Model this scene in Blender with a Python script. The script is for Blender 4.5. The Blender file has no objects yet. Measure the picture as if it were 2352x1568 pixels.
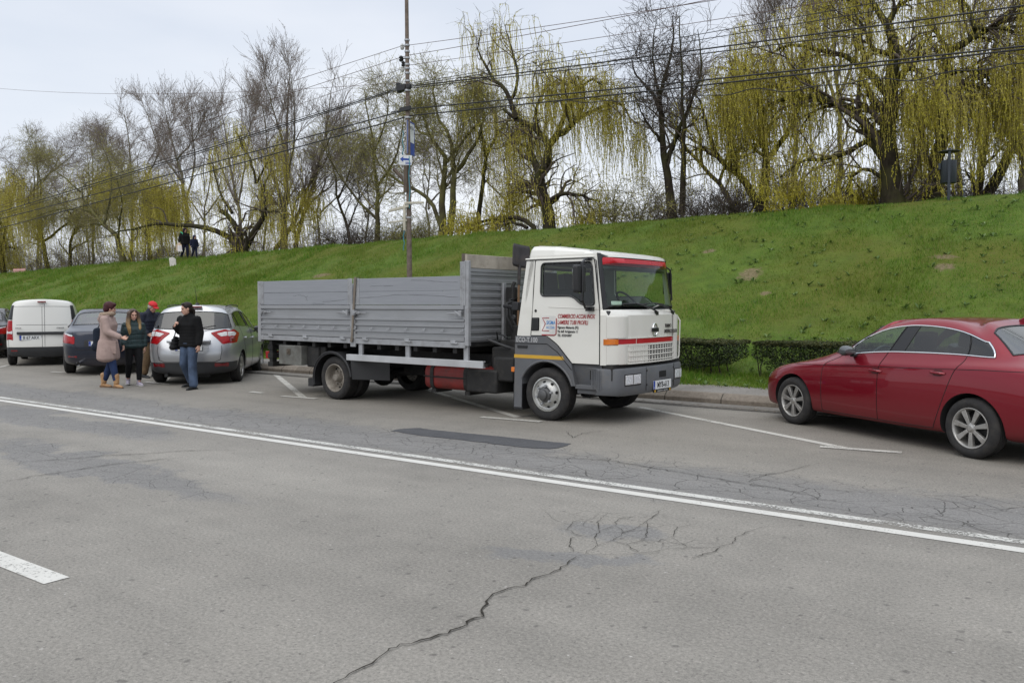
import bpy, bmesh, math, random
import numpy as np
from mathutils import Vector, Matrix, Euler
from mathutils.geometry import delaunay_2d_cdt
from mathutils.bvhtree import BVHTree

S = bpy.context.scene
C = S.collection
R = math.radians
random.seed(7)
rng = np.random.default_rng(11)

# ------------------------------------------------------------------ camera
CAM_H, PITCH, FPX, PW, PH = 1.645, R(2.56), 1898.0, 2352.0, 1568.0
cd = bpy.data.cameras.new('camera')
cam = bpy.data.objects.new('camera', cd)
C.objects.link(cam)
cam.location = (0, 0, CAM_H)
cam.rotation_euler = (R(90) - PITCH, 0, 0)
cd.sensor_fit = 'HORIZONTAL'
cd.sensor_width = 36.0
cd.lens = 36.0 * FPX / PW
cd.clip_start, cd.clip_end = 0.1, 4000
S.camera = cam

# ------------------------------------------------------------------ light
SUN_EL, SUN_AZ = R(48), R(205)          # azimuth measured clockwise from +Y
w = bpy.data.worlds.new('World'); S.world = w; w.use_nodes = True
nt = w.node_tree; N = nt.nodes; L = nt.links
for n in list(N): N.remove(n)
out = N.new('ShaderNodeOutputWorld'); bg = N.new('ShaderNodeBackground')
bg.inputs['Strength'].default_value = 0.1
sky = N.new('ShaderNodeTexSky'); sky.sky_type = 'NISHITA'; sky.sun_disc = False
sky.sun_elevation = SUN_EL; sky.sun_rotation = SUN_AZ
sky.air_density = 1.0; sky.dust_density = 2.0
tc = N.new('ShaderNodeTexCoord'); sep = N.new('ShaderNodeSeparateXYZ')
L.new(tc.outputs['Generated'], sep.inputs[0])
mp = N.new('ShaderNodeMapping'); mp.inputs['Scale'].default_value = (1.0, 1.0, 3.6)
L.new(tc.outputs['Generated'], mp.inputs[0])
nz = N.new('ShaderNodeTexNoise'); nz.inputs['Scale'].default_value = 1.5; nz.inputs['Detail'].default_value = 5; nz.inputs['Roughness'].default_value = .5
L.new(mp.outputs[0], nz.inputs['Vector'])
cl = N.new('ShaderNodeValToRGB')
cl.color_ramp.elements[0].position = .30; cl.color_ramp.elements[0].color = (6.2, 6.85, 7.9, 1)
cl.color_ramp.elements[1].position = .70; cl.color_ramp.elements[1].color = (8.7, 8.95, 9.4, 1)
L.new(nz.outputs['Fac'], cl.inputs[0])
el = N.new('ShaderNodeValToRGB'); el.color_ramp.interpolation = 'EASE'   # an overcast dome is brightest overhead
e = el.color_ramp.elements
e[0].position = 0.0; e[0].color = (1.10, 1.08, 1.05, 1)
e[1].position = 1.0; e[1].color = (2.0, 1.98, 1.94, 1)
for p, c in ((.20, (.98, .99, 1.0, 1)), (.42, (.92, .93, .96, 1)), (.60, (1.35, 1.35, 1.35, 1))):
    q = e.new(p); q.color = c
L.new(sep.outputs['Z'], el.inputs[0])
mu = N.new('ShaderNodeMix'); mu.data_type = 'RGBA'; mu.blend_type = 'MULTIPLY'; mu.inputs[0].default_value = 1
L.new(cl.outputs[0], mu.inputs[6]); L.new(el.outputs[0], mu.inputs[7])
mx = N.new('ShaderNodeMix'); mx.data_type = 'RGBA'; mx.inputs[0].default_value = .90
L.new(sky.outputs[0], mx.inputs[6]); L.new(mu.outputs[2], mx.inputs[7])
L.new(mx.outputs[2], bg.inputs['Color']); L.new(bg.outputs[0], out.inputs['Surface'])

sd = bpy.data.lights.new('sun', 'SUN'); sd.energy = 0.9; sd.angle = R(50); sd.color = (1, .96, .90)
sun = bpy.data.objects.new('sun', sd); C.objects.link(sun)
dirv = Vector((math.sin(SUN_AZ) * math.cos(SUN_EL), math.cos(SUN_AZ) * math.cos(SUN_EL), math.sin(SUN_EL)))
sun.rotation_euler = dirv.to_track_quat('Z', 'Y').to_euler()
sun.location = dirv * 50

S.view_settings.view_transform = 'Standard'; S.view_settings.look = 'None'
S.view_settings.gamma = 1; S.view_settings.exposure = 0.18
S.render.engine = 'CYCLES'
S.cycles.max_bounces = 8; S.cycles.transparent_max_bounces = 16; S.cycles.diffuse_bounces = 3
S.cycles.use_denoising = True

# ------------------------------------------------------------------ materials
def rgb(h):
    if isinstance(h, str):
        v = [int(h[i:i + 2], 16) / 255 for i in (0, 2, 4)]
        return tuple(x / 12.92 if x <= .04045 else ((x + .055) / 1.055) ** 2.4 for x in v) + (1,)
    return tuple(h) + (1,) if len(h) == 3 else tuple(h)

class NT:
    """small helper around a material's node tree"""
    def __init__(s, name):
        s.m = bpy.data.materials.new(name); s.m.use_nodes = True
        s.t = s.m.node_tree; s.b = s.t.nodes['Principled BSDF']; s.out = s.t.nodes['Material Output']
    def n(s, typ, **kw):
        nd = s.t.nodes.new(typ)
        for k, v in kw.items(): setattr(nd, k, v)
        return nd
    def l(s, a, b): s.t.links.new(a, b)
    def coords(s, scale=(1, 1, 1), rot=(0, 0, 0), kind='Object'):
        t = s.n('ShaderNodeTexCoord'); m = s.n('ShaderNodeMapping')
        m.inputs['Scale'].default_value = scale; m.inputs['Rotation'].default_value = rot
        s.l(t.outputs[kind], m.inputs[0]); return m.outputs[0]
    def noise(s, vec, scale, detail=4, rough=.55, dist=0):
        x = s.n('ShaderNodeTexNoise'); x.inputs['Scale'].default_value = scale
        x.inputs['Detail'].default_value = detail; x.inputs['Roughness'].default_value = rough
        x.inputs['Distortion'].default_value = dist
        if vec is not None: s.l(vec, x.inputs['Vector'])
        return x.outputs['Fac']
    def ramp(s, fac, *stops, interp='LINEAR'):
        r = s.n('ShaderNodeValToRGB'); r.color_ramp.interpolation = interp
        el = r.color_ramp.elements
        for i, (p, c) in enumerate(stops):
            q = el[i] if i < 2 else el.new(p)
            q.position = p; q.color = rgb(c) if not isinstance(c, (int, float)) else (c, c, c, 1)
        s.l(fac, r.inputs[0]); return r.outputs[0]
    def mix(s, fac, a, b, mode='MIX'):
        x = s.n('ShaderNodeMix'); x.data_type = 'RGBA'; x.blend_type = mode
        for i, v in ((0, fac), (6, a), (7, b)):
            if hasattr(v, 'is_output') or hasattr(v, 'links'): s.l(v, x.inputs[i])
            elif i == 0: x.inputs[0].default_value = v
            else: x.inputs[i].default_value = rgb(v) if not isinstance(v, (int, float)) else (v, v, v, 1)
        return x.outputs[2]
    def math(s, op, a, b=0.0, c=None):
        x = s.n('ShaderNodeMath'); x.operation = op
        for i, v in enumerate((a, b) if c is None else (a, b, c)):
            if hasattr(v, 'links'): s.l(v, x.inputs[i])
            else: x.inputs[i].default_value = v
        return x.outputs[0]
    def bump(s, h, strength=.3, dist=.01):
        b = s.n('ShaderNodeBump'); b.inputs['Strength'].default_value = strength; b.inputs['Distance'].default_value = dist
        s.l(h, b.inputs['Height']); s.l(b.outputs[0], s.b.inputs['Normal'])
    def set(s, **kw):
        names = dict(col='Base Color', rough='Roughness', metal='Metallic', spec='Specular IOR Level', coat='Coat Weight',
                     coatr='Coat Roughness', trans='Transmission Weight', ior='IOR', sheen='Sheen Weight')
        for k, v in kw.items():
            i = s.b.inputs[names[k]]
            if hasattr(v, 'links'): s.l(v, i)
            else: i.default_value = rgb(v) if k == 'col' else v
        return s

_M = {}
def mat(name, col, rough=.6, metal=0, spec=.5, var=.18, vs=6.0, coat=0, bump=0, bs=60, dirt=None):
    """plain surface with a little procedural unevenness in colour and gloss"""
    if name in _M: return _M[name]
    t = NT(name); v = t.coords()
    n1 = t.noise(v, vs, 5, .6)
    c = rgb(col)
    lo = tuple(x * (1 - var) for x in c[:3]); hi = tuple(min(1, x * (1 + var)) for x in c[:3])
    colo = t.ramp(n1, (.3, lo), (.7, hi))
    if dirt:
        n2 = t.noise(v, dirt[1], 6, .65)
        colo = t.mix(t.ramp(n2, (dirt[2], 0.0), (dirt[2] + .22, dirt[3])), colo, dirt[0])
    t.set(col=colo, rough=t.ramp(n1, (.25, max(0, rough - .08)), (.75, min(1, rough + .08))), metal=metal, spec=spec, coat=coat, coatr=.04)
    if bump: t.bump(t.noise(v, bs, 5, .6), bump, .01)
    _M[name] = t.m; return t.m

def glass(name, tint=(.75, .82, .80), refl=1.0, base=.03):
    """thin window pane: tinted see-through plus a fresnel reflection"""
    if name in _M: return _M[name]
    t = NT(name); t.t.nodes.remove(t.b)
    tr = t.n('ShaderNodeBsdfTransparent'); tr.inputs[0].default_value = rgb(tint)
    g = t.n('ShaderNodeBsdfGlossy'); g.inputs['Roughness'].default_value = .02; g.inputs[0].default_value = (refl, refl, refl, 1)
    f = t.n('ShaderNodeLayerWeight'); f.inputs['Blend'].default_value = .5      # two-sided Schlick reflection
    a = t.math('ADD', t.math('MULTIPLY', t.math('POWER', f.outputs['Facing'], 5), .9), .045 + base)
    m = t.n('ShaderNodeMixShader'); t.l(a, m.inputs[0]); t.l(tr.outputs[0], m.inputs[1]); t.l(g.outputs[0], m.inputs[2])
    t.l(m.outputs[0], t.out.inputs[0]); _M[name] = t.m; return t.m

# ------------------------------------------------------------------ object helpers
def tag(o, label=None, cat=None, group=None, kind=None):
    for k, v in (('label', label), ('category', cat), ('group', group), ('kind', kind)):
        if v: o[k] = v
    return o
def thing(name, label, cat, loc=(0, 0, 0), rz=0, group=None):
    o = bpy.data.objects.new(name, None); C.objects.link(o)
    o.empty_display_size = .2
    o.location = loc; o.rotation_euler = (0, 0, rz)
    return tag(o, label, cat, group)
def smooth_mesh(me, ang=35):
    me.polygons.foreach_set('use_smooth', np.ones(len(me.polygons), bool))
    if ang: 
        try: me.set_sharp_from_angle(angle=R(ang))
        except Exception: pass
def link(name, me, mats, parent=None, smooth=35):
    o = bpy.data.objects.new(name, me); C.objects.link(o)
    for m in (mats if isinstance(mats, (list, tuple)) else [mats]): me.materials.append(m)
    if parent: o.parent = parent
    if smooth: smooth_mesh(me, smooth)
    return o
def bevel(o, wd=.008, seg=2, ang=35):
    m = o.modifiers.new('bevel', 'BEVEL'); m.width = wd; m.segments = seg; m.limit_method = 'ANGLE'; m.angle_limit = R(ang)
    m.harden_normals = False; return o
def evaluated(o):
    dg = bpy.context.evaluated_depsgraph_get(); dg.update()
    return bpy.data.meshes.new_from_object(o.evaluated_get(dg), depsgraph=dg)
def drop(o):
    me = o.data; bpy.data.objects.remove(o)
    if me and me.users == 0: bpy.data.meshes.remove(me)

class MB:
    """mesh builder: collects shapes into one mesh"""
    def __init__(s): s.v = []; s.f = []; s.m = []; s.cm = 0; s.T = None
    def mat(s, i): s.cm = i; return s
    def add(s, vs, fs, M=None):
        b = len(s.v)
        for p in vs:
            p = Vector(p)
            if M is not None: p = M @ p
            if s.T is not None: p = s.T @ p
            s.v.append(tuple(p))
        for f in fs: s.f.append(tuple(b + i for i in f)); s.m.append(s.cm)
        return s
    def box(s, c, d, rot=None, taper=1.0):
        x, y, z = (q / 2 for q in d); t = taper
        vs = [(-x, -y, -z), (x, -y, -z), (x, y, -z), (-x, y, -z), (-x * t, -y * t, z), (x * t, -y * t, z), (x * t, y * t, z), (-x * t, y * t, z)]
        M = Matrix.Translation(c) @ (Euler(rot).to_matrix().to_4x4() if rot else Matrix())
        return s.add(vs, [(0, 3, 2, 1), (4, 5, 6, 7), (0, 1, 5, 4), (1, 2, 6, 5), (2, 3, 7, 6), (3, 0, 4, 7)], M)
    def b2(s, x0, x1, y0, y1, z0, z1): return s.box(((x0 + x1) / 2, (y0 + y1) / 2, (z0 + z1) / 2), (abs(x1 - x0), abs(y1 - y0), abs(z1 - z0)))
    def tube(s, pts, r, n=8, cap=True, closed=False):
        P = [Vector(p) for p in pts]; K = len(P); rs = r if isinstance(r, (list, tuple)) else [r] * K
        vs = []; fs = []; up = None
        for i in range(K):
            if closed: t = P[(i + 1) % K] - P[i - 1]
            else: t = P[min(i + 1, K - 1)] - P[max(i - 1, 0)]
            t.normalize()
            if up is None: up = Vector((0, 0, 1)) if abs(t.z) < .9 else Vector((1, 0, 0))
            a = t.cross(up)
            if a.length < 1e-5: a = t.orthogonal()
            a.normalize(); b = a.cross(t).normalized(); up = b
            for k in range(n):
                q = 2 * math.pi * k / n
                vs.append(P[i] + (a * math.cos(q) + b * math.sin(q)) * rs[i])
        for i in range(K if closed else K - 1):
            for k in range(n):
                j = (i + 1) % K
                fs.append((i * n + k, i * n + (k + 1) % n, j * n + (k + 1) % n, j * n + k))
        if cap and not closed: fs += [tuple(range(n))[::-1], tuple((K - 1) * n + k for k in range(n))]
        return s.add(vs, fs)
    def prism(s, poly, a0, a1, axis='y'):
        """2-D outline pushed along an axis: axis y takes (x,z) points, x takes (y,z), z takes (x,y)"""
        n = len(poly)
        def P(p, a): return {'y': (p[0], a, p[1]), 'x': (a, p[0], p[1]), 'z': (p[0], p[1], a)}[axis]
        vs = [P(p, a0) for p in poly] + [P(p, a1) for p in poly]
        fs = [tuple(range(n)), tuple(range(2 * n - 1, n - 1, -1))] + [(i, i + n, (i + 1) % n + n, (i + 1) % n) for i in range(n)]
        return s.add(vs, fs)
    def lathe(s, prof, n=32, c=(0, 0, 0), axis='y', close=False):
        """profile of (radius, along) points turned about an axis through c"""
        vs = []; fs = []; K = len(prof)
        for r, a in prof:
            for k in range(n):
                q = 2 * math.pi * k / n; u, v = r * math.cos(q), r * math.sin(q)
                p = {'y': (u, a, v), 'x': (a, u, v), 'z': (u, v, a)}[axis]
                vs.append((p[0] + c[0], p[1] + c[1], p[2] + c[2]))
        for i in range(K if close else K - 1):
            j = (i + 1) % K
            for k in range(n): fs.append((i * n + k, i * n + (k + 1) % n, j * n + (k + 1) % n, j * n + k))
        return s.add(vs, fs)
    def ball(s, c, r, n=12, m=8, M=None):
        rx, ry, rz = r if isinstance(r, (list, tuple)) else (r, r, r)
        vs = []; fs = []
        for i in range(m + 1):
            a = math.pi * i / m
            for k in range(n):
                q = 2 * math.pi * k / n
                vs.append(Vector((rx * math.sin(a) * math.cos(q), ry * math.sin(a) * math.sin(q), rz * math.cos(a))))
        for i in range(m):
            for k in range(n): fs.append((i * n + k, (i + 1) * n + k, (i + 1) * n + (k + 1) % n, i * n + (k + 1) % n))
        MM = Matrix.Translation(c) @ (M.to_4x4() if M is not None else Matrix())
        return s.add(vs, fs, MM)
    def grid(s, rows, closed=False):
        """rows of points joined by quads"""
        K = len(rows[0]); vs = [p for r in rows for p in r]; fs = []
        for i in range(len(rows) - 1):
            for k in range(K if closed else K - 1):
                k2 = (k + 1) % K
                fs.append((i * K + k, i * K + k2, (i + 1) * K + k2, (i + 1) * K + k))
        return s.add(vs, fs)
    def build(s, name, mats, parent=None, smooth=35, bev=0, weld=False):
        me = bpy.data.meshes.new(name)
        me.from_pydata([tuple(p) for p in s.v], [], s.f); me.update()
        if len(set(s.m)) > 1: me.polygons.foreach_set('material_index', s.m)
        bm = bmesh.new(); bm.from_mesh(me)
        if weld: bmesh.ops.remove_doubles(bm, verts=bm.verts, dist=1e-5)
        bmesh.ops.recalc_face_normals(bm, faces=bm.faces); bm.to_mesh(me); bm.free()
        o = link(name, me, mats, parent, smooth)
        if bev: bevel(o, bev)
        return o

def roundpoly(pts, r, n=5):
    """2-D outline with rounded corners; r is one radius or one per corner"""
    o = []; K = len(pts)
    for i in range(K):
        p = Vector(pts[i]); a = Vector(pts[i - 1]) - p; b = Vector(pts[(i + 1) % K]) - p
        rr = r[i] if isinstance(r, (list, tuple)) else r
        d = min(rr, a.length * .49, b.length * .49)
        if d < 1e-4: o.append((p.x, p.y)); continue
        a.normalize(); b.normalize()
        for k in range(n + 1):
            t = k / n; q = (p + a * d) * (1 - t) ** 2 + p * 2 * t * (1 - t) + (p + b * d) * t ** 2
            o.append((q.x, q.y))
    return o
def flatfill(outer, holes=(), step=None):
    """triangulated 2-D region with holes -> verts, faces"""
    V = []; E = []
    for loop in [outer] + list(holes):
        b = len(V); n = len(loop); V += [Vector(p) for p in loop]; E += [(b + i, b + (i + 1) % n) for i in range(n)]
    def inside(p, loop):
        c = False; n = len(loop); x, y = p
        for i in range(n):
            x1, y1 = loop[i]; x2, y2 = loop[i - 1]
            if (y1 > y) != (y2 > y) and x < (x2 - x1) * (y - y1) / (y2 - y1) + x1: c = not c
        return c
    if step:
        xs = [p[0] for p in outer]; ys = [p[1] for p in outer]
        for i in range(int((max(xs) - min(xs)) / step) + 1):
            for j in range(int((max(ys) - min(ys)) / step) + 1):
                q = (min(xs) + (i + .5) * step, min(ys) + (j + .5) * step)
                if inside(q, outer) and not any(inside(q, h) for h in holes): V.append(Vector(q))
    v, e, f, _, _, _ = delaunay_2d_cdt(V, E, [], 0, 1e-5)
    F = []
    for t in f:
        c = (sum(v[i][0] for i in t) / len(t), sum(v[i][1] for i in t) / len(t))
        if inside(c, outer) and not any(inside(c, h) for h in holes): F.append(tuple(t))
    return [tuple(p) for p in v], F
def panel(mb, outer, holes, fmap, thick=None, step=None):
    """2-D region put through fmap(u,v)->xyz; thick = vector for a second skin and rims"""
    v, f = flatfill(outer, holes, step)
    A = [Vector(fmap(*p)) for p in v]
    mb.add(A, f)
    if thick is not None:
        T = Vector(thick); mb.add([p + T for p in A], [t[::-1] for t in f])
        for loop in [outer] + list(holes):
            n = len(loop); P = [Vector(fmap(*p)) for p in loop]
            mb.add(P + [p + T for p in P], [(i, (i + 1) % n, (i + 1) % n + n, i + n) for i in range(n)])
def text(name, s, size, mtl, parent, loc, rot, align='LEFT', ext=.0015, shear=0, bold=0, sx=1.0, space=1.0):
    cu = bpy.data.curves.new(name, 'FONT'); cu.body = s; cu.size = size; cu.align_x = align; cu.extrude = ext
    cu.shear = shear; cu.offset = bold; cu.space_character = space; cu.resolution_u = 3
    t = bpy.data.objects.new(name, cu); C.objects.link(t)
    me = evaluated(t); bpy.data.objects.remove(t); bpy.data.curves.remove(cu)
    o = link(name, me, mtl, parent, 0)
    o.location = loc; o.rotation_euler = rot; o.scale = (sx, 1, 1)
    return o

# ------------------------------------------------------------------ pixel / place helpers
def ray(x, y):
    u = (x - PW / 2) / FPX; v = (PH / 2 - y) / FPX
    return Vector((u, math.cos(PITCH) + v * math.sin(PITCH), -math.sin(PITCH) + v * math.cos(PITCH)))
def gp(x, y, z=0):
    d = ray(x, y); t = (z - CAM_H) / d.z; return Vector((d.x * t, d.y * t, z))
ROAD = R(-35.3)
UD = Vector((math.cos(ROAD), math.sin(ROAD), 0)); VD = Vector((-math.sin(ROAD), math.cos(ROAD), 0))
def uv(u, v, z=0): return UD * u + VD * v + Vector((0, 0, z))
def onv(x, y, V):
    """point at road distance V seen in the direction of a photograph point"""
    d = ray(x, y); t = V / d.dot(VD); return Vector((0, 0, CAM_H)) + d * t
# ================================================================== setting
def vnoise(x, y, seed=0):
    """smooth value noise on arrays"""
    x = np.asarray(x, float); y = np.asarray(y, float)
    xi = np.floor(x).astype(np.int64); yi = np.floor(y).astype(np.int64); xf = x - xi; yf = y - yi
    def h(a, b):
        n = (a * 374761393 + b * 668265263 + seed * 974634777) & 0xffffffff
        n = ((n ^ (n >> 13)) * 1274126177) & 0xffffffff
        return ((n ^ (n >> 16)) & 0xffff) / 65535.0
    sx = xf * xf * (3 - 2 * xf); sy = yf * yf * (3 - 2 * yf)
    return (h(xi, yi) * (1 - sx) + h(xi + 1, yi) * sx) * (1 - sy) + (h(xi, yi + 1) * (1 - sx) + h(xi + 1, yi + 1) * sx) * sy
def fbm(x, y, seed=0, o=4):
    return sum(vnoise(x * 2 ** i, y * 2 ** i, seed + i) / 2 ** i for i in range(o)) / (2 - 2 ** (1 - o))

CREST_U = [-160, -63, -40, -19, -2, 20, 80]; CREST_H = [2.7, 3.74, 4.12, 4.50, 4.66, 4.72, 4.75]
PROF_V = [14.05, 15.2, 16.3, 18, 22, 25.2, 26.2, 27.2, 31, 46, 60, 120]
PROF_S = [.034, .05, .085, .235, .63, .935, .992, 1.0, .97, .15, .02, .0]
def bank_z(u, v):
    u = np.asarray(u, float); v = np.asarray(v, float)
    H = np.interp(u, CREST_U, CREST_H); s = np.interp(v, PROF_V, PROF_S)
    wob = (fbm(u * .35, v * .5, 3) - .5) * .22 * np.clip((27 - v) / 3, .35, 1) * np.clip((v - 16) / 3, 0, 1)
    small = (fbm(u * 1.6, v * 1.9, 8, 3) - .5) * .10 * np.clip((v - 14.3) / 1.5, 0, 1)
    base = np.where(v < 14.6, .17 - .01, H * s)
    return np.where(v < 15.2, .155 + (H * .05 - .155) * np.clip((v - 14.05) / 1.15, 0, 1), base) + wob + small
def on_bank(u, v): return uv(u, v, float(bank_z(u, v)))
DIRT = []      # bare earth patches: u, v, radius along u, radius along v
def dirt_at(px, py, ru, rv):
    """where a sight line meets the bank"""
    d = ray(px, py); o = Vector((0, 0, CAM_H)); t = 14.0
    while t < 70:
        p = o + d * t
        if p.z <= bank_z(p.dot(UD), p.dot(VD)): break
        t += .03
    DIRT.append((p.dot(UD), p.dot(VD), ru, rv))
for a in ((1723, 629, .34, .34), (1628, 578, .2, .16), (2165, 590, .32, .12), (2168, 613, .24, .2), (740, 632, .5, .22), (1757, 674, .16, .10)): dirt_at(*a)
DIRT += [(2.3, 14.6, .7, .25), (-.6, 14.5, .9, .25), (4.6, 14.45, .5, .2)]

# --- asphalt
def asphalt(name, dark=False, pale=False):
    t = NT(name)
    P = t.coords(rot=(0, 0, -ROAD))
    big = t.noise(P, .35, 4, .6); mid = t.noise(P, 2.6, 5, .6); fine = t.noise(P, 48, 4, .8); grit = t.noise(P, 170, 2, .8)
    if dark: base = t.ramp(mid, (.3, (.060, .060, .064)), (.7, (.085, .085, .088)))
    else:
        base = t.ramp(big, (.32, (.190, .178, .157)), (.68, (.255, .239, .211)))
        base = t.mix(t.ramp(mid, (.35, 0.0), (.75, .45)), base, (.295, .273, .240))
        # tracks of smoother, bluer asphalt along the joint by the centre line and in the near lane
        sp = t.n('ShaderNodeSeparateXYZ'); t.l(P, sp.inputs[0]); u, v = sp.outputs[0], sp.outputs[1]
        wv = t.math('ADD', v, t.math('MULTIPLY', t.math('SUBTRACT', big, .5), 1.6))
        wv = t.math('ADD', wv, t.math('MULTIPLY', t.math('SUBTRACT', mid, .5), .9))
        def band(c, wd): return t.ramp(t.math('DIVIDE', t.math('ABSOLUTE', t.math('SUBTRACT', wv, c)), wd), (.45, 1.0), (1.0, 0.0))
        joint = band(7.25, .85)
        def spot(cu, cv, ru, rv, slope=0.0):
            du = t.math('SUBTRACT', u, cu); dv = t.math('SUBTRACT', t.math('SUBTRACT', wv, cv), t.math('MULTIPLY', du, slope))
            q = t.math('ADD', t.math('POWER', t.math('DIVIDE', du, ru), 2), t.math('POWER', t.math('DIVIDE', dv, rv), 2))
            return t.ramp(q, (.5, 1.0), (1.0, 0.0))
        def spotp(px, py, ru, rv, slope=0.0):
            g = gp(px, py); return spot(g.dot(UD), g.dot(VD), ru, rv, slope)
        near = t.math('MAXIMUM', spotp(1405, 1222, .42, .30, .35), spotp(1275, 1290, .62, .20, .55)); left = spotp(220, 1065, 2.9, .42); left2 = spotp(120, 965, 3.2, .55)
        sm = t.math('MAXIMUM', t.math('MAXIMUM', joint, near), t.math('MAXIMUM', left, left2))
        base = t.mix(t.math('MULTIPLY', sm, .50), base, (.150, .152, .158))
        # crazing
        wob = t.n('ShaderNodeTexNoise'); wob.inputs['Scale'].default_value = 2.3; wob.inputs['Detail'].default_value = 4; t.l(P, wob.inputs['Vector'])
        off = t.n('ShaderNodeVectorMath', operation='MULTIPLY_ADD'); t.l(wob.outputs['Color'], off.inputs[0]); off.inputs[1].default_value = (.26, .22, 0); t.l(P, off.inputs[2])
        flat = t.n('ShaderNodeVectorMath', operation='MULTIPLY'); t.l(off.outputs[0], flat.inputs[0]); flat.inputs[1].default_value = (1.0, 1.5, 0)
        def net(sc, wd):
            vo = t.n('ShaderNodeTexVoronoi'); vo.feature = 'DISTANCE_TO_EDGE'; vo.voronoi_dimensions = '2D'; vo.inputs['Scale'].default_value = sc
            t.l(flat.outputs[0], vo.inputs['Vector']); return t.ramp(vo.outputs['Distance'], (wd * .35, 1.0), (wd, 0.0))
        n1 = net(2.1, .017); n2 = net(4.6, .028)
        br = t.ramp(t.noise(P, .9, 3, .6), (.36, 0.0), (.50, 1.0)); br2 = t.ramp(t.noise(P, 1.4, 3, .6), (.44, 0.0), (.54, 1.0))
        zone = t.math('MAXIMUM', t.math('MAXIMUM', band(7.35, 1.05), t.math('MULTIPLY', spotp(1420, 1205, .9, .5), .6)), t.math('MULTIPLY', t.math('MAXIMUM', left, left2), .7))
        cr = t.math('MULTIPLY', zone, t.math('MAXIMUM', t.math('MULTIPLY', n1, br), t.math('MULTIPLY', n2, br2)))
        base = t.mix(t.math('MULTIPLY', cr, .75), base, (.035, .032, .028))
        sp2 = t.n('ShaderNodeVectorMath', operation='MULTIPLY'); t.l(P, sp2.inputs[0]); sp2.inputs[1].default_value = (.06, 1.3, 0)
        base = t.mix(1.0, base, t.ramp(t.noise(sp2.outputs[0], 1.0, 4, .6), (.3, .90), (.7, 1.09)), 'MULTIPLY')      # wheel tracks
        base = t.mix(t.ramp(wv, (.0, 0.0), (1.0, 0.0)) if False else t.ramp(t.math('DIVIDE', wv, 14.0), (.52, 0.0), (.66, 1.0)), base, t.mix(1.0, base, (.90, .885, .86), 'MULTIPLY'))   # parking bays toned darker: grime, plus some shade painted into the colour
        # dropped oil, dirt specks and pale chips
        def specks(sc, rad, lo, hi):
            vo = t.n('ShaderNodeTexVoronoi'); vo.voronoi_dimensions = '2D'; vo.inputs['Scale'].default_value = sc; t.l(off.outputs[0], vo.inputs['Vector'])
            sc2 = t.n('ShaderNodeSeparateColor'); t.l(vo.outputs['Color'], sc2.inputs[0])
            return t.math('MULTIPLY', t.ramp(vo.outputs['Distance'], (rad * .5, 1.0), (rad, 0.0)), t.ramp(sc2.outputs[0], (lo, 0.0), (hi, 1.0)))
        base = t.mix(t.math('MULTIPLY', specks(5.5, .11, .78, .82), .55), base, (.07, .065, .06))
        base = t.mix(t.math('MULTIPLY', specks(11, .10, .86, .9), .6), base, (.08, .072, .066))
        base = t.mix(t.math('MULTIPLY', specks(8, .07, .90, .93), .6), base, (.45, .43, .40))
        base = t.mix(t.math('MULTIPLY', specks(42, .20, .90, .94), .55), base, (.42, .38, .34))
        base = t.mix(t.math('MULTIPLY', specks(34, .22, .84, .9), .5), base, (.08, .075, .07))
    base = t.mix(1.0, base, t.ramp(fine, (.30, .62), (.70, 1.36)), 'MULTIPLY')
    base = t.mix(.5, base, t.ramp(grit, (.3, .6), (.7, 1.4)), 'MULTIPLY')
    t.set(col=base, rough=.88, spec=.35)
    h = t.math('ADD', t.math('MULTIPLY', fine, .6), t.math('MULTIPLY', grit, .6))
    if not dark: h = t.math('SUBTRACT', h, t.math('MULTIPLY', cr, 2.0))
    t.bump(h, .42, .006)
    return t.m
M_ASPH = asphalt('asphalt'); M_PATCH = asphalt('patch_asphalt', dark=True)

def strip(name, u0, u1, v0, v1, z, m, kind='structure', nu=1):
    mb = MB(); rows = []
    for i in range(nu + 1):
        u = u0 + (u1 - u0) * i / nu; rows.append([uv(u, v0, z), uv(u, v1, z)])
    mb.grid(rows); o = mb.build(name, m, smooth=0)
    return tag(o, kind=kind)
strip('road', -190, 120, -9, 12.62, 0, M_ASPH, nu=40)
# ground to the horizon
t = NT('far_ground'); t.set(col=t.ramp(t.noise(t.coords(), .05, 5), (.3, (.05, .065, .025)), (.7, (.09, .08, .045))), rough=.95)
mb = MB(); mb.grid([[(-1800, -1800, -.12), (1800, -1800, -.12)], [(-1800, 1800, -.12), (1800, 1800, -.12)]])
tag(mb.build('ground', t.m, smooth=0), kind='structure')

# --- kerb, gutter, pavement
def concrete(name, c0, c1, joints=None):
    t = NT(name); P = t.coords(rot=(0, 0, -ROAD))
    n1 = t.noise(P, 1.3, 5, .65); n2 = t.noise(P, 22, 5, .7); n3 = t.noise(P, 140, 2, .7)
    c = t.ramp(n1, (.3, c0), (.7, c1)); c = t.mix(.7, c, t.ramp(n2, (.3, .6), (.7, 1.3)), 'MULTIPLY')
    if joints:
        sp = t.n('ShaderNodeSeparateXYZ'); t.l(P, sp.inputs[0])
        m = t.math('ABSOLUTE', t.math('SUBTRACT', t.math('FRACT', t.math('DIVIDE', sp.outputs[0], joints)), .5))
        c = t.mix(t.ramp(m, (.486, 0.0), (.494, .9)), c, (.045, .04, .032))
        cell = t.n('ShaderNodeTexWhiteNoise'); cell.noise_dimensions = '1D'
        t.l(t.math('FLOOR', t.math('ADD', t.math('DIVIDE', sp.outputs[0], joints), .5)), cell.inputs['W'])
        c = t.mix(.8, c, t.ramp(cell.outputs['Value'], (0.0, .78), (1.0, 1.15)), 'MULTIPLY')
    t.set(col=c, rough=.9, spec=.3); t.bump(t.math('ADD', n2, n3), .3, .006); return t.m
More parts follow.
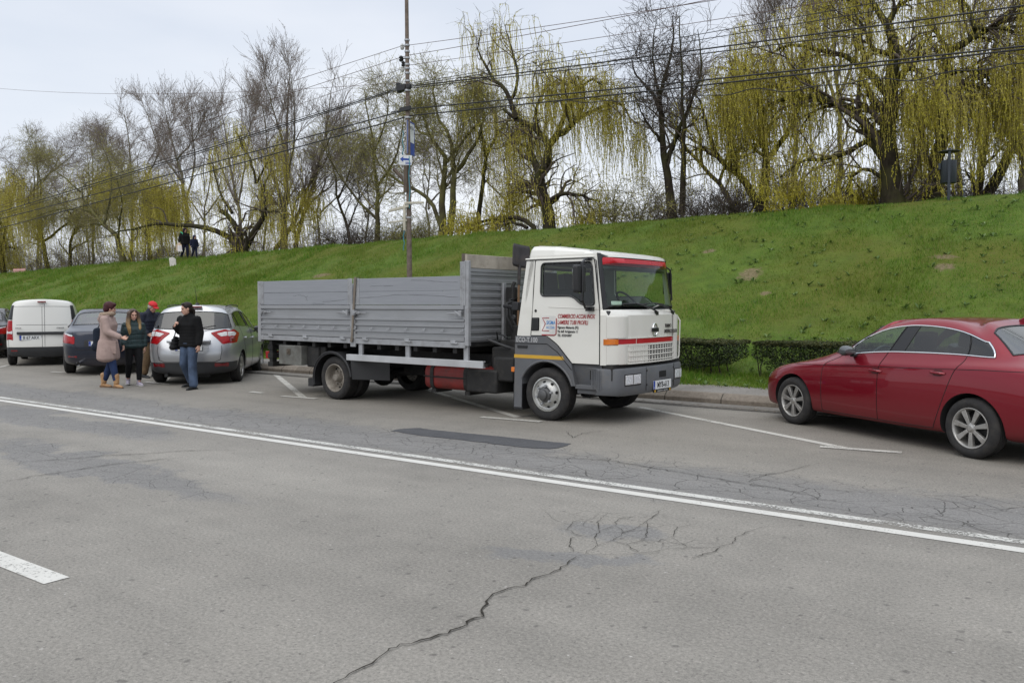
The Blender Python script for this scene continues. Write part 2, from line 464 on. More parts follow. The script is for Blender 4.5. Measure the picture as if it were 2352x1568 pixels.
M_KERB = concrete('kerb_concrete', (.15, .125, .10), (.25, .215, .175), 1.0)
M_GUT = concrete('gutter_concrete', (.13, .12, .105), (.23, .212, .188))
M_PAVE = concrete('pavement_asphalt', (.165, .152, .135), (.245, .228, .205))
prof = [(12.99, -.02), (12.99, .085), (13.0, .098), (13.085, .172), (13.10, .176), (13.20, .178), (13.20, -.02)]
mb = MB(); mb.grid([[uv(u, v, z) for v, z in prof] for u in np.linspace(-190, 120, 80)])
tag(mb.build('kerb', M_KERB, smooth=0), kind='structure')
gprof = [(12.56, -.02), (12.575, .022), (12.62, .036), (12.80, .030), (12.995, .020)]
mb = MB()
mb.grid([[uv(u, v + (.022 * (fbm(u * 3, 0, 5) - .5) if i < 3 else 0), z) for i, (v, z) in enumerate(gprof)] for u in np.linspace(-190, 120, 900)])
tag(mb.build('gutter', M_GUT, smooth=0), kind='structure')
mb = MB(); mb.grid([[uv(u, 13.2, .176), uv(u, 13.8, .178), uv(u, 14.6, .180)] for u in np.linspace(-190, 120, 40)])
tag(mb.build('pavement', M_PAVE, smooth=0), kind='structure')
# loose dirt line against the gutter lip
t = NT('gutter_dirt'); P = t.coords(); t.set(col=t.ramp(t.noise(P, 30, 5), (.3, (.035, .032, .028)), (.7, (.08, .072, .06))), rough=.95)
mb = MB(); us = np.linspace(-40, 25, 500)
mb.grid([[uv(u, 12.50 - .05 * fbm(u * 2.2, 1, 9), .004), uv(u, 12.60, .004)] for u in us])
tag(mb.build('gutter_dirt', t.m, smooth=0), kind='structure')

# --- painted lines, worn
def paint(name, wear=.5, c=(.60, .585, .54)):
    t = NT(name); P = t.coords(rot=(0, 0, -ROAD))
    a = t.noise(P, 38, 5, .75); b = t.noise(P, 2.2, 3, .6)
    k = t.math('ADD', a, t.math('MULTIPLY', t.math('SUBTRACT', b, .5), .55))
    al = t.ramp(k, (wear - .06, 0.0), (wear + .05, 1.0))
    col = t.mix(t.ramp(t.noise(P, 5, 5), (.3, 0.0), (.75, .45)), c, tuple(x * .72 for x in c))
    t.set(col=col, rough=.75, spec=.4); t.l(al, t.b.inputs['Alpha']); t.bump(a, .25, .004); return t.m
M_LINE = paint('line_paint', .33); M_LINE2 = paint('thin_line_paint', .45, (.55, .54, .50)); M_BAY = paint('bay_paint', .40, (.50, .48, .43))
def ribbon(pts, wd, z):
    mb = MB(); rows = []
    for i, p in enumerate(pts):
        a = pts[max(i - 1, 0)]; b = pts[min(i + 1, len(pts) - 1)]; d = Vector((b[0] - a[0], b[1] - a[1])).normalized(); n = Vector((-d.y, d.x)) * wd / 2
        rows.append([(p[0] - n.x, p[1] - n.y, z), (p[0] + n.x, p[1] + n.y, z)])
    return mb.grid(rows)
def wavy(u0, u1, va, vb, seed, n=260, amp=.03):
    mb = MB(); rows = []
    for u in np.linspace(u0, u1, n):
        k = (fbm(u * .35, seed, 21) - .5) * amp
        rows.append([uv(u, va + k, .004), uv(u, vb + k, .004)])
    return mb.grid(rows)
tag(wavy(-120, 40, 6.375, 6.50, 1).build('centre_line', M_LINE, smooth=0), kind='structure')
tag(wavy(-120, 40, 6.605, 6.72, 2).build('centre_line', M_LINE2, smooth=0), kind='structure')
tag(wavy(-9.2, -5.02, 2.325, 2.475, 3, 40, .02).build('lane_dash', paint('dash_paint', .36), smooth=0), kind='structure')
def bay(p0, p1, wd=.125, m=M_BAY):
    a, b = gp(*p0), gp(*p1); n = 8
    tag(ribbon([a.lerp(b, i / n) for i in range(n + 1)], wd, .004).build('bay_line', m, smooth=0), kind='structure')
for s in (((1470, 935), (1962, 1033)), ((962, 889), (1190, 958)), ((634, 861), (697, 913)), ((207, 836), (172, 849)), ((392, 862), (378, 874)), ((20, 838), (-60, 858))): bay(*s)
# short caps along the road lie a few millimetres higher than the bay lines they cross
def cap(p0, p1, wd=.12):
    a, b = gp(*p0), gp(*p1)
    tag(ribbon([a, b], wd, .008).build('bay_line', M_BAY, smooth=0), kind='structure')
for s in (((1883, 1026), (2071, 1040)), ((1105, 958), (1243, 969)), ((648, 910), (727, 916)), ((334, 877), (387, 883)), ((575, 900), (604, 903)), ((118, 854), (146, 856))): cap(*s)
# dark repair strip
pp = [(897, 990), (915, 986), (935, 984), (965, 983), (990, 987), (1040, 992), (1100, 998), (1180, 1006), (1250, 1013), (1312, 1019), (1300, 1024), (1283, 1029), (1262, 1031), (1200, 1027), (1130, 1019), (1060, 1010), (1000, 1004), (960, 1000), (935, 995)]
pp2 = []
for i, p in enumerate(pp):
    q = pp[(i + 1) % len(pp)]
    for k in range(5):
        g = gp(p[0] + (q[0] - p[0]) * k / 5, p[1] + (q[1] - p[1]) * k / 5)
        pp2.append((g.x + random.uniform(-.012, .012), g.y + random.uniform(-.012, .012)))
mb = MB(); v, f = flatfill(pp2); mb.add([(x, y, .005) for x, y in v], f)
tag(mb.build('road_patch', M_PATCH, smooth=0), kind='structure')
# open cracks
t = NT('crack'); P = t.coords(); t.set(col=t.ramp(t.noise(P, 60, 4), (.3, (.020, .018, .016)), (.75, (.075, .068, .056))), rough=1, spec=.1)
def q2(x, y): return (746.5 + .6826 * x, 1091 + .6826 * y)
CR = [([(20, 712), (40, 699), (90, 668), (150, 635), (205, 600), (235, 583), (290, 570), (345, 550), (405, 537), (450, 518), (490, 495), (533, 478), (525, 460), (545, 430), (575, 405), (620, 383), (665, 375), (700, 352), (750, 337), (790, 318), (830, 290), (870, 270)], 0.0095), ([(870, 270), (915, 240), (965, 222), (1010, 195), (1040, 185), (1085, 155), (1120, 130), (1145, 110)], 0.003995), ([(870, 270), (960, 270), (1050, 267), (1140, 255), (1220, 245), (1300, 245), (1370, 232), (1385, 208), (1430, 190), (1510, 168)], 0.0034400000000000003), ([(1245, 280), (1300, 262), (1330, 245)], 0.0091), ([(1990, 125), (2030, 140), (2080, 155), (2140, 160), (2220, 190), (2352, 205)], 0.0058), ([(915, 240), (905, 212), (925, 188), (918, 160), (940, 140)], 0.0042), ([(925, 188), (975, 172), (1010, 195)], 0.0042), ([(975, 172), (990, 150), (1040, 140)], 0.0042), ([(905, 212), (850, 205), (815, 186), (770, 182)], 0.0042), ([(965, 222), (1015, 236), (1055, 262)], 0.0042), ([(1015, 236), (1070, 222), (1120, 226), (1165, 210)], 0.0042), ([(1070, 222), (1085, 190), (1085, 155)], 0.0042), ([(1165, 210), (1200, 232), (1220, 245)], 0.0042), ([(1165, 210), (1190, 178), (1240, 165)], 0.0042), ([(850, 205), (822, 228), (835, 262)], 0.0042), ([(815, 186), (835, 160), (870, 150)], 0.0042)]
CR2 = [([(0, 1071), (60, 1062), (150, 1055), (240, 1047), (330, 1043), (420, 1036), (500, 1034), (545, 1035)], .009), ([(0, 1110), (70, 1096), (150, 1084), (250, 1068), (330, 1060), (420, 1051)], .010),
       ([(1720, 1106), (1760, 1090), (1800, 1085), (1862, 1068)], .007), ([(1250, 1050), (1400, 1058), (1500, 1075), (1600, 1092), (1700, 1110), (1790, 1122), (1900, 1150)], .010), ([(1300, 990), (1315, 1006), (1340, 995), (1400, 990)], .006)]
mb = MB()
for pts, wd in [([q2(*p) for p in a], b) for a, b in CR] + CR2:
    W = [gp(*p) for p in pts]; fine = []
    for a, b in zip(W, W[1:]):
        n = max(2, int((b - a).length / .045))
        for k in range(n):
            p = a.lerp(b, k / n); j = .009 if wd > .009 else .007
            fine.append(Vector((p.x + random.gauss(0, j), p.y + random.gauss(0, j), 0)))
    fine.append(W[-1]); rows = []
    for i, p in enumerate(fine):
        a = fine[max(i - 1, 0)]; b = fine[min(i + 1, len(fine) - 1)]; d = (b - a); d = Vector((d.x, d.y)); d = d.normalized() if d.length > 1e-6 else Vector((1, 0))
        h = wd * random.uniform(.25, .85) * min(1, .25 + 4 * min(i, len(fine) - 1 - i) / len(fine))
        rows.append([(p.x + d.y * h, p.y - d.x * h, .009), (p.x - d.y * h, p.y + d.x * h, .009)])
    mb.grid(rows)
tag(mb.build('road_cracks', t.m, smooth=0), kind='structure')

# --- grass bank
t = NT('bank_soil_and_grass'); P = t.coords(rot=(0, 0, -ROAD))
g1 = t.noise(P, .30, 4, .6); g2 = t.noise(P, 2.1, 5, .65); g3 = t.noise(P, 14, 5, .7)
c = t.ramp(g2, (.28, (.058, .100, .017)), (.72, (.110, .165, .026)))
c = t.mix(t.ramp(g1, (.42, 0.0), (.62, .6)), c, (.115, .108, .020))
c = t.mix(t.ramp(g3, (.55, 0.0), (.72, .7)), c, (.095, .068, .034))
sp = t.n('ShaderNodeSeparateXYZ'); t.l(P, sp.inputs[0]); dm = None
nn = t.math('MULTIPLY', t.math('SUBTRACT', t.noise(P, 6, 6, .8), .5), 4.5)
for du, dv, ru, rv in DIRT:
    q = t.math('ADD', t.math('POWER', t.math('DIVIDE', t.math('SUBTRACT', sp.outputs[0], du), ru), 2), t.math('POWER', t.math('DIVIDE', t.math('SUBTRACT', sp.outputs[1], dv), rv), 2))
    q = t.ramp(t.math('ADD', q, nn), (.45, .75), (1.0, 0.0)); dm = q if dm is None else t.math('MAXIMUM', dm, q)
c = t.mix(dm, c, t.ramp(g3, (.3, (.115, .080, .050)), (.7, (.27, .20, .135))))
t.set(col=c, rough=.95, spec=.15); t.bump(t.math('ADD', g3, g2), .8, .05)
us = np.concatenate([np.linspace(-160, -50, 80), np.linspace(-49.4, 12, 190), np.linspace(13, 70, 40)])
vs = np.concatenate([np.linspace(14.05, 28, 64), np.linspace(28.6, 60, 24), [80, 120]])
U, V = np.meshgrid(us, vs, indexing='ij'); Z = bank_z(U, V)
Z = np.where(V < 14.2, .14, Z)
co = np.stack([U * UD.x + V * VD.x, U * UD.y + V * VD.y, Z], -1)
mb = MB(); mb.grid([[tuple(p) for p in row] for row in co])
tag(mb.build('grass_bank', t.m, smooth=180), kind='structure')

# --- grass blades
def np_mesh(name, verts, faces, mats, parent=None, midx=None, smooth=False):
    """verts (n,3) and faces (m,k) arrays -> one mesh object"""
    verts = np.ascontiguousarray(verts, np.float32); faces = np.ascontiguousarray(faces, np.int32)
    me = bpy.data.meshes.new(name); k = faces.shape[1]
    me.vertices.add(len(verts)); me.vertices.foreach_set('co', verts.ravel())
    me.loops.add(faces.size); me.loops.foreach_set('vertex_index', faces.ravel())
    me.polygons.add(len(faces)); me.polygons.foreach_set('loop_start', np.arange(0, faces.size, k, dtype=np.int32))
    if midx is not None: me.polygons.foreach_set('material_index', np.ascontiguousarray(midx, np.int32))
    me.update(calc_edges=True)
    if smooth: me.polygons.foreach_set('use_smooth', np.ones(len(faces), bool))
    o = bpy.data.objects.new(name, me); C.objects.link(o)
    for m in (mats if isinstance(mats, (list, tuple)) else [mats]): me.materials.append(m)
    if parent: o.parent = parent
    return o
def leafmat(name, stops, rough=.6, trans=.35, noise=None, spec=.3):
    """leaves and blades: each one its own shade, thin enough to let light through"""
    t = NT(name); g = t.n('ShaderNodeNewGeometry'); c = t.ramp(g.outputs['Random Per Island'], *stops)
    if noise:
        P = t.coords(); c = t.mix(t.ramp(t.noise(P, noise[0], 4, .6), (.40, 0.0), (.62, noise[2])), c, noise[1])
    t.set(col=c, rough=rough, spec=spec)
    tr = t.n('ShaderNodeBsdfTranslucent'); t.l(c, tr.inputs[0]); m = t.n('ShaderNodeMixShader'); m.inputs[0].default_value = trans
    t.l(t.b.outputs[0], m.inputs[1]); t.l(tr.outputs[0], m.inputs[2]); t.l(m.outputs[0], t.out.inputs[0]); return t.m
M_BLADE = leafmat('grass_blade', ((0, (.064, .140, .014)), (.38, (.108, .238, .019)), (.78, (.168, .280, .027)), (1, (.33, .30, .10))), .55, .45, (.30, (.165, .165, .022), .45))
def blades(n, u0, u1, v0, v1, hmin, hmax, wid, pw=1.0, edge=False):
    u = rng.uniform(u0, u1, n) if pw == 1 else u1 - (u1 - u0) * rng.random(n) ** pw
    v = rng.uniform(v0, v1, n)
    d = fbm(u * .9, v * 1.1, 31); keep = rng.random(n) < np.clip((d - .24) * 2.8, .08, 1)
    for du, dv, ru, rv in DIRT:
        q = ((u - du) / ru) ** 2 + ((v - dv) / rv) ** 2 + (fbm(u * 4, v * 4, 77) - .5) * 3.0
        keep &= ~((q < 1) & (rng.random(n) < .80))
    u, v, d = u[keep], v[keep], d[keep]; n = len(u); z = bank_z(u, v) - .012
    tuft = np.clip((fbm(u * .55, v * .6, 55) - .45) * 4, 0, 1.3)
    h = rng.uniform(hmin, hmax, n) * (.6 + .9 * d) * (1 + .9 * tuft); a = rng.uniform(0, 2 * np.pi, n); wd = wid * rng.uniform(.6, 1.3, n)
    x = u * UD.x + v * VD.x; y = u * UD.y + v * VD.y
    bx, by = np.cos(a) * wd, np.sin(a) * wd; lean = h * rng.uniform(.1, .75, n); la = rng.uniform(0, 2 * np.pi, n)
    tx, ty = x + np.cos(la) * lean, y + np.sin(la) * lean
    vs = np.stack([np.stack([x - bx, y - by, z], -1), np.stack([x + bx, y + by, z], -1), np.stack([tx, ty, z + h], -1)], 1).reshape(-1, 3)
    return vs
B = np.concatenate([blades(330000, -30, 8, 14.15, 27.6, .035, .085, .007), blades(60000, -13, 8, 14.2, 17.0, .05, .11, .008),
                    blades(150000, -75, -28, 15.5, 27.8, .06, .14, .014), blades(20000, -12, 9, 14.05, 15.3, .05, .11, .009)])
tag(np_mesh('bank_grass', B, np.arange(len(B)).reshape(-1, 3), M_BLADE), kind='stuff')
# broad-leaved weeds in the turf
M_WEED = leafmat('weed_leaf', ((0, (.06, .11, .025)), (.6, (.12, .19, .045)), (1, (.20, .27, .10))), .5, .3)
def weeds(n):
    u = rng.uniform(-16, 8, n); v = 14.2 + 12 * rng.random(n) ** 1.3
    keep = fbm(u * .7, v * .7, 91) > .47; u, v = u[keep], v[keep]; n = len(u); z = bank_z(u, v); V = []
    x = u * UD.x + v * VD.x; y = u * UD.y + v * VD.y; s = rng.uniform(.05, .13, n)
    for k in range(6):
        a = rng.uniform(0, 2 * np.pi, n); r = s * rng.uniform(.7, 1.2, n); e = rng.uniform(.3, .95, n); ca, sa = np.cos(a), np.sin(a); wd = r * .22
        p0 = np.stack([x, y, z], -1); p2 = np.stack([x + ca * r, y + sa * r, z + r * e], -1); m = np.stack([x + ca * r * .55, y + sa * r * .55, z + r * e * .75], -1)
        sd = np.stack([-sa * wd, ca * wd, 0 * wd], -1); V.append(np.stack([p0, m - sd, p2, m + sd], 1))
    return np.concatenate(V).reshape(-1, 3)
Wd = weeds(1500); tag(np_mesh('turf_weeds', Wd, np.arange(len(Wd)).reshape(-1, 4), M_WEED), kind='stuff')

# --- clipped hedge: separate lengths with gaps
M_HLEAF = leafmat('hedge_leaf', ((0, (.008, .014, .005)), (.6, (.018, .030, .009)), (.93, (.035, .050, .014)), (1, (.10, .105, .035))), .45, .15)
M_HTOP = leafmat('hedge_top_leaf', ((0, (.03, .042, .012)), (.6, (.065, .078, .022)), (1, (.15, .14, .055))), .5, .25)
M_STEM = mat('hedge_stem', (.035, .026, .018), .9)
def hedge(u0, u1, label, top=.93, seed=0):
    r = np.random.default_rng(seed); zc = float(bank_z((u0 + u1) / 2, 15.6)); root = thing('hedge', label, 'hedge', uv((u0 + u1) / 2, 15.6, zc), ROAD, 'clipped hedges along the foot of the bank')
    Lh = u1 - u0; x = -Lh / 2 + .1
    while x < Lh / 2 - .08:
        mb = MB()
        for k in range(random.randint(1, 3)):
            a = x + random.uniform(-.08, .08); b = random.uniform(-.18, .18)
            mb.tube([(a, b, -.08), (a + random.uniform(-.06, .06), b + random.uniform(-.05, .05), .16), (a + random.uniform(-.16, .16), b + random.uniform(-.12, .12), .46)], [.016, .012, .007], 5)
        mb.build('stem', M_STEM, root, weld=True); x += random.uniform(.28, .46)
    n = int(Lh * 12000); p = np.stack([r.uniform(-Lh / 2, Lh / 2, n), r.uniform(-.42, .42, n), r.random(n)], -1)
    topz = top - zc + (fbm(p[:, 0] * 2.3, p[:, 1] * 2, seed) - .5) * .15 + .07 * (r.random(n) > .985)
    lowz = .11 + (fbm(p[:, 0] * 1.7 + 9, p[:, 1] * .3, seed + 4) - .5) * .34
    lowz += np.clip(.35 - np.minimum(p[:, 0] + Lh / 2, Lh / 2 - p[:, 0]), 0, 1) * .8
    shell = r.random(n) < .5; p[shell, 2] = 1 - r.random(shell.sum()) ** 2 * .18
    side = r.random(n) < .45; p[side, 1] = np.sign(p[side, 1]) * (.42 - .10 * r.random(side.sum()))
    p[:, 2] = lowz + p[:, 2] * (topz - lowz); p[:, 1] += (fbm(p[:, 0] * 3, p[:, 2] * 3, seed + 2) - .5) * .18
    hole = fbm(p[:, 0] * 2.2, p[:, 2] * 3.0, seed + 6) < .30; p = p[~(hole & (r.random(n) < .9))]; n = len(p)
    a, b = r.uniform(0, 2 * np.pi, n), r.uniform(-1, 1, n); s = r.uniform(.012, .024, n)[:, None]
    d1 = np.stack([np.cos(a), np.sin(a), b * .8], -1); d1 /= np.linalg.norm(d1, axis=1)[:, None]; d2 = np.cross(d1, r.normal(size=(n, 3))); d2 /= np.linalg.norm(d2, axis=1)[:, None]
    vs = np.stack([p - d1 * s, p + d2 * s * .5, p + d1 * s, p - d2 * s * .5], 1).reshape(-1, 3)
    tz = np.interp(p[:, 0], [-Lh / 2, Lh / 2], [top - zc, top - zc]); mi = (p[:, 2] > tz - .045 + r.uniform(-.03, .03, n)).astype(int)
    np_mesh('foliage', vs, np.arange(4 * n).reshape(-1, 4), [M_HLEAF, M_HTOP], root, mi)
def u_of(px, py, v): p = onv(px, py, v); return p.dot(UD)
hg0, hg1 = u_of(1706, 830, 15.6), u_of(1742, 830, 15.6)
hedge(hg1, 7.5, 'dark clipped hedge behind the red car', seed=5)
hedge(hg0 - 5.6, hg0, 'dark clipped hedge to the right of the truck cab', seed=8)
hedge(hg0 - 12.6, hg0 - 6.3, 'dark clipped hedge behind the truck bed', seed=12)
hedge(hg0 - 20.0, hg0 - 13.2, 'dark clipped hedge behind the silver car and the truck tail', seed=15)
hedge(hg0 - 29, hg0 - 20.8, 'dark clipped hedge behind the parked white van and navy car', seed=19)

# fallen leaves and grit caught along the pavement edge and gutter
M_LIT = leafmat('leaf_litter', ((0, (.05, .035, .02)), (.5, (.16, .11, .06)), (1, (.32, .25, .15))), .8, .1)
n = 900; u = rng.uniform(-14, 8, n); k = rng.random(n); v = np.where(k < .35, 12.53 + .08 * rng.random(n), np.where(k < .75, 14.16 - .35 * rng.random(n) ** 2.5, rng.uniform(13.2, 14.1, n))); z = np.where(v < 12.56, .012, np.where(v < 13, .040, .186))
a = rng.uniform(0, 2 * np.pi, n); L1 = rng.uniform(.008, .026, n); W1 = L1 * rng.uniform(.3, .7, n); x = u * UD.x + v * VD.x; y = u * UD.y + v * VD.y; ca, sa_ = np.cos(a), np.sin(a)
Q = np.stack([np.stack([x - ca * L1, y - sa_ * L1, z], -1), np.stack([x + sa_ * W1, y - ca * W1, z + .004], -1), np.stack([x + ca * L1, y + sa_ * L1, z + .008], -1), np.stack([x - sa_ * W1, y + ca * W1, z + .004], -1)], 1).reshape(-1, 3)
tag(np_mesh('leaf_litter', Q, np.arange(4 * n).reshape(-1, 4), M_LIT), kind='stuff')
# ================================================================== pole, cables, signs, bin, bench
M_POLE = mat('weathered_pole', (.16, .125, .10), .75, .2, var=.35, vs=9, dirt=((.075, .05, .035), 14, .5, .8), bump=.2)
M_GALV = mat('galvanised', (.42, .43, .44), .45, .8)
M_BLK = mat('black_plastic', (.018, .018, .019), .55)
M_CABLE = mat('cable_black', (.012, .012, .013), .6)
M_WIRE = mat('thin_wire', (.10, .055, .045), .5, .5)
M_BLUE = mat('sign_blue', (.02, .06, .30), .4); M_WHT = mat('sign_white', (.66, .68, .68), .4)
PV = 15.0
pb = onv(942, 700, PV); pole_u = pb.dot(UD); pz = float(bank_z(pole_u, PV))
ptop = onv(933.5, -40, PV)
pole = thing('utility_pole', 'tall slim weathered utility pole carrying cables and police signs behind the truck', 'pole', (pb.x, pb.y, pz))
lean = (ptop - Vector((pb.x, pb.y, pz)))
def onpole(py):
    """point of the pole's axis (relative to its foot) at a photograph height"""
    z = onv(938, py, PV).z - pz; return lean * (z / lean.z)
mb = MB(); mb.tube([(0, 0, -.1)] + [tuple(lean * k) for k in (.25, .5, .75, 1.0)], [.068, .064, .058, .050, .044], 14); mb.build('shaft', M_POLE, pole)
for y in (92, 104, 118, 133, 148, 157, 168, 186, 208, 252, 270, 405, 470, 500): 
    p = onpole(y); mb = MB(); mb.tube([tuple(p - Vector((0, 0, .02))), tuple(p + Vector((0, 0, .02)))], .074 if y > 200 else .064, 12); mb.build('band', M_GALV, pole)
def ins(y, side, dark, r=.05):
    p = onpole(y); q = p - UD * side * .13 - VD * .03; m = MB()
    m.tube([tuple(p), tuple(q)], .014, 6); m.lathe([(.001, -.06), (r * .7, -.06), (r, -.02), (r * .6, 0), (r * .95, .03), (r * .5, .07), (.001, .07)], 12, tuple(q), 'z')
    m.build('insulator', M_BLK if dark else mat('porcelain', (.5, .5, .48), .3), pole)
for a in ((106, 1, 0), (133, 1.3, 1, .06), (146, .8, 1), (157, 1, 0)): ins(*a)
# clamp box where the thick cables meet
p = onpole(200); mb = MB(); mb.box(tuple(p - UD * .15), (.26, .16, .16), (0, 0, ROAD)); mb.box(tuple(p - UD * .27 + Vector((0, 0, .02))), (.10, .12, .24), (.2, 0, ROAD)); mb.box(tuple(p + UD * .07 - VD * .03), (.12, .1, .12), (0, 0, ROAD)); mb.build('cable_clamp', M_BLK, pole, bev=.02)
p = onpole(251); mb = MB(); mb.box(tuple(p - UD * .02 - VD * .07), (.34, .05, .09), (0, 0, ROAD)); mb.tube([tuple(p - UD * .55), tuple(p)], .014, 6); mb.build('cable_clamp', M_BLK, pole)
# slack loop of wire
p = onpole(196); mb = MB()
for k in range(3):
    mb.tube([tuple(p - UD * (.36 + .19 * math.cos(q) + .05 * k) + Vector((0, 0, .10 + (.17 - .02 * k) * math.sin(q))) - VD * .05) for q in np.linspace(0, 2 * math.pi, 22)], .007, 5)
mb.tube([tuple(p - UD * .5), tuple(onpole(330) - UD * .16 - VD * .06), tuple(onpole(470) - UD * .05 - VD * .07)], .007, 5)
mb.build('wire_loop', mat('grey_wire', (.22, .23, .23), .5), pole)
# wooden stub, pale arms, blue twine
mb = MB(); a = onpole(425); mb.tube([tuple(a), tuple(a - UD * .43 + Vector((0, 0, .42)) - VD * .05)], .045, 6); b = onpole(420); mb.box(tuple(b - VD * .09 + Vector((0, 0, .08))), (.10, .05, .62), (0, .05, ROAD)); mb.build('wooden_stub', mat('old_wood', (.10, .075, .055), .85, var=.3), pole)
mb = MB(); a = onpole(478)
mb.box(tuple(a - UD * .25 - VD * .08), (.66, .05, .06), (0, -.12, ROAD)); mb.box(tuple(a + UD * .24 - VD * .08 + Vector((0, 0, .1))), (.60, .05, .05), (0, .05, ROAD)); mb.box(tuple(onpole(508) - UD * .30 - VD * .08), (.60, .04, .04), (0, -.03, ROAD)); mb.box(tuple(onpole(500) - UD * .06 - VD * .09), (.06, .04, .62), (0, 0, ROAD))
mb.build('bracket', mat('pale_bracket', (.48, .45, .36), .7), pole, bev=.006)
mb = MB()
for y0, y1, off in ((300, 360, -.10), (360, 480, .09), (525, 575, -.11)):
    mb.tube([tuple(onpole(y0 + (y1 - y0) * k / 6) + UD * (off + .02 * math.sin(k * 2)) - VD * .07) for k in range(7)], .011, 5)
mb.build('twine', mat('blue_twine', (.05, .24, .30), .7), pole)
# POLITIA panel, seen edge-on from the right
sg = thing('police_sign', 'tall blue and white sign reading POLITIA on the pole, seen at a slant', 'sign', pole.location + onpole(354) - VD * .08 + UD * .05)
sa = R(75); sg.rotation_euler = (0, 0, sa)
# local: x runs along the panel away from the reader's left, faces -y
mb = MB(); mb.b2(0, .46, .008, .022, 0, .80); mb.build('backing', M_GALV, sg)
mb = MB(); mb.prism(roundpoly([(0, 0), (.46, 0), (.46, .80), (0, .80)], .03), .0, .008); mb.build('panel', M_BLUE, sg)
mb = MB(); mb.prism([(.04, .30), (.42, .30), (.42, .76), (.04, .76)], -.003, 0); mb.build('white_field', M_WHT, sg)
text('lettering', 'POLIȚIA', .115, mat('sign_black', (.02, .02, .025), .5), sg, (.23, -.005, .61), (R(90), 0, 0), 'CENTER', .001, sx=.78)
sg2 = thing('arrow_sign', 'small white sign with a blue left arrow and 50m, below the police sign', 'sign', pole.location + onpole(381) - Vector((.06, .12, 0)))
sg2.rotation_euler = (0, R(2), R(4))
mb = MB(); mb.prism(roundpoly([(-.155, 0), (.155, 0), (.155, .235), (-.155, .235)], .015), 0, .008); mb.build('panel', M_WHT, sg2)
mb = MB(); mb.prism([(-.13, .135), (-.05, .205), (-.05, .160), (.09, .160), (.09, .110), (-.05, .110), (-.05, .065)], -.003, 0); mb.build('arrow', M_BLUE, sg2)
text('lettering', '50m', .082, M_BLUE, sg2, (.145, -.003, .02), (R(90), 0, 0), 'RIGHT', .001, bold=.002)

# cables: each strung past the pole, left end / pole left / pole right / right end as seen
def cable(name, label, L_, pl, pr, R_, r, m, sag=.1, grp='overhead cables on the pole'):
    def run(a, b, ext):
        A = onv(*a, PV); Bp = onv(*b, PV); A2 = A + (A - Bp) * ext; n = 30; o = []
        for k in range(n + 1):
            p = A2.lerp(Bp, k / n); p.z += -sag * 4 * (k / n) * (1 - k / n); o.append(tuple(p))
        return o
    pts = []
    if L_: pts += run(L_, pl, .45)
    if R_: pts += run(R_, pr, .5)[::-1]
    mb = MB(); mb.tube(pts, r, 6); return tag(mb.build(name, m), label, 'cable', grp)
cable('power_cable', 'thin reddish wire strung highest on the pole', (0, 397), (926, 105), (940, 104), (1606, 1), .006, M_WIRE, .05)
cable('power_cable', 'thin reddish wire second from the top of the pole', (0, 425), (921, 132), (940, 127), (1550, 10), .0065, M_WIRE, .05)
cable('power_cable', 'thin reddish wire third from the top of the pole', (0, 470), (928, 157), (940, 150), (1880, 2), .0055, M_WIRE, .05)
cable('telephone_wire', 'single grey wire running level to the left edge above the bare trees', (0, 178), (915, 190), None, None, .005, M_WIRE, .5)
cable('power_cable', 'twin slim cable just above the thick black one, right of the pole', None, None, (940, 192), (2010, 1), .007, M_CABLE, .05)
cable('power_cable', 'slim cable leaving the pole clamp, rising to the top right corner', (0, 476), (921, 199), (940, 196), (2120, 1), .007, M_CABLE, .05)
cable('power_cable', 'thick black cable from the clamp box, upper one of a close pair', (0, 484), (921, 202), (940, 199), (2352, 5), .014, M_CABLE, .06)
cable('power_cable', 'black cable from the clamp box, lower one of a close pair', (0, 490), (921, 205), (940, 203), (2352, 22), .010, M_CABLE, .06)
cable('power_cable', 'thick black cable at the lower clamp, above the police sign', (0, 500), (936, 252), (940, 250), (2352, 98), .015, M_CABLE, .06)
cable('power_cable', 'lowest thick black cable just above the police sign', (0, 521), (936, 268), (940, 266), (2352, 105), .015, M_CABLE, .06)
# loosely wound cable under the lowest pair
A = onv(1270, 238, PV); Bq = onv(2352, 135, PV); Bq = Bq + (Bq - A) * .3; mb = MB()
mb.tube([tuple(A.lerp(Bq, k / 90) + Vector((0, 0, .03 * math.sin(k * .75) + .03 * math.sin(k * .41) - .14 * math.sin(math.pi * k / 90)))) for k in range(91)], .009, 6)
tag(mb.build('power_cable', M_CABLE), 'wavy black cable hanging under the lowest pair on the right', 'cable', 'overhead cables on the pole')

# litter bin on the crest
M_BIN = mat('bin_paint', (.030, .038, .048), .45, .3)
def crest_at(px, V): p = onv(px, 600, V); u = p.dot(UD); return uv(u, V, float(bank_z(u, V)))
b = thing('litter_bin', 'dark grey perforated litter bin on a post on top of the grass bank', 'litter bin', crest_at(2174, 26.1), R(-24))
mb = MB(); mb.b2(-.035, .035, -.235, -.165, -.2, 1.40); mb.build('post', M_BIN, b, bev=.006)
t = NT('perforated_sheet'); P = t.coords(); vo = t.n('ShaderNodeTexVoronoi'); vo.inputs['Scale'].default_value = 26; vo.inputs['Randomness'].default_value = 0; t.l(P, vo.inputs['Vector'])
t.set(col=t.ramp(vo.outputs['Distance'], (.28, (.008, .009, .010)), (.36, (.034, .042, .052))), rough=.5, metal=.2)
mb = MB(); mb.lathe([(.01, .46), (.195, .46), (.202, .47), (.202, 1.08), (.192, 1.09), (.182, 1.08), (.182, .5), (.01, .5)], 36, (0, 0, 0), 'z'); mb.build('basket', t.m, b)
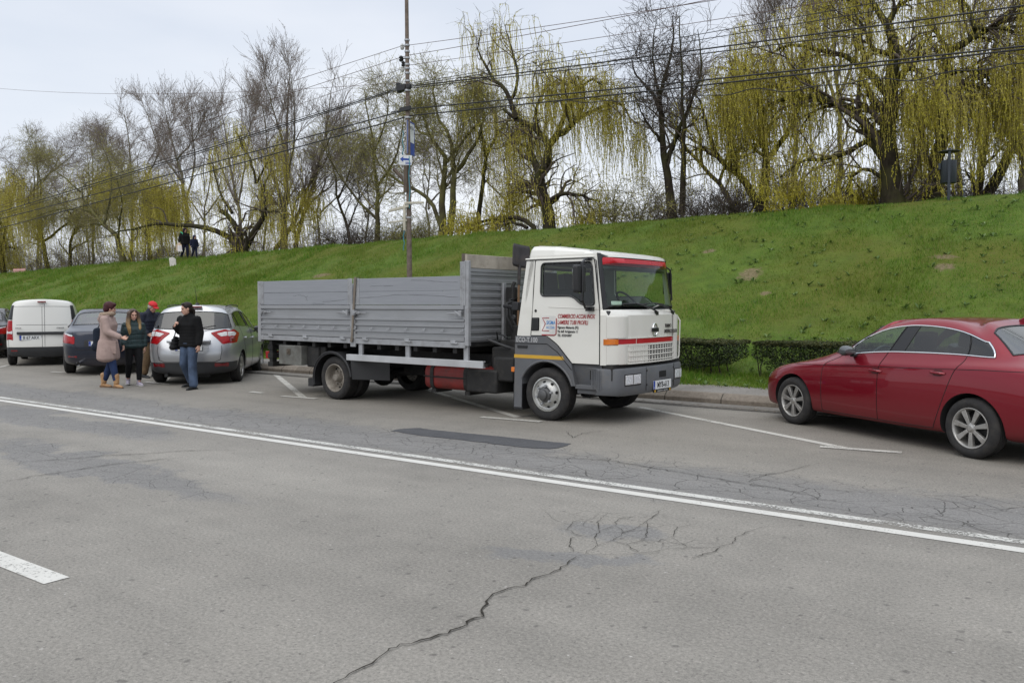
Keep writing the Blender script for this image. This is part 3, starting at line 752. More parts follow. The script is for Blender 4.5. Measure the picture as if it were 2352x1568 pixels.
mb = MB(); mb.lathe([(.001, 1.37), (.26, 1.325), (.272, 1.333), (.27, 1.345), (.15, 1.375), (.001, 1.385)], 36, (0, 0, 0), 'z'); mb.build('lid', M_BIN, b)
mb = MB(); mb.b2(-.26, -.20, -.08, .06, .84, 1.02); mb.build('ashtray', M_BIN, b, bev=.008)
b = thing('bollard', 'thin dark bollard with white bands behind the litter bin', 'bollard', crest_at(2209, 28.6) - Vector((0, 0, .28)))
mb = MB(); mb.lathe([(.001, -.1), (.042, -.1), (.042, .98), (.03, 1.0), (.001, 1.0)], 16, (0, 0, 0), 'z'); mb.build('post', M_BIN, b)
mb = MB()
for z in (.80, .88): mb.lathe([(.0425, z), (.044, z), (.044, z + .045), (.0425, z + .045)], 16, (0, 0, 0), 'z')
mb.build('white_band', M_WHT, b)
# bench beyond the crest at the far left
b = thing('park_bench', 'faded red and white slatted bench at the far left of the crest', 'bench', crest_at(42, 27.8) - Vector((0, 0, .40)), ROAD + R(6))
M_SL = [mat('red_slat', (.42, .10, .08), .6), mat('pale_slat', (.62, .42, .38), .6)]
mb = MB()
for k in range(3): mb.b2(-.75, .75, -.40 + .14 * k, -.29 + .14 * k, .42, .455)
mb.build('seat', M_SL[0], b)
mb = MB()
for k in range(2): mb.mat(1).b2(-.75, .75, .02 + .03 * k, .05 + .03 * k, .56 + .16 * k, .67 + .16 * k).mat(0).b2(-.75, .75, .025 + .03 * k, .052 + .03 * k, .675 + .16 * k, .705 + .16 * k)
mb.build('backrest', M_SL, b)
for x in (-.6, .6):
    mb = MB(); mb.b2(x - .05, x + .05, -.38, .02, -.2, .42); mb.build('leg', mat('bench_concrete', (.3, .29, .27), .9), b)
# tilted white marker block on the slope
q = crest_at(398, 24.6); mk = MB()
mk.prism(roundpoly([(-.17, -.12), (.20, -.12), (.10, .42), (-.04, .50), (-.26, .44), (-.28, .36)], .07), -.12, .12)
o = mk.build('marker_stone', mat('marker_white', (.66, .62, .58), .8, var=.12, bump=.3), None, bev=.02); o.location = q; o.scale = (.82, .82, .82); o.rotation_euler = (0, R(6), R(18))
tag(o, 'leaning white marker stone on the grass below the two walkers', 'marker stone')
# ================================================================== trees
def resample(pts, K):
    P = np.array(pts, float)
    # Catmull-Rom through the given points, then even spacing
    if len(P) > 2:
        Q = np.vstack([2 * P[0] - P[1], P, 2 * P[-1] - P[-2]]); o = []
        for i in range(1, len(Q) - 2):
            for t in np.linspace(0, 1, 8, endpoint=False):
                p0, p1, p2, p3 = Q[i - 1:i + 3]
                o.append(.5 * ((2 * p1) + (p2 - p0) * t + (2 * p0 - 5 * p1 + 4 * p2 - p3) * t * t + (3 * p1 - p0 - 3 * p2 + p3) * t ** 3))
        P = np.array(o + [P[-1]])
    s = np.concatenate([[0], np.cumsum(np.linalg.norm(np.diff(P, axis=0), axis=1))])
    q = np.linspace(0, s[-1], K)
    return np.stack([np.interp(q, s, P[:, k]) for k in range(P.shape[1])], 1)
def tubes(P, Rr, S_):
    """P (N,K,3) centre lines, Rr (N,K) radii -> verts, quads"""
    N_, K, _ = P.shape
    T = np.gradient(P, axis=1); T /= np.linalg.norm(T, axis=2, keepdims=True) + 1e-9
    ref = np.tile(np.array([.31, .83, .46]), (N_, K, 1)); A = np.cross(T, ref); A /= np.linalg.norm(A, axis=2, keepdims=True) + 1e-9
    B_ = np.cross(T, A); q = np.arange(S_) * 2 * np.pi / S_
    V = P[:, :, None] + (A[:, :, None] * np.cos(q)[None, None, :, None] + B_[:, :, None] * np.sin(q)[None, None, :, None]) * Rr[:, :, None, None]
    idx = np.arange(N_ * K * S_).reshape(N_, K, S_); nx = np.roll(idx, -1, axis=2)
    F = np.stack([idx[:, :-1], nx[:, :-1], nx[:, 1:], idx[:, 1:]], -1).reshape(-1, 4)
    return V.reshape(-1, 3), F
class Acc:
    def __init__(s): s.V = []; s.F = []; s.M = []; s.n = 0
    def add(s, V, F, m=0):
        s.V.append(V); s.F.append(F + s.n); s.M.append(np.full(len(F), m)); s.n += len(V)
    def build(s, name, mats, parent, smooth=False):
        return np_mesh(name, np.concatenate(s.V), np.concatenate(s.F), mats, parent, np.concatenate(s.M), smooth)
def sprout(r, P, Rr, per, tmin, length, spread, up, K, curl=.25, droop=0.0, rk=.55, rend=.35, tpow=1.0, flare=0.0, taper_len=.6):
    """children growing from every parent line; returns their lines and radii"""
    N_, KP, _ = P.shape; n = N_ * per
    pi = np.repeat(np.arange(N_), per); t = tmin + (1 - tmin) * r.random(n) ** tpow; f = t * (KP - 1); i = np.minimum(f.astype(int), KP - 2); w_ = (f - i)[:, None]
    p0 = P[pi, i] * (1 - w_) + P[pi, i + 1] * w_; d = P[pi, i + 1] - P[pi, i]; d /= np.linalg.norm(d, axis=1, keepdims=True) + 1e-9
    r0 = (Rr[pi, i] * (1 - w_[:, 0]) + Rr[pi, i + 1] * w_[:, 0]) * rk
    a = r.normal(size=(n, 3)); a -= d * (a * d).sum(1, keepdims=True); a /= np.linalg.norm(a, axis=1, keepdims=True) + 1e-9
    sp = (spread * (.7 + .6 * r.random(n)))[:, None]
    D = d * np.cos(sp) + a * np.sin(sp); D[:, 2] += up; D /= np.linalg.norm(D, axis=1, keepdims=True) + 1e-9
    Ln = length * (.55 + .9 * r.random(n)) * (1 - taper_len * t * .8)
    out = np.empty((n, K, 3)); out[:, 0] = p0; cur = D.copy(); step = (Ln / (K - 1))[:, None]
    for k in range(1, K):
        out[:, k] = out[:, k - 1] + cur * step
        cur = cur + r.normal(size=(n, 3)) * curl; cur[:, 2] += flare - droop * (k / K); cur /= np.linalg.norm(cur, axis=1, keepdims=True) + 1e-9
    rr = np.maximum(r0[:, None] * np.linspace(1, rend, K)[None], .0028)
    return out, rr
def hang(r, P, per, tmin, lmin, lmax, K, floor=None, wind=(.05, 0)):
    """weeping shoots: short push outwards, then straight down"""
    N_, KP, _ = P.shape; n = N_ * per; pi = np.repeat(np.arange(N_), per); f = (tmin + (1 - tmin) * r.random(n)) * (KP - 1); i = np.minimum(f.astype(int), KP - 2); w_ = (f - i)[:, None]
    p0 = P[pi, i] * (1 - w_) + P[pi, i + 1] * w_; a = r.uniform(0, 2 * np.pi, n); o = r.uniform(.08, .55, n); Ln = r.uniform(lmin, lmax, n) * (.55 + .45 * r.random(n))
    if floor is not None: Ln = np.minimum(Ln, np.maximum(p0[:, 2] - floor - .4 * r.random(n), .3))
    out = np.empty((n, K, 3)); ox, oy = np.cos(a) * o, np.sin(a) * o
    sx = r.normal(0, .06, n) + wind[0]; sy = r.normal(0, .06, n) + wind[1]
    for k in range(K):
        s = k / (K - 1); h = np.minimum(1, s * 3.0); h = h * (2 - h)
        out[:, k, 0] = p0[:, 0] + ox * h + sx * s * s * Ln * 1.5; out[:, k, 1] = p0[:, 1] + oy * h + sy * s * s * Ln
        out[:, k, 2] = p0[:, 2] + .16 * np.sin(min(1, s * 3) * np.pi) * o * 2 - Ln * s ** 1.25
    out[:, 1:, :2] += r.normal(0, .022, (n, K - 1, 2))
    return out
def leaves(r, P, per, size, hangdown=.5, asp=.28, tmin=0.0):
    """small pointed leaves along lines"""
    N_, K, _ = P.shape; n = N_ * per; pi = np.repeat(np.arange(N_), per); f = (tmin + (1 - tmin) * r.random(n)) * (K - 1); i = np.minimum(f.astype(int), K - 2); w_ = (f - i)[:, None]
    p = P[pi, i] * (1 - w_) + P[pi, i + 1] * w_; d = r.normal(size=(n, 3)); d[:, 2] -= hangdown * 2.2; d /= np.linalg.norm(d, axis=1, keepdims=True)
    e = np.cross(d, r.normal(size=(n, 3))); e /= np.linalg.norm(e, axis=1, keepdims=True) + 1e-9; s = (size * r.uniform(.6, 1.3, n))[:, None]
    V = np.stack([p, p + d * s * .5 + e * s * asp, p + d * s, p + d * s * .5 - e * s * asp], 1).reshape(-1, 3)
    return V, np.arange(4 * n).reshape(-1, 4)

def barkmat(name, a, b, moss=None):
    t = NT(name); P = t.coords((1, 1, .35)); n1 = t.noise(P, 9, 5, .7); n2 = t.noise(t.coords(), .9, 4, .6)
    c = t.ramp(n1, (.3, a), (.7, b))
    if moss: c = t.mix(t.ramp(n2, (.40, 0.0), (.62, .75)), c, moss)
    t.set(col=c, rough=.95, spec=.15); t.bump(n1, .6, .03); return t.m
BARK_D = barkmat('dark_willow_bark', (.016, .013, .010), (.050, .040, .030), (.060, .062, .020))
BARK_G = barkmat('grey_bark', (.075, .062, .052), (.17, .145, .125), (.14, .135, .06))
BARK_O = barkmat('olive_bark', (.035, .030, .018), (.09, .078, .045), (.15, .145, .05))
TW_D = mat('dark_twig', (.075, .058, .047), .9, var=.3, vs=2); TW_G = mat('grey_twig', (.20, .165, .14), .9, var=.3, vs=2)
TW_O = mat('olive_twig', (.20, .175, .085), .9, var=.3, vs=2); TW_Y = mat('yellow_twig', (.30, .25, .06), .85, var=.25, vs=2)
LF_Y = leafmat('willow_leaf', ((0, (.44, .40, .035)), (.5, (.68, .61, .075)), (1, (.80, .74, .19))), .55, .62)
LF_G = leafmat('young_leaf', ((0, (.26, .26, .04)), (.5, (.40, .39, .07)), (1, (.52, .48, .13))), .55, .45)
LF_B = leafmat('bud', ((0, (.09, .05, .035)), (.6, (.16, .10, .06)), (1, (.24, .19, .09))), .7, .3)
TREE_GRP = 'trees along the top of the bank'

def tree(name, label, seed, V, limbs, style, rad=.22, spread=1.0, dens=1.0, extra=None, cat='tree', grp=TREE_GRP, leafk=1.0, drop=3.2, thin=()):
    """limbs: list of point lists (photograph directions at road distance V, optional third value = depth shift) with their start radius factor.
    The trunk foot is the first point of the first limb."""
    r = np.random.default_rng(seed); rad *= .84 if style == 'willow' else .74
    def w3(p):
        q = onv(p[0], p[1], V); dv = p[2] if len(p) > 2 else 0
        return np.array(q + VD * dv)
    foot = w3(limbs[0][0][0]); u0 = Vector(foot).dot(UD); gz = float(bank_z(u0, V)); base = np.array([foot[0], foot[1], gz])
    root = thing(name, label, cat, tuple(base), 0, grp)
    K = 12; LP = []; LR = []
    for k, (pts, r0, r1) in enumerate(limbs):
        W = [w3(p) for p in pts]
        if k == 0:                      # let the trunk run down to the ground
            f = W[0].copy(); f[2] = min(gz - .15, f[2] - .05); W = [f] + W
        if k and len(pts[0]) == 2:
            # spread limbs in depth so the crown is round
            dv = r.normal(0, .22, 1)[0] * spread; n = len(W)
            W = [p + np.array(VD) * dv * (i / max(1, n - 1)) * np.linalg.norm(W[-1] - W[0]) for i, p in enumerate(W)]
        P = resample(W, K); ln = np.linalg.norm(W[-1] - W[0])
        P[1:-1] += r.normal(0, .012 * ln ** .5, (K - 2, 3))
        LP.append(P - base); rr = np.linspace(r0 * rad, r1 * rad, K)
        if k == 0: rr[0] *= 1.3; rr[1] *= 1.12
        LR.append(rr)
    LP = np.array(LP); LR = np.array(LR)
    A = Acc(); A.add(*tubes(LP, LR, 9)); bark = dict(willow=BARK_D, poplar=BARK_G, bare=BARK_D, olive=BARK_O, grey=BARK_G)[style]
    A.build('trunk', bark, root, True)
    Cc = Acc(); d = dens
    def N(x): return max(1, int(round(x * d)))
    if style == 'willow':
        pa = max(6, N(10)); b1, r1 = sprout(r, LP[0:], LR[0:], pa, .25, 2.4 * spread, .85, .15, 7, .22, .14, .5, taper_len=.85)
        b2, r2 = sprout(r, b1, r1, 4, .25, 1.4, .8, .10, 6, .28, .22, .5)
        # strands gather in curtains: some boughs carry many, others few
        wt = np.repeat(np.array([.30 if k in thin else 1.0 for k in range(len(LP))]), pa) * np.clip(r.gamma(1.1, .9, len(b1)), .05, 3.0); wt2 = np.repeat(wt, 4)
        kk1 = r.random(len(b1) * 6); h1 = hang(r, b1, 6, .3, drop * .35, drop, 7, .3)[kk1 < np.repeat(wt, 6) * 1.0 * d]
        kk2 = r.random(len(b2) * 5); h2 = hang(r, b2, 5, .25, drop * .35, drop * 1.05, 7, .3)[kk2 < np.repeat(wt2, 5) * 1.0 * d]
        h3, _ = h2[:0], 0
        for P_, R_, s_, m_ in ((b1, r1, 5, 0), (b2, r2, 4, 0)): Cc.add(*tubes(P_, R_, s_), m_)
        hh = np.concatenate([h1, h2])
        Cc.add(*tubes(hh, np.full(hh.shape[:2], .0085) * np.linspace(1, .5, 7)[None], 3), 1)
        lp = max(3, int(34 * leafk)); Cc.add(*leaves(r, hh, lp, .066, 1.5, .19, .05), 2)
        mats = [TW_D, TW_Y, LF_Y]
    elif style == 'poplar':
        b1, r1 = sprout(r, LP, LR, N(16), .18, 4.0 * spread, .50, .25, 8, .10, -.05, .42, .3, taper_len=1.12)
        b2, r2 = sprout(r, b1, r1, N(7), .2, 1.9, .50, .22, 6, .13, -.04, .55, .4)
        b3, r3 = sprout(r, b2, r2, N(7), .12, .95, .55, .20, 4, .16, -.03, .7, .5)
        for P_, R_, s_, m_ in ((b1, r1, 5, 0), (b2, np.maximum(r2, .0075), 4, 0), (b3, np.maximum(r3, .0052), 3, 1)): Cc.add(*tubes(P_, R_, s_), m_)
        Cc.add(*leaves(r, b3, max(1, int(3 * leafk)), .05, .2, .3, .3), 2); mats = [TW_G, TW_G, LF_B if extra != 'green' else LF_G]
    else:
        b1, r1 = sprout(r, LP, LR, N(13), .22, 2.8 * spread, .85, .22, 8, .20, .0, .42, .3, taper_len=1.05)
        b2, r2 = sprout(r, b1, r1, N(7), .2, 1.6, .85, .12, 6, .26, .02, .55, .35)
        b3, r3 = sprout(r, b2, r2, N(7), .12, .85, .85, .06, 4, .26, .05, .7, .5)
        tw = dict(bare=TW_D, olive=TW_O, grey=TW_G)[style]
        for P_, R_, s_, m_ in ((b1, r1, 5, 0), (b2, np.maximum(r2, .0075), 4, 0), (b3, np.maximum(r3, .0052), 3, 1)): Cc.add(*tubes(P_, R_, s_), m_)
        if style == 'olive': Cc.add(*leaves(r, b3, max(1, int(4 * leafk)), .065, .35, .2, .2), 2); mats = [TW_O, tw, LF_G]
        elif style == 'grey': Cc.add(*leaves(r, b3, max(1, int(2 * leafk)), .05, .2, .3, .2), 2); mats = [TW_G, tw, LF_B]
        else: mats = [TW_D, tw]
    Cc.build('crown', mats, root)
    return root
def c5(*q): return [(.3418 * p[0], 229.7 + .3418 * p[1]) + tuple(p[2:]) for p in q]
def c6(*q): return [(746.5 + .3662 * p[0], .3662 * p[1]) + tuple(p[2:]) for p in q]
def c7(*q): return [(1493 + .3662 * p[0], .3662 * p[1]) + tuple(p[2:]) for p in q]

# --- centre willow
tree('willow_tree', 'weeping willow with a dark forked trunk behind the truck cab', 1, 28.5, [
    (c6((1410, 1430), (1390, 1290), (1350, 1180), (1345, 1090)), 1.25, .95),
    (c6((1345, 1090), (1290, 1000), (1235, 920), (1215, 850), (1190, 800)), .75, .3),
    (c6((1345, 1090), (1380, 1050), (1400, 920), (1340, 840), (1300, 790), (1180, 740), (1100, 680)), .85, .25),
    (c6((1200, 745), (1165, 630), (1110, 540), (1050, 490), (1000, 390), (960, 300), (990, 190)), .5, .08),
    (c6((1165, 630), (1200, 480), (1160, 330), (1110, 190), (1090, 140)), .35, .06),
    (c6((1400, 920), (1450, 860), (1530, 820), (1620, 700), (1640, 580), (1600, 480)), .7, .12),
    (c6((1450, 870), (1560, 640), (1700, 520), (1800, 560)), .5, .1), (c6((1340, 840), (1330, 700), (1400, 560), (1480, 500)), .4, .1),
    (c6((1410, 1260), (1470, 1215), (1560, 1215), (1700, 1260)), .45, .15), (c6((1380, 1230), (1320, 1160), (1270, 1160)), .3, .2),
    (c6((1560, 760), (1690, 680), (1830, 640), (1880, 760)), .4, .1)], 'willow', .27, 1.0, 1.1, drop=3.4, leafk=.9, thin=(0, 1, 3, 4))
tree('willow_tree', 'loose pale willow with a thin arching stem left of the forked one', 2, 30.5, [
    (c6((960, 1400), (985, 1200), (1010, 1000), (1080, 850)), .8, .4), (c6((1010, 1000), (960, 800), (900, 640), (880, 540)), .5, .1),
    (c6((1080, 850), (1060, 700), (960, 560), (880, 500)), .4, .1), (c6((1080, 850), (1180, 700), (1220, 560)), .35, .1)], 'willow', .20, 1.0, .62, drop=4.0, leafk=.7)
tree('fallen_willow', 'low arching mass of yellow willow shoots lying on the crest', 3, 27.6, [
    (c6((1310, 1440), (1240, 1370), (1130, 1365), (1000, 1385), (880, 1420), (820, 1460)), .9, .3), (c6((1270, 1430), (1180, 1390), (1050, 1400), (920, 1440)), .6, .2)], 'willow', .14, .35, 1.15, drop=1.1, leafk=.9, cat='fallen tree')
# --- tree with twin trunks left of it
tree('bare_tree', 'twin-trunked tree with faint green buds right of the pole', 4, 29.0, [
    (c6((740, 1470), (735, 1250), (750, 1030), (720, 940), (660, 850), (610, 720), (590, 600)), 1.1, .12),
    (c6((780, 1470), (810, 1260), (820, 1080), (820, 960), (800, 840), (740, 740), (720, 600), (740, 500)), 1.0, .1),
    (c6((820, 1080), (870, 1000), (930, 880), (960, 740), (950, 600)), .6, .1), (c6((735, 1440), (660, 1260), (540, 1180), (400, 1090), (310, 970), (280, 900)), .62, .15),
    (c6((750, 1030), (800, 900), (860, 760), (880, 620)), .5, .08), (c6((660, 850), (590, 820), (540, 740)), .4, .08)], 'olive', .24, 1.0, 1.0, leafk=1.4)
tree('bare_tree', 'slender bare tree just left of the pole', 5, 29.5, [
    (c6((330, 1510), (325, 1180), (310, 960), (290, 830), (260, 680), (250, 560)), 1.0, .1), (c6((330, 1380), (200, 1200), (130, 1040), (90, 900)), .55, .12),
    (c6((325, 1180), (400, 1020), (440, 820), (430, 640)), .55, .1), (c6((310, 960), (380, 800), (420, 600), (380, 500)), .4, .08)], 'olive', .19, 1.0, .9, leafk=.55)
tree('bare_tree', 'small leaning bare tree between the pole and the tall poplars', 6, 31.0, [
    (c6((150, 1470), (80, 1250), (60, 1100), (20, 900), (10, 700)), .9, .1), (c6((140, 1440), (210, 1250), (260, 1150)), .5, .15), (c6((80, 1250), (160, 1050), (170, 850)), .5, .1)], 'bare', .15, .9, .8)
# --- dark bare tree right of the cab
tree('bare_tree', 'dark leafless tree standing between the two yellow willows', 7, 29.0, [
    (c7((140, 1370), (125, 1180), (105, 1060), (80, 900), (65, 650), (100, 450), (150, 250), (140, 100)), 1.15, .08), (c7((65, 700), (20, 580), (-60, 480), (-70, 380)), .45, .08),
    (c7((200, 1350), (215, 1150), (235, 950), (225, 700), (235, 480), (220, 250), (230, 130)), .75, .07), (c7((105, 1000), (190, 820), (280, 620), (340, 420), (320, 200)), .6, .07),
    (c7((80, 900), (10, 780), (-40, 640)), .4, .08), (c7((65, 650), (30, 430), (30, 260), (60, 130)), .4, .06), (c7((235, 950), (150, 800), (60, 730)), .35, .1)], 'bare', .23, .9, .68)
tree('bare_tree', 'grey trunk leaning left behind the dark leafless tree', 8, 31.5, [
    (c7((540, 1340), (430, 1150), (330, 1050), (200, 900), (80, 780), (20, 700)), .9, .15), (c7((330, 1050), (330, 880), (280, 700), (300, 500)), .5, .1), (c7((430, 1150), (500, 980), (540, 760)), .5, .1)], 'grey', .19, 1.0, .9)
# --- the big right-hand willows
tree('willow_tree', 'broad willow with two slim trunks at the left edge of the big yellow crowns', 9, 29.5, [
    (c7((700, 1330), (715, 1180), (735, 1000), (700, 850), (690, 650), (640, 500)), 1.1, .15), (c7((680, 1300), (600, 1140), (540, 1090), (420, 990), (360, 850), (290, 640), (240, 560)), .75, .1),
    (c7((560, 1100), (520, 960), (480, 800), (470, 600)), .5, .1), (c7((735, 1000), (830, 850), (900, 650), (880, 480), (800, 400)), .55, .1), (c7((690, 650), (560, 520), (540, 400)), .5, .1)], 'willow', .25, .9, 1.05, drop=2.8, leafk=.95)
tree('willow_tree', 'biggest weeping willow with an arching left limb, left of the litter bin', 10, 28.2, [
    (c7((1530, 1285), (1510, 1100), (1490, 900), (1505, 700), (1520, 500), (1530, 300), (1490, 150)), 1.5, .6),
    (c7((1470, 980), (1420, 890), (1340, 760), (1240, 680), (1100, 640), (960, 610), (860, 630), (760, 660), (690, 720)), .85, .2),
    (c7((1480, 960), (1360, 890), (1280, 960), (1100, 1010), (950, 1040), (860, 1130)), .5, .12), (c7((1490, 155), (1440, 90), (1370, 0), (1200, -90), (1060, 70)), .5, .1), (c7((1490, 150), (1560, 30), (1680, -40)), .5, .12),
    (c7((1510, 620), (1400, 480), (1250, 370), (1050, 330), (900, 300), (780, 380)), .55, .12), (c7((1520, 500), (1640, 440), (1720, 480), (1730, 600)), .45, .1), (c7((1450, 1110), (1350, 1060), (1260, 1130), (1220, 1280)), .3, .12),
    (c7((1525, 350), (1400, 300), (1340, 180), (1280, 60)), .4, .1), (c7((1540, 1240), (1600, 1260), (1650, 1275)), .5, .35), (c7((1100, 640), (1000, 520), (880, 480), (700, 460), (560, 520)), .45, .1),
    (c7((960, 610), (800, 540), (640, 560), (520, 640)), .4, .1), (c7((1300, 1300, 2), (1220, 1290, 2), (1210, 1280, 2)), .2, .1)], 'willow', .27, 1.0, 1.35, drop=2.9, leafk=.95, thin=(0, 3, 4, 8, 9))
tree('willow_tree', 'dark-trunked willow directly behind the litter bin', 11, 29.6, [
    (c7((1780, 1260), (1800, 1050), (1830, 850), (1800, 650), (1850, 450), (1870, 320)), 1.3, .5), (c7((1870, 320), (1990, 250), (2030, 150), (1980, 20), (1900, -60)), .6, .1), (c7((2030, 240), (2150, 160), (2350, 30)), .4, .12),
    (c7((2030, 170), (2180, 190), (2360, 170)), .3, .1), (c7((1830, 850), (1730, 780), (1690, 720)), .4, .15), (c7((1800, 650), (1950, 540), (2080, 560), (2140, 640)), .5, .12), (c7((1860, 470), (1980, 440), (2100, 480), (2180, 600)), .45, .1),
    (c7((1800, 1060), (1720, 990), (1650, 1010)), .4, .15), (c7((1870, 320), (1780, 180), (1700, 60)), .45, .1)], 'willow', .26, 1.0, 1.2, drop=3.0, leafk=.9, thin=(0, 1, 2, 3, 8))
tree('willow_tree', 'sparse willow with two pale leaning trunks at the right edge', 12, 32.5, [
    (c7((2050, 1250), (2080, 1050), (2110, 850), (2160, 650), (2150, 480)), .9, .15), (c7((2100, 1240), (2180, 1100), (2240, 980), (2300, 750), (2330, 500), (2300, 300)), 1.0, .12), (c7((2240, 980), (2340, 880), (2450, 830)), .45, .12),
    (c7((2160, 650), (2260, 560), (2380, 520)), .4, .1), (c7((2300, 750), (2420, 600), (2480, 420)), .4, .1), (c7((2110, 850), (2020, 700), (1990, 560)), .4, .1)], 'willow', .24, .9, .75, drop=3.0, leafk=.7)
tree('bare_tree', 'bare tree with tangled grey twigs at the far right edge', 13, 31.0, [
    (c7((2330, 1230), (2340, 1000), (2320, 700), (2360, 400), (2340, 100)), 1, .1), (c7((2330, 1000), (2250, 800), (2180, 560), (2120, 300)), .5, .1), (c7((2335, 700), (2280, 500), (2240, 250), (2260, 50)), .4, .08), (c7((2360, 400), (2480, 250), (2550, 50)), .4, .08)], 'grey', .2, .9, .9)
# --- bare trees rising behind the yellow crowns
tree('bare_tree', 'tall bare tree rising behind the left yellow crown on the right', 14, 35, [
    (c7((900, 1330), (920, 900), (900, 500), (880, 200), (890, 20)), 1, .06), (c7((915, 700), (780, 420), (680, 180), (620, 60)), .5, .05), (c7((910, 600), (1000, 350), (1040, 150), (1060, 0)), .5, .05), (c7((900, 450), (820, 250), (780, 60)), .4, .05)], 'poplar', .22, .8, .8, leafk=.6)
tree('bare_tree', 'tall bare tree rising behind the biggest willow', 15, 36, [
    (c7((1180, 1330), (1190, 900), (1170, 500), (1150, 200), (1160, -60)), 1, .06), (c7((1180, 700), (1080, 420), (1000, 200), (960, 40)), .5, .05), (c7((1180, 600), (1280, 380), (1330, 150), (1340, -60)), .5, .05), (c7((1170, 500), (1220, 250), (1240, 0)), .4, .05)], 'poplar', .22, .8, .8, leafk=.6)
tree('bare_tree', 'tall bare tree rising behind the bin willow', 16, 36, [
    (c7((1950, 1280), (1930, 900), (1960, 500), (1950, 200), (1960, -60)), 1, .06), (c7((1940, 700), (2060, 420), (2120, 200), (2160, 0)), .5, .05), (c7((1950, 550), (1850, 330), (1790, 100)), .45, .05)], 'poplar', .22, .8, .75, leafk=.6)

# --- left part
tree('willow_tree', 'low-forked willow with a long level limb above the two walkers', 17, 28.0, [
    (c5((1630, 1030), (1625, 1000)), 1.7, 1.4), (c5((1610, 1010), (1560, 910), (1470, 870), (1350, 850), (1200, 850), (1080, 880), (970, 915)), .75, .15),
    (c5((1630, 1010), (1620, 880), (1580, 790), (1550, 750)), .8, .5), (c5((1645, 990), (1680, 920), (1715, 840), (1750, 740), (1710, 640), (1725, 560), (1745, 480)), .9, .15),
    (c5((1745, 740), (1800, 750), (1860, 750), (1900, 800)), .3, .12), (c5((1720, 560), (1680, 400), (1600, 250), (1560, 180)), .35, .06), (c5((1560, 760), (1480, 620), (1440, 480), (1420, 360)), .4, .07), (c5((1725, 560), (1800, 420), (1860, 330)), .3, .07)], 'willow', .27, .8, .75, drop=3.6, leafk=.9)
tree('poplar_tree', 'tall straight bare poplar right of the low-forked willow', 18, 30.0, [
    (c5((1912, 1000), (1915, 700), (1928, 200), (1940, -100), (1945, -220)), 1.2, .06), (c5((1915, 760), (1830, 450), (1790, 150), (1770, -60)), .5, .05), (c5((1920, 600), (2010, 300), (2050, 20), (2060, -150)), .5, .05), (c5((1925, 350), (1880, 60), (1870, -150)), .4, .05)], 'poplar', .23, .75, .9, leafk=.9)
tree('poplar_tree', 'bare poplar with trunks fanning to the right above the truck tail', 19, 31.0, [
    (c5((1850, 1010), (1990, 800), (2080, 560), (2190, 300), (2290, 60), (2330, -80)), 1.0, .06), (c5((1985, 1000), (2010, 800), (2060, 600), (2120, 250), (2150, -60), (2160, -190)), .9, .05), (c5((2030, 750), (2200, 560), (2380, 430)), .4, .06), (c5((2080, 560), (2240, 380), (2340, 200)), .4, .05)], 'poplar', .2, .75, .9, leafk=.9)
tree('poplar_tree', 'bare fan-shaped tree behind the low-forked willow', 20, 33.0, [
    (c5((1640, 1030), (1600, 700), (1540, 400), (1500, 150), (1480, -30)), 1.0, .06), (c5((1600, 700), (1660, 400), (1700, 150), (1690, 0)), .5, .05), (c5((1590, 700), (1440, 420), (1360, 200), (1340, 40)), .5, .05), (c5((1540, 400), (1600, 200), (1590, 20)), .4, .05)], 'poplar', .2, .8, .85, leafk=.8)
tree('poplar_tree', 'tall bare poplar in the middle of the left tree row', 21, 33.0, [
    (c5((1260, 1080), (1250, 700), (1190, 400), (1120, 150), (1090, -20)), 1.1, .06), (c5((1250, 700), (1290, 400), (1240, 120), (1210, -30)), .5, .05), (c5((1230, 560), (1080, 350), (990, 120), (940, 0)), .5, .05), (c5((1190, 400), (1330, 250), (1400, 100)), .4, .05)], 'poplar', .22, .8, .95, leafk=.8)
tree('poplar_tree', 'bare poplar left of the tallest one in the left tree row', 22, 34.0, [
    (c5((880, 1090), (890, 700), (880, 400), (850, 150), (800, 40)), 1.0, .06), (c5((890, 700), (960, 420), (1000, 180), (1010, 20)), .5, .05), (c5((885, 600), (780, 380), (700, 240)), .5, .05)], 'poplar', .2, .8, .95, leafk=.8)
tree('bare_tree', 'tree with a strongly leaning dark trunk left of the walkers', 23, 28.5, [
    (c5((830, 1110), (790, 930), (700, 840), (640, 770), (570, 680), (545, 620), (590, 550)), 1.2, .15), (c5((620, 750), (540, 738), (450, 750), (340, 800)), .5, .15), (c5((700, 840), (640, 830), (570, 835)), .4, .2), (c5((545, 620), (480, 520), (400, 440)), .4, .07),
    (c5((700, 830), (760, 640), (780, 460), (740, 330)), .5, .08), (c5((790, 930), (880, 800), (960, 700), (1000, 560)), .45, .08)], 'olive', .22, 1.0, 1.0, leafk=.8)
tree('bare_tree', 'bushy olive-brown tree above the white van', 24, 29.5, [
    (c5((315, 1140), (290, 950), (250, 800), (230, 600), (240, 400)), 1.1, .1), (c5((290, 950), (400, 780), (470, 560), (480, 380)), .6, .08), (c5((250, 800), (340, 600), (360, 400), (380, 290)), .5, .08), (c5((270, 860), (180, 700), (150, 520)), .5, .08)], 'olive', .22, 1.1, 1.05, leafk=.7)
tree('bare_tree', 'bare grey tree with thin twigs rising at the left behind the bushy one', 25, 34, [
    (c5((260, 1140), (250, 700), (255, 400), (240, 230)), 1, .06), (c5((250, 700), (160, 480), (80, 360)), .5, .05), (c5((252, 600), (380, 380), (390, 240)), .5, .05), (c5((252, 560), (480, 350), (540, 200)), .5, .05)], 'grey', .18, 1.0, .95, leafk=.8)
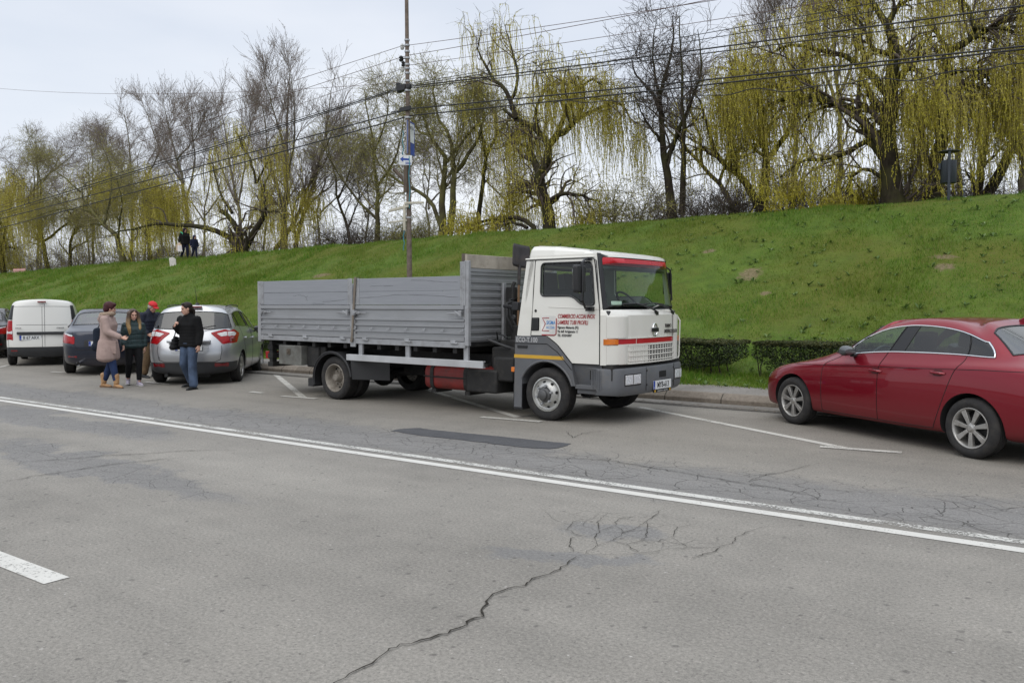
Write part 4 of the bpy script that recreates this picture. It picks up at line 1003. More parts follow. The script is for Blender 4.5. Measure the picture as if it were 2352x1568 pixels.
tree('bare_tree', 'bare grey tree behind the leaning dark trunk', 26, 34, [
    (c5((620, 1110), (630, 700), (620, 400), (600, 190)), 1, .06), (c5((630, 700), (560, 420), (520, 240)), .5, .05), (c5((630, 620), (720, 380), (690, 180)), .5, .05)], 'grey', .18, .9, .95, leafk=.8)
tree('willow_tree', 'yellow-green willow at the far left edge', 27, 28.6, [
    (c5((20, 1150), (10, 1000), (-40, 850), (-60, 700)), 1.1, .3), (c5((10, 1000), (80, 820), (140, 650), (200, 570), (260, 600)), .7, .1), (c5((100, 1000), (60, 990), (0, 980)), .4, .2), (c5((40, 900), (30, 700), (60, 560)), .5, .1), (c5((120, 700), (240, 680), (320, 760)), .4, .1), (c5((-40, 850), (-120, 700), (-150, 560)), .5, .1)], 'willow', .24, 1.05, 1.7, drop=4.6, leafk=1.2)
tree('willow_tree', 'yellow-green willow just left of the walkers', 28, 30.0, [
    (c5((1010, 1080), (1000, 900), (1010, 760), (980, 620)), .9, .2), (c5((1010, 800), (1100, 680), (1200, 640)), .5, .1), (c5((1000, 850), (880, 700), (760, 620), (660, 600)), .55, .1), (c5((980, 640), (860, 560), (740, 540)), .4, .1), (c5((1000, 720), (1080, 600), (1150, 590)), .4, .1)], 'willow', .22, 1.0, 1.7, drop=4.2, leafk=1.2)
tree('willow_tree', 'yellow-green willow between the leaning dark trunk and the white van', 29, 30.5, [
    (c5((470, 1120), (480, 960), (520, 820), (560, 700)), .9, .2), (c5((500, 900), (600, 760), (720, 660), (820, 640)), .5, .1), (c5((520, 820), (440, 680), (380, 600)), .5, .1), (c5((560, 700), (640, 580), (720, 540)), .4, .1)], 'willow', .2, 1.0, 1.3, drop=3.8, leafk=1.1)
tree('willow_tree', 'pale young willow at the foot of the tall straight poplar', 30, 31, [
    (c5((2000, 1000), (1980, 880), (1990, 760), (2010, 640)), .7, .15), (c5((1985, 860), (2060, 760), (2100, 700)), .4, .1), (c5((1985, 800), (1900, 700), (1850, 640)), .4, .1)], 'willow', .15, .9, 1.0, drop=3.0, leafk=.9)
# --- low scrub on and behind the crest
def scrub(seed, px, V, wd, ht, label, style='dark'):
    r = np.random.default_rng(seed); p = onv(px, 600, V); u0 = p.dot(UD); b = uv(u0, V, float(bank_z(u0, V)) - .1); root = thing('shrub', label, 'shrub', tuple(b), ROAD, 'scrub along the crest')
    n = 44; P = np.empty((n, 7, 3)); a = r.uniform(-1, 1, n) * wd * .42; P[:, 0] = np.stack([a, r.uniform(-.8, .8, n), 0 * a], -1); d = np.stack([a * .30 / wd * 2 + r.normal(0, .35, n), r.normal(0, .3, n), np.ones(n)], -1)
    L_ = ht * r.uniform(.5, 1.1, n)
    for k in range(1, 7):
        d += r.normal(0, .22, (n, 3)); d[:, 2] -= .07 * k * .4; d /= np.linalg.norm(d, axis=1, keepdims=True); P[:, k] = P[:, k - 1] + d * (L_ / 6)[:, None]
    Rr = np.linspace(.022, .007, 7)[None] * r.uniform(.6, 1.2, n)[:, None]; A = Acc(); A.add(*tubes(P, Rr, 5)); A.build('stems', BARK_G if style != 'dark' else BARK_D, root)
    b1, r1 = sprout(r, P, Rr, 7, .15, 1.0, .8, .05, 5, .25, .05, .55); b2, r2 = sprout(r, b1, r1, 5, .1, .55, .9, 0, 4, .3, .05, .7)
    A = Acc(); A.add(*tubes(b1, np.maximum(r1, .006), 4)); A.add(*tubes(b2, np.maximum(r2, .0045), 3))
    if style == 'green': A.add(*leaves(r, b2, 3, .06, .4, .22), 1)
    A.build('twigs', [dict(dark=TW_D, grey=TW_G, green=TW_O)[style], LF_G], root)
SC = [(795, 29.5, 5, 2.1, 'dark', 'dark tangle of brush on the crest left of the pole'), (880, 32, 5, 2.6, 'dark', 'dark thin brush behind the pole'), (985, 33, 5, 2.2, 'green', 'greenish brush behind the twin-trunked tree'), (1180, 32, 4.5, 2.0, 'dark', 'dark brush behind the fallen willow shoots'),
      (1460, 29.5, 4, 2.6, 'green', 'green and brown brush left of the dark leafless tree'), (1620, 28.6, 3, 1.5, 'dark', 'low twiggy bush right of the dark leafless tree'), (1690, 31, 5, 2.4, 'grey', 'grey brush under the grey leaning trunk'), (1830, 31, 5, 2.6, 'dark', 'dark brush under the left of the big yellow crowns'), (1960, 30.5, 4.5, 2.3, 'grey', 'grey brush left of the biggest willow trunk'), (2120, 32, 5, 2.2, 'dark', 'dark brush between the two biggest willow trunks'), (2260, 31.5, 5, 2.0, 'grey', 'grey brush right of the litter bin'),
      (700, 33, 6, 2.2, 'dark', 'dark brush at the foot of the poplars'), (500, 33, 7, 2.6, 'green', 'greenish brush behind the walkers'), (370, 34, 7, 3.0, 'grey', 'grey brush left of the walkers'), (250, 33, 7, 3.2, 'dark', 'dark brush under the leaning dark trunk'), (130, 33, 8, 3.4, 'green', 'greenish brush above the white van'), (30, 34, 9, 3.2, 'dark', 'dark brush behind the park bench')]
for i, (px, V_, w_, h_, st, lb) in enumerate(SC): scrub(200 + i, px, V_, w_, h_, lb, st)
# finer grey-brown trees standing further back, beyond the crest
FAR = [(95, 600, 330, 42, 'faint grey tree far back above the black car'), (205, 595, 300, 41, 'faint grey tree far back above the navy car'), (330, 590, 290, 42, 'faint grey tree far back left of the walkers'), (470, 580, 300, 40, 'faint grey tree far back right of the walkers'),
       (605, 570, 300, 43, 'faint grey tree far back between the low-forked willow and the poplar'), (735, 560, 330, 41, 'faint grey tree far back right of the fanned poplar'), (840, 555, 330, 43, 'faint grey tree far back just left of the pole'), (985, 540, 300, 42, 'faint grey tree far back behind the twin-trunked tree'), (1170, 525, 300, 42, 'faint grey tree far back above the fallen willow shoots')]
for i, (px, y0, y1, V_, lb) in enumerate(FAR):
    q = random.Random(50 + i); h = y0 - y1
    tree('bare_tree', lb, 300 + i, V_, [([(px, y0), (px + q.uniform(-8, 8), y0 - h * .35), (px + q.uniform(-18, 18), y0 - h * .7), (px + q.uniform(-20, 20), y1)], 1, .07),
        ([(px, y0 - h * .25), (px - 30 - q.uniform(0, 20), y0 - h * .55), (px - 55, y1 + 35)], .55, .07), ([(px, y0 - h * .3), (px + 30 + q.uniform(0, 20), y0 - h * .6), (px + 55, y1 + 40)], .55, .07), ([(px, y0 - h * .5), (px + q.uniform(-25, 25), y0 - h * .75), (px + q.uniform(-35, 35), y1 + 15)], .4, .06)], 'grey', .17, 1.0, 1.0, leafk=1.0)
SC2 = [(75, 31, 8, 3.2, 'grey', 'grey brush behind the far-left willow'), (190, 31, 7, 3.2, 'grey', 'grey brush beside the leaning dark trunk'), (320, 30.5, 6, 2.8, 'green', 'greenish brush just left of the walkers'), (440, 31.5, 6, 2.6, 'grey', 'grey brush directly behind the walkers'), (600, 31, 6, 2.4, 'grey', 'grey brush right of the low-forked willow'), (930, 30.5, 4, 2.2, 'green', 'greenish brush just left of the pole, low on the crest'), (1400, 32, 5, 2.6, 'grey', 'grey brush right of the centre willow')]
for i, (px, V_, w_, h_, st, lb) in enumerate(SC2): scrub(260 + i, px, V_, w_, h_, lb, st)
# ================================================================== cars
M_TYRE = mat('tyre_rubber', (.019, .018, .018), .88, var=.3, vs=12, dirt=((.055, .049, .042), 9, .46, .5))
M_ALLOY = mat('alloy', (.40, .39, .37), .4, .6, var=.2, dirt=((.17, .145, .12), 12, .45, .6))
M_DARKM = mat('dark_metal', (.03, .03, .03), .6, .4)
M_CHROME = mat('chrome', (.75, .76, .77), .12, 1, var=.03)
M_TRIM = mat('black_trim', (.012, .012, .013), .4)
M_SEAM = mat('panel_gap', (.006, .005, .005), .8)
M_CLAD = mat('bumper_plastic', (.030, .031, .033), .6)
M_WELL = mat('wheel_well', (.008, .008, .008), .95)
M_INT = mat('cabin_dark', (.020, .020, .021), .8); M_SEAT = mat('seat_cloth', (.035, .036, .038), .9)
M_GL = glass('window_glass', (.70, .80, .76), base=.02); M_GLD = glass('tinted_glass', (.26, .28, .28), base=.02); M_GLR = glass('rear_glass', (.22, .25, .26), base=.12); M_GLT = glass('dark_rear_glass', (.09, .095, .10), base=.03); M_LAMPGL = glass('lamp_glass', (.9, .9, .9))
M_REDL = mat('red_lens', (.30, .004, .007), .2, spec=.25, coat=.25, var=.3, vs=20); M_REDD = mat('dark_red_lens', (.16, .004, .008), .12, coat=1, var=.2, vs=20)
M_CLRL = mat('clear_lens', (.58, .58, .58), .2, spec=.3, coat=.3, var=.2, vs=30); M_ORL = mat('orange_lens', (.62, .16, .01), .2, coat=1)
M_PLATE = mat('plate_white', (.70, .71, .70), .4, var=.05); M_PBLUE = mat('plate_blue', (.01, .05, .36), .4); M_INK = mat('plate_ink', (.012, .012, .014), .5)

def carpaint(name, col, dirt=(.20, .16, .13), amt=.35, metal=.35, zlow=.55):
    t = NT(name); P = t.coords(); sp = t.n('ShaderNodeSeparateXYZ'); t.l(P, sp.inputs[0])
    n = t.noise(P, 3, 5, .65); s = t.noise(t.coords((9, 9, 1.2)), 3, 4, .7)
    low = t.ramp(sp.outputs[2], (.22, 1.0), (zlow, 0.0))           # road film thrown up on the lower panels
    k = t.math('MULTIPLY', t.math('MULTIPLY', low, t.ramp(t.math('ADD', t.math('MULTIPLY', n, .5), t.math('MULTIPLY', s, .5)), (.3, .35), (.7, 1.0))), amt)
    t.set(col=t.mix(k, col, dirt), metal=metal, rough=t.math('ADD', .30, t.math('MULTIPLY', k, .6)), coat=t.math('SUBTRACT', .75, t.math('MULTIPLY', k, 1.6)), coatr=.03, spec=.25)
    return t.m

STN = ('Fc', 'Fm', 'Fk', 'S0', 'S1', 'S2', 'S3', 'B1', 'B2', 'S4', 'C1', 'C2', 'S5', 'Rk', 'Rm', 'Rc')
def car_shell(levels, wheel, R_arch, paint, wb, groups, roof_mid=.014, track=.75, archc=None, mats_extra=(), sub=2):
    """levels: rows of 16 (x,y,z) points from front centre round the left side to rear centre.
    groups: function(level, column) -> slot index. Returns one evaluated mesh with slots and its BVH."""
    n = 16; rings = []
    for lv in levels:
        half = [Vector(p) for p in lv]
        rings.append(half + [Vector((p.x, -p.y, p.z)) for p in half[-2:0:-1]])
    K = len(rings[0]); vs = [p for r in rings for p in r]; fs = []; mi = []
    col = lambda k: k if k < 15 else 29 - k
    for i in range(len(rings) - 1):
        for k in range(K):
            fs.append((i * K + k, i * K + (k + 1) % K, (i + 1) * K + (k + 1) % K, (i + 1) * K + k)); mi.append(groups(i, col(k)))
    top = (len(rings) - 1) * K; mid = []
    for k in range(n):
        if k in (0, 15): mid.append(top + k); continue
        a = rings[-1][k]; vs.append(Vector((a.x, 0, a.z + roof_mid))); mid.append(len(vs) - 1)
    for k in range(n - 1):
        for s in (0, 1):
            a, b = (top + k, top + k + 1) if s == 0 else (top + (K - k) % K, top + (K - k - 1) % K)
            f = [a, b, mid[k + 1], mid[k]]; q = []
            for v in f:
                if v not in q: q.append(v)
            fs.append(tuple(q if s == 0 else q[::-1])); mi.append(0)
    for k in range(n - 1):          # floor
        a, b, c, d = k, k + 1, (K - k - 1) % K, (K - k) % K; q = []
        for v in (d, c, b, a):
            if v not in q: q.append(v)
        fs.append(tuple(q)); mi.append(1)
    me = bpy.data.meshes.new('shell'); me.from_pydata([tuple(v) for v in vs], [], fs); me.polygons.foreach_set('material_index', mi)
    bm = bmesh.new(); bm.from_mesh(me); bmesh.ops.recalc_face_normals(bm, faces=bm.faces); bm.to_mesh(me); bm.free()
    o = bpy.data.objects.new('shell', me); C.objects.link(o)
    slots = [paint, M_WELL, M_GL] + [paint] * 12
    for m in slots: me.materials.append(m)
    o.modifiers.new('s', 'SUBSURF').levels = sub; o.modifiers['s'].render_levels = sub
    tmp = []
    if R_arch:
        for wx in (0, -wb):
            for s in (1, -1):
                c = MB().mat(1); c.lathe([(.0001, s * (track - .22)), (R_arch, s * (track - .22)), (R_arch, s * 1.3), (.0001, s * 1.3)], 48, (wx, 0, wheel + (archc or 0)), 'y')
                co = c.build('cutter', [paint] + [M_WELL]); co.data.polygons.foreach_set('material_index', [1] * len(co.data.polygons)); co.hide_render = True; tmp.append(co)
                b = o.modifiers.new('b', 'BOOLEAN'); b.object = co; b.operation = 'DIFFERENCE'; b.solver = 'EXACT'
                try: b.material_mode = 'INDEX'
                except Exception: pass
    me2 = evaluated(o)
    for c in tmp: drop(c)
    drop(o); return me2
def split_mesh(me, key):
    """cut a mesh into pieces by key(polygon) -> dict name -> (verts, faces)"""
    co = [v.co.copy() for v in me.vertices]; D = {}
    for p in me.polygons:
        k = key(p)
        if k is None: continue
        d = D.setdefault(k, ({}, [], [])); f = []
        for v in p.vertices:
            if v not in d[0]: d[0][v] = len(d[1]); d[1].append(co[v])
            f.append(d[0][v])
        d[2].append(tuple(f))
    return {k: (d[1], d[2]) for k, d in D.items()}
def boundary(vs, fs):
    E = {}
    for f in fs:
        for a, b in zip(f, f[1:] + f[:1]): E[(min(a, b), max(a, b))] = E.get((min(a, b), max(a, b)), 0) + 1
    return [(vs[a], vs[b]) for (a, b), n in E.items() if n == 1]
def edge_tubes(mb, edges, r, n=6):
    for a, b in edges: 
        if (a - b).length > 1e-5:
            d = (b - a).normalized() * r * .4; mb.tube([a - d, b + d], r, n)
def project(bvh, poly, origin, uax, vax, direction, off=.004, step=.03, thick=None):
    """a 2-D outline laid onto a body along a direction -> verts, faces"""
    v, f = flatfill(poly, (), step); O = Vector(origin); ua = Vector(uax).normalized(); va = Vector(vax).normalized(); d = Vector(direction).normalized(); o = []; last = None
    for x, y in v:
        p = O + ua * x + va * y; hit, nrm, _, dist = bvh.ray_cast(p - d * 3, d, 8)
        if hit is None: hit = last if last is not None else p; nrm = -d
        if nrm.dot(d) > 0: nrm = -nrm
        last = hit; o.append(hit + nrm * off)
    return o, f
def decal(name, bvh, poly, origin, uax, vax, direction, m, parent, off=.004, step=.035):
    mb = MB(); v, f = project(bvh, poly, origin, uax, vax, direction, off, step); mb.add(v, f); return mb.build(name, m, parent, 60)

def wheel(parent, x, y, rad, wid, rim, style, name='wheel', n=7):
    """road wheel whose outer face looks along the sign of y"""
    s = 1 if y > 0 else -1; c = (x, y, rad); y0, y1 = -wid * s, 0.0
    e = bpy.data.objects.new(name, None); C.objects.link(e); e.parent = parent; e.location = c; e.empty_display_size = .1
    mb = MB(); R1 = rad; Rr = rim
    prof = [(Rr - .012, y1 - .02 * s), (Rr + .006, y1 - .004 * s), (Rr + .03, y1 + .004 * s), ((Rr + R1) / 2, y1 + .008 * s), (R1 - .025, y1 - .006 * s), (R1 - .006, y1 - .025 * s), (R1, y1 - .05 * s)]
    k = 5
    for i in range(k): 
        a = y1 - .05 * s + (y0 - y1 + .10 * s) * i / (k - 1)
        if i: prof += [(R1 - .008, a - .006 * -s), (R1 - .008, a)]
        prof += [(R1, a)]
    prof += [(R1 - .02, y0 + .01 * s), (Rr, y0), (Rr - .012, y0 + .02 * s)]
    mb.lathe(prof, 48); mb.build('tyre', M_TYRE, e, 40)
    mb = MB()
    if style == 'alloy':
        mb.lathe([(Rr - .006, -.012 * s), (Rr, -.004 * s), (Rr - .012, -.002 * s), (Rr - .022, -.012 * s), (Rr - .03, -.05 * s), (Rr - .035, -wid * .9 * s)], 48)
        mb.lathe([(.001, -.004 * s), (.028, -.004 * s), (.034, -.010 * s), (.058, -.016 * s), (.062, -.03 * s), (.03, -.07 * s)], 24)
        for k in range(n):
            a = 2 * math.pi * k / n + .2; M = Matrix.Rotation(-a, 4, 'Y')
            w0, w1 = .018, .031 * (7 / n) ** .5
            P = [(.05, -.012 * s, -w0), (Rr - .014, -.010 * s, -w1), (Rr - .014, -.010 * s, w1), (.05, -.012 * s, w0), (.05, -.05 * s, -w0 * .8), (Rr - .02, -.06 * s, -w1 * .8), (Rr - .02, -.06 * s, w1 * .8), (.05, -.05 * s, w0 * .8)]
            mb.add(P, [(0, 1, 2, 3), (7, 6, 5, 4), (0, 4, 5, 1), (1, 5, 6, 2), (2, 6, 7, 3), (3, 7, 4, 0)], M)
            b = Matrix.Rotation(-(a + math.pi / n), 4, 'Y'); mb.lathe([(.001, -.018 * s), (.009, -.018 * s), (.009, -.03 * s)], 8, tuple(b @ Vector((.045, 0, 0))))
        mb.build('rim', M_ALLOY, e, 35, bev=.004)
        mb = MB(); mb.lathe([(.001, -.09 * s), (.14, -.09 * s), (.145, -.10 * s), (.145, -.13 * s), (Rr - .036, -.14 * s)], 32); mb.build('brake_disc', M_DARKM, e)
    elif style == 'steel':
        mb.lathe([(Rr - .004, -.006 * s), (Rr - .02, -.012 * s), (Rr - .03, -.05 * s), (Rr - .05, -.075 * s), (.12, -.05 * s), (.09, -.03 * s), (.07, -.05 * s), (.001, -.05 * s)], 36); mb.build('rim', M_ALLOY, e)
    return e
def plate(parent, loc, rot, txt, wd=.52, ht=.11, country='RO', sx=.8):
    p = MB(); p.b2(-wd / 2 - .006, wd / 2 + .006, .003, .010, -.006, ht + .006); e = p.build('number_plate', M_TRIM, parent, bev=.003); e.location = loc; e.rotation_euler = rot
    p = MB(); p.b2(-wd / 2, wd / 2, 0, .003, 0, ht); p.build('plate_face', M_PLATE, e)
    p = MB(); p.b2(-wd / 2 + .002, -wd / 2 + .045, -.002, .0, .002, ht - .002); p.build('plate_band', M_PBLUE, e)
    text('plate_lettering', txt, ht * .92, M_INK, e, (.02, -.0015, ht * .17), (R(90), 0, 0), 'CENTER', .001, sx=sx, bold=.0015)
    text('country_letter', country, ht * .24, M_PLATE, e, (-wd / 2 + .024, -.003, ht * .12), (R(90), 0, 0), 'CENTER', .0005)
    return e
def cabin(parent, x0, x1, hw, zf, zs, seats, dash_x, zdash, wheel_y):
    mb = MB(); mb.b2(x1, x0, -hw, hw, zf - .03, zf); mb.b2(dash_x, dash_x + .42, -hw + .02, hw - .02, zf, zdash); mb.b2(x1 - .02, x1 + .03, -hw, hw, zf, zs + .12); mb.build('dashboard', M_INT, parent, bev=.03)
    for x in seats:
        for y in (-.37, .37):
            mb = MB(); mb.box((x, y, zs - .12), (.50, .48, .16)); mb.box((x - .27, y, zs + .20), (.14, .46, .56), (0, R(-14), 0)); mb.box((x - .36, y, zs + .60), (.09, .27, .19), (0, R(-10), 0)); mb.tube([(x - .34, y - .05, zs + .44), (x - .36, y - .05, zs + .56)], .008, 6); mb.tube([(x - .34, y + .05, zs + .44), (x - .36, y + .05, zs + .56)], .008, 6)
            mb.build('seat', M_SEAT, parent, bev=.04)
    mb = MB(); M = Matrix.Translation((dash_x - .06, wheel_y, zdash + .02)) @ Matrix.Rotation(R(62), 4, 'Y')
    mb.T = M; mb.tube([(.185 * math.cos(q), .185 * math.sin(q), 0) for q in np.linspace(0, 2 * math.pi, 25)[:-1]], .016, 8, closed=True); mb.box((0, 0, -.02), (.12, .12, .05)); mb.box((0, 0, -.005), (.04, .36, .02)); mb.T = None
    mb.build('steering_wheel', mat('steering_grey', (.10, .11, .115), .6), parent)
def mirror(parent, x, y, z, cap, s):
    y -= .06 * s; mb = MB(); n = 14
    for i, (yy, k) in enumerate(((0, .55), (.03, .86), (.09, 1.0), (.15, .94), (.185, .66), (.195, .3))):
        if i == 0: rows = []
        rows.append([(-.07 if math.cos(q) < -.75 else .075 * k * math.cos(q) + .012, yy * s, .068 * k * math.sin(q) * (1.08 if math.sin(q) > 0 else .9)) for q in np.linspace(0, 2 * math.pi, n, endpoint=False)])
    mb.grid(rows, closed=True); mb.add(rows[-1], [tuple(range(n))]); mb.add(rows[0], [tuple(range(n))[::-1]])
    o = mb.build('wing_mirror', cap, parent, 50); o.location = (x, y, z)
    mb = MB(); mb.box((0, -.03 * s, -.055), (.07, .11, .035)); mb.build('mirror_foot', M_TRIM, o, bev=.01)
    return o

SLOT = dict(paint=0, well=1, ws=2, sgf=3, sgr=4, rg=5, pil=6, clad=7, df=8, dr=9, sgq=10)
def finish_car(root, me, paint, clad=M_CLAD, glassf=M_GL, glassr=M_GLD, rear=M_GLR, ws=M_GL, chrome=None, third=True, chrome_r=.010, door_names=('door', 'door')):
    """split the evaluated shell into body, doors and panes"""
    side = lambda p: 'L' if p.center.y > 0 else 'R'
    def key(p):
        m = p.material_index
        if m in (SLOT['df'], SLOT['dr'], SLOT['sgf'], SLOT['sgr'], SLOT['sgq'], SLOT['pil']): return (m, side(p))
        return (m, '')
    D = split_mesh(me, key); bvh = BVHTree.FromPolygons([v.co for v in me.vertices], [tuple(p.vertices) for p in me.polygons])
    # body with its dark wells in one mesh
    mb = MB()
    if (0, '') in D: mb.mat(0).add(*D[(0, '')])
    if (1, '') in D: mb.mat(1).add(*D[(1, '')])
    mb.build('body', [paint, M_WELL], root, 40, weld=True)
    if (7, '') in D: mb = MB(); mb.add(*D[(7, '')]); mb.build('bumper', clad, root, 40)
    for k, nm, m in ((2, 'windscreen', ws), (5, 'rear_window', rear)):
        if (k, '') in D:
            mb = MB(); mb.mat(0).add(*D[(k, '')]); o = mb.build(nm, [m, M_TRIM], root, 60)
            mb = MB(); edge_tubes(mb, boundary(*D[(k, '')]), .011); mb.build('rubber_seal', M_TRIM, o)
    for s in 'LR':
        doors = {}
        for k in (8, 9):
            if (k, s) in D:
                mb = MB(); mb.mat(0).add(*D[(k, s)]); mb.mat(1); edge_tubes(mb, boundary(*D[(k, s)]), .0045, 4)
                doors[k] = mb.build('door', [paint, M_SEAM], root, 40)
        union_v = []; union_f = []
        for k, nm, m, dk in ((3, 'side_window', glassf, 8), (4, 'side_window', glassr, 9), (10, 'quarter_window', glassr, None), (6, 'pillar_trim', M_TRIM, None)):
            if (k, s) in D:
                v, f = D[(k, s)]; mb = MB(); mb.add(v, f); o = mb.build(nm, m, doors.get(dk, root), 60)
                if k != 6:
                    mb = MB(); edge_tubes(mb, boundary(v, f), .009); mb.build('window_seal', M_TRIM, o)
                b = len(union_v); union_v += v; union_f += [tuple(b + i for i in q) for q in f]
        if chrome:
            # weld shared edges, then a bright strip round the whole side glass
            ids = {}; mp_ = []; uv_ = []
            for p in union_v:
                q = (round(p.x, 4), round(p.y, 4), round(p.z, 4))
                if q not in ids: ids[q] = len(uv_); uv_.append(p)
                mp_.append(ids[q])
            E = boundary(uv_, [tuple(mp_[i] for i in f) for f in union_f])
            off = Vector((0, .006 if s == 'L' else -.006, 0)); mb = MB(); edge_tubes(mb, [(a + off, b + off) for a, b in E], chrome_r); mb.build('window_trim', chrome, root)
    return bvh

def L_(xs, ys, zs):
    def ex(a): return a if isinstance(a, (list, tuple)) else [a] * 16
    return list(zip(ex(xs), ex(ys), ex(zs)))
# ---------------- three-box saloon (metres, front axle at the origin, nose along +x)
def saloon_levels(k=1.0, rear=0.0):
    X = [.87, .84, .70, .44, 0, -.56, -1.1, -1.55, -1.66, -2.0, -2.22, -2.75, -3.2, -3.63, -3.80, -3.84]
    W = [0, .50, .79, .885, .905, .905, .908, .91, .91, .908, .905, .905, .885, .76, .45, 0]
    def w(ins, e=0): return [max(0, y - ins) if y else 0 for y in W]
    l0 = L_([x * .985 for x in X], w(.10), .19)
    l1 = L_([x * .995 for x in X], w(.03), [.24, .24, .25, .26, .26, .235, .235, .235, .235, .235, .24, .26, .29, .31, .31, .31])
    X2 = list(X); X2[9] = -2.06; X2[10] = -2.32
    l2 = L_(X2, w(.0), [.42, .42, .43, .44, .44, .42, .42, .42, .42, .42, .43, .46, .50, .52, .52, .52])
    X3 = list(X); X3[9] = -2.12; X3[10] = -2.47; X3[0] = .86; X3[1] = .82; X3[2] = .67
    l3 = L_(X3, w(-.008), [.58, .58, .60, .64, .67, .67, .68, .69, .69, .70, .71, .73, .73, .72, .72, .72])
    X4 = list(X); X4[0] = .78; X4[1] = .75; X4[2] = .60; X4[3] = .38; X4[9] = -2.16; X4[10] = -2.58; X4[12] = -3.2; X4[13] = -3.58; X4[14] = -3.76; X4[15] = -3.81
    l4 = L_(X4, [0, .46, .72, .83, .872, .885, .893, .897, .897, .896, .893, .888, .865, .735, .44, 0], [.69, .69, .715, .765, .81, .845, .872, .893, .897, .915, .935, .955, .965, .955, .955, .955])
    l4b = L_([.70, .67, .52, .32, -.05, -.60, -1.12, -1.56, -1.67, -2.18, -2.62, -2.85, -3.22, -3.54, -3.74, -3.79], [0, .42, .64, .755, .81, .848, .866, .872, .872, .868, .862, .85, .81, .68, .42, 0],
             [.735, .735, .765, .815, .862, .905, .928, .948, .952, .972, .99, 1.005, 1.012, 1.005, 1.012, 1.015])
    l5 = L_([-.46, -.48, -.55, -.60, -.66, -.76, -1.14, -1.60, -1.71, -2.15, -2.66, -2.99, -3.10, -3.18, -3.24, -3.26], [0, .40, .58, .66, .71, .775, .815, .828, .828, .818, .79, .757, .67, .50, .25, 0],
            [.985, .98, .972, .966, .962, .968, .995, 1.018, 1.022, 1.040, 1.060, 1.075, 1.08, 1.085, 1.09, 1.09])
    l6 = L_([-1.22, -1.24, -1.27, -1.29, -1.31, -.92, -1.34, -1.78, -1.87, -2.22, -2.60, -2.93, -2.76, -2.69, -2.66, -2.65], [0, .30, .44, .49, .525, .735, .635, .605, .603, .602, .622, .715, .555, .46, .25, 0],
            [1.372, 1.370, 1.362, 1.355, 1.345, 1.095, 1.335, 1.383, 1.386, 1.375, 1.300, 1.135, 1.335, 1.372, 1.388, 1.392])
    l7 = L_([-1.33, -1.35, -1.39, -1.41, -1.43, -1.47, -1.60, -1.84, -1.93, -2.18, -2.36, -2.44, -2.50, -2.54, -2.55, -2.55], [0, .28, .40, .445, .475, .505, .54, .55, .55, .548, .535, .52, .475, .40, .22, 0],
            [1.402, 1.400, 1.396, 1.392, 1.388, 1.385, 1.405, 1.418, 1.420, 1.418, 1.398, 1.385, 1.392, 1.402, 1.412, 1.416])
    up = lambda l, dy: [(x, y + (dy if y > .2 else 0), z + max(0, z - 1.06) * .27) for x, y, z in l]
    return [l0, l1, l2, l3, l4, l4b, l5, up(l6, .03), [(x, y, z - .028) for x, y, z in up(l7, .03)]]
def saloon_groups(i, c):
    if i == 6:
        if c <= 3: return SLOT['ws']
        if c in (5, 6): return SLOT['sgf']
        if c == 7: return SLOT['pil']
        if c in (8, 9): return SLOT['sgr']
        if c == 10: return SLOT['sgq']
        if c in (12, 13, 14): return SLOT['rg']
    if 1 <= i <= 5:
        if c in (5, 6): return SLOT['df']
        if c in (7, 8, 9): return SLOT['dr']
    return 0
CAR_GRP = 'cars parked along the kerb'
# ---------------- red saloon on the right
P_RED = carpaint('red_paint', (.205, .006, .016), dirt=(.15, .07, .06), amt=.55, metal=.45)
red = thing('parked_car', 'dark red saloon parked at an angle on the right', 'car', (4.683, 11.666, 0), R(112.1), CAR_GRP)
me = car_shell(saloon_levels(), .325, .375, P_RED, 2.75, saloon_groups)
bv = finish_car(red, me, P_RED, chrome=M_CHROME, ws=M_GL, chrome_r=.0075)
for x in (0, -2.75):
    for y in (.895, -.895): wheel(red, x, y, .325, .205, .222, 'alloy')
cabin(red, -.5, -3.1, .70, .35, .62, (-1.35, -2.2), -.95, .93, .37)
mirror(red, -1.04, .90, 1.06, mat('grey_mirror', (.05, .055, .06), .3, coat=.5), 1); mirror(red, -1.04, -.90, 1.06, mat('grey_mirror', (.05, .055, .06), .3), -1)
def handles(root, bvh, spots, m, s):
    for x, z in spots:
        hit, nrm, _, _ = bvh.ray_cast(Vector((x, 3 * s, z)), Vector((0, -s, 0)), 6)
        y = hit.y if hit else .9 * s
        mb = MB(); mb.tube([(x + .09, y, z + .008), (x + .06, y + .028 * s, z + .004), (x - .06, y + .03 * s, z), (x - .10, y, z - .002)], [.013, .016, .016, .013], 8); mb.build('door_handle', m, root)
        mb = MB(); v, f = project(bvh, roundpoly([(x - .07, z - .035), (x + .055, z - .035), (x + .055, z + .035), (x - .07, z + .035)], .03), (0, 0, 0), (1, 0, 0), (0, 0, 1), (0, -s, 0), .0025, .03); mb.add(v, f); mb.build('handle_recess', mat('handle_shadow_cup', (.07, .004, .006), .5) if m is P_RED else m, root)
handles(red, bv, ((-1.45, .845), (-2.33, .885)), P_RED, 1)
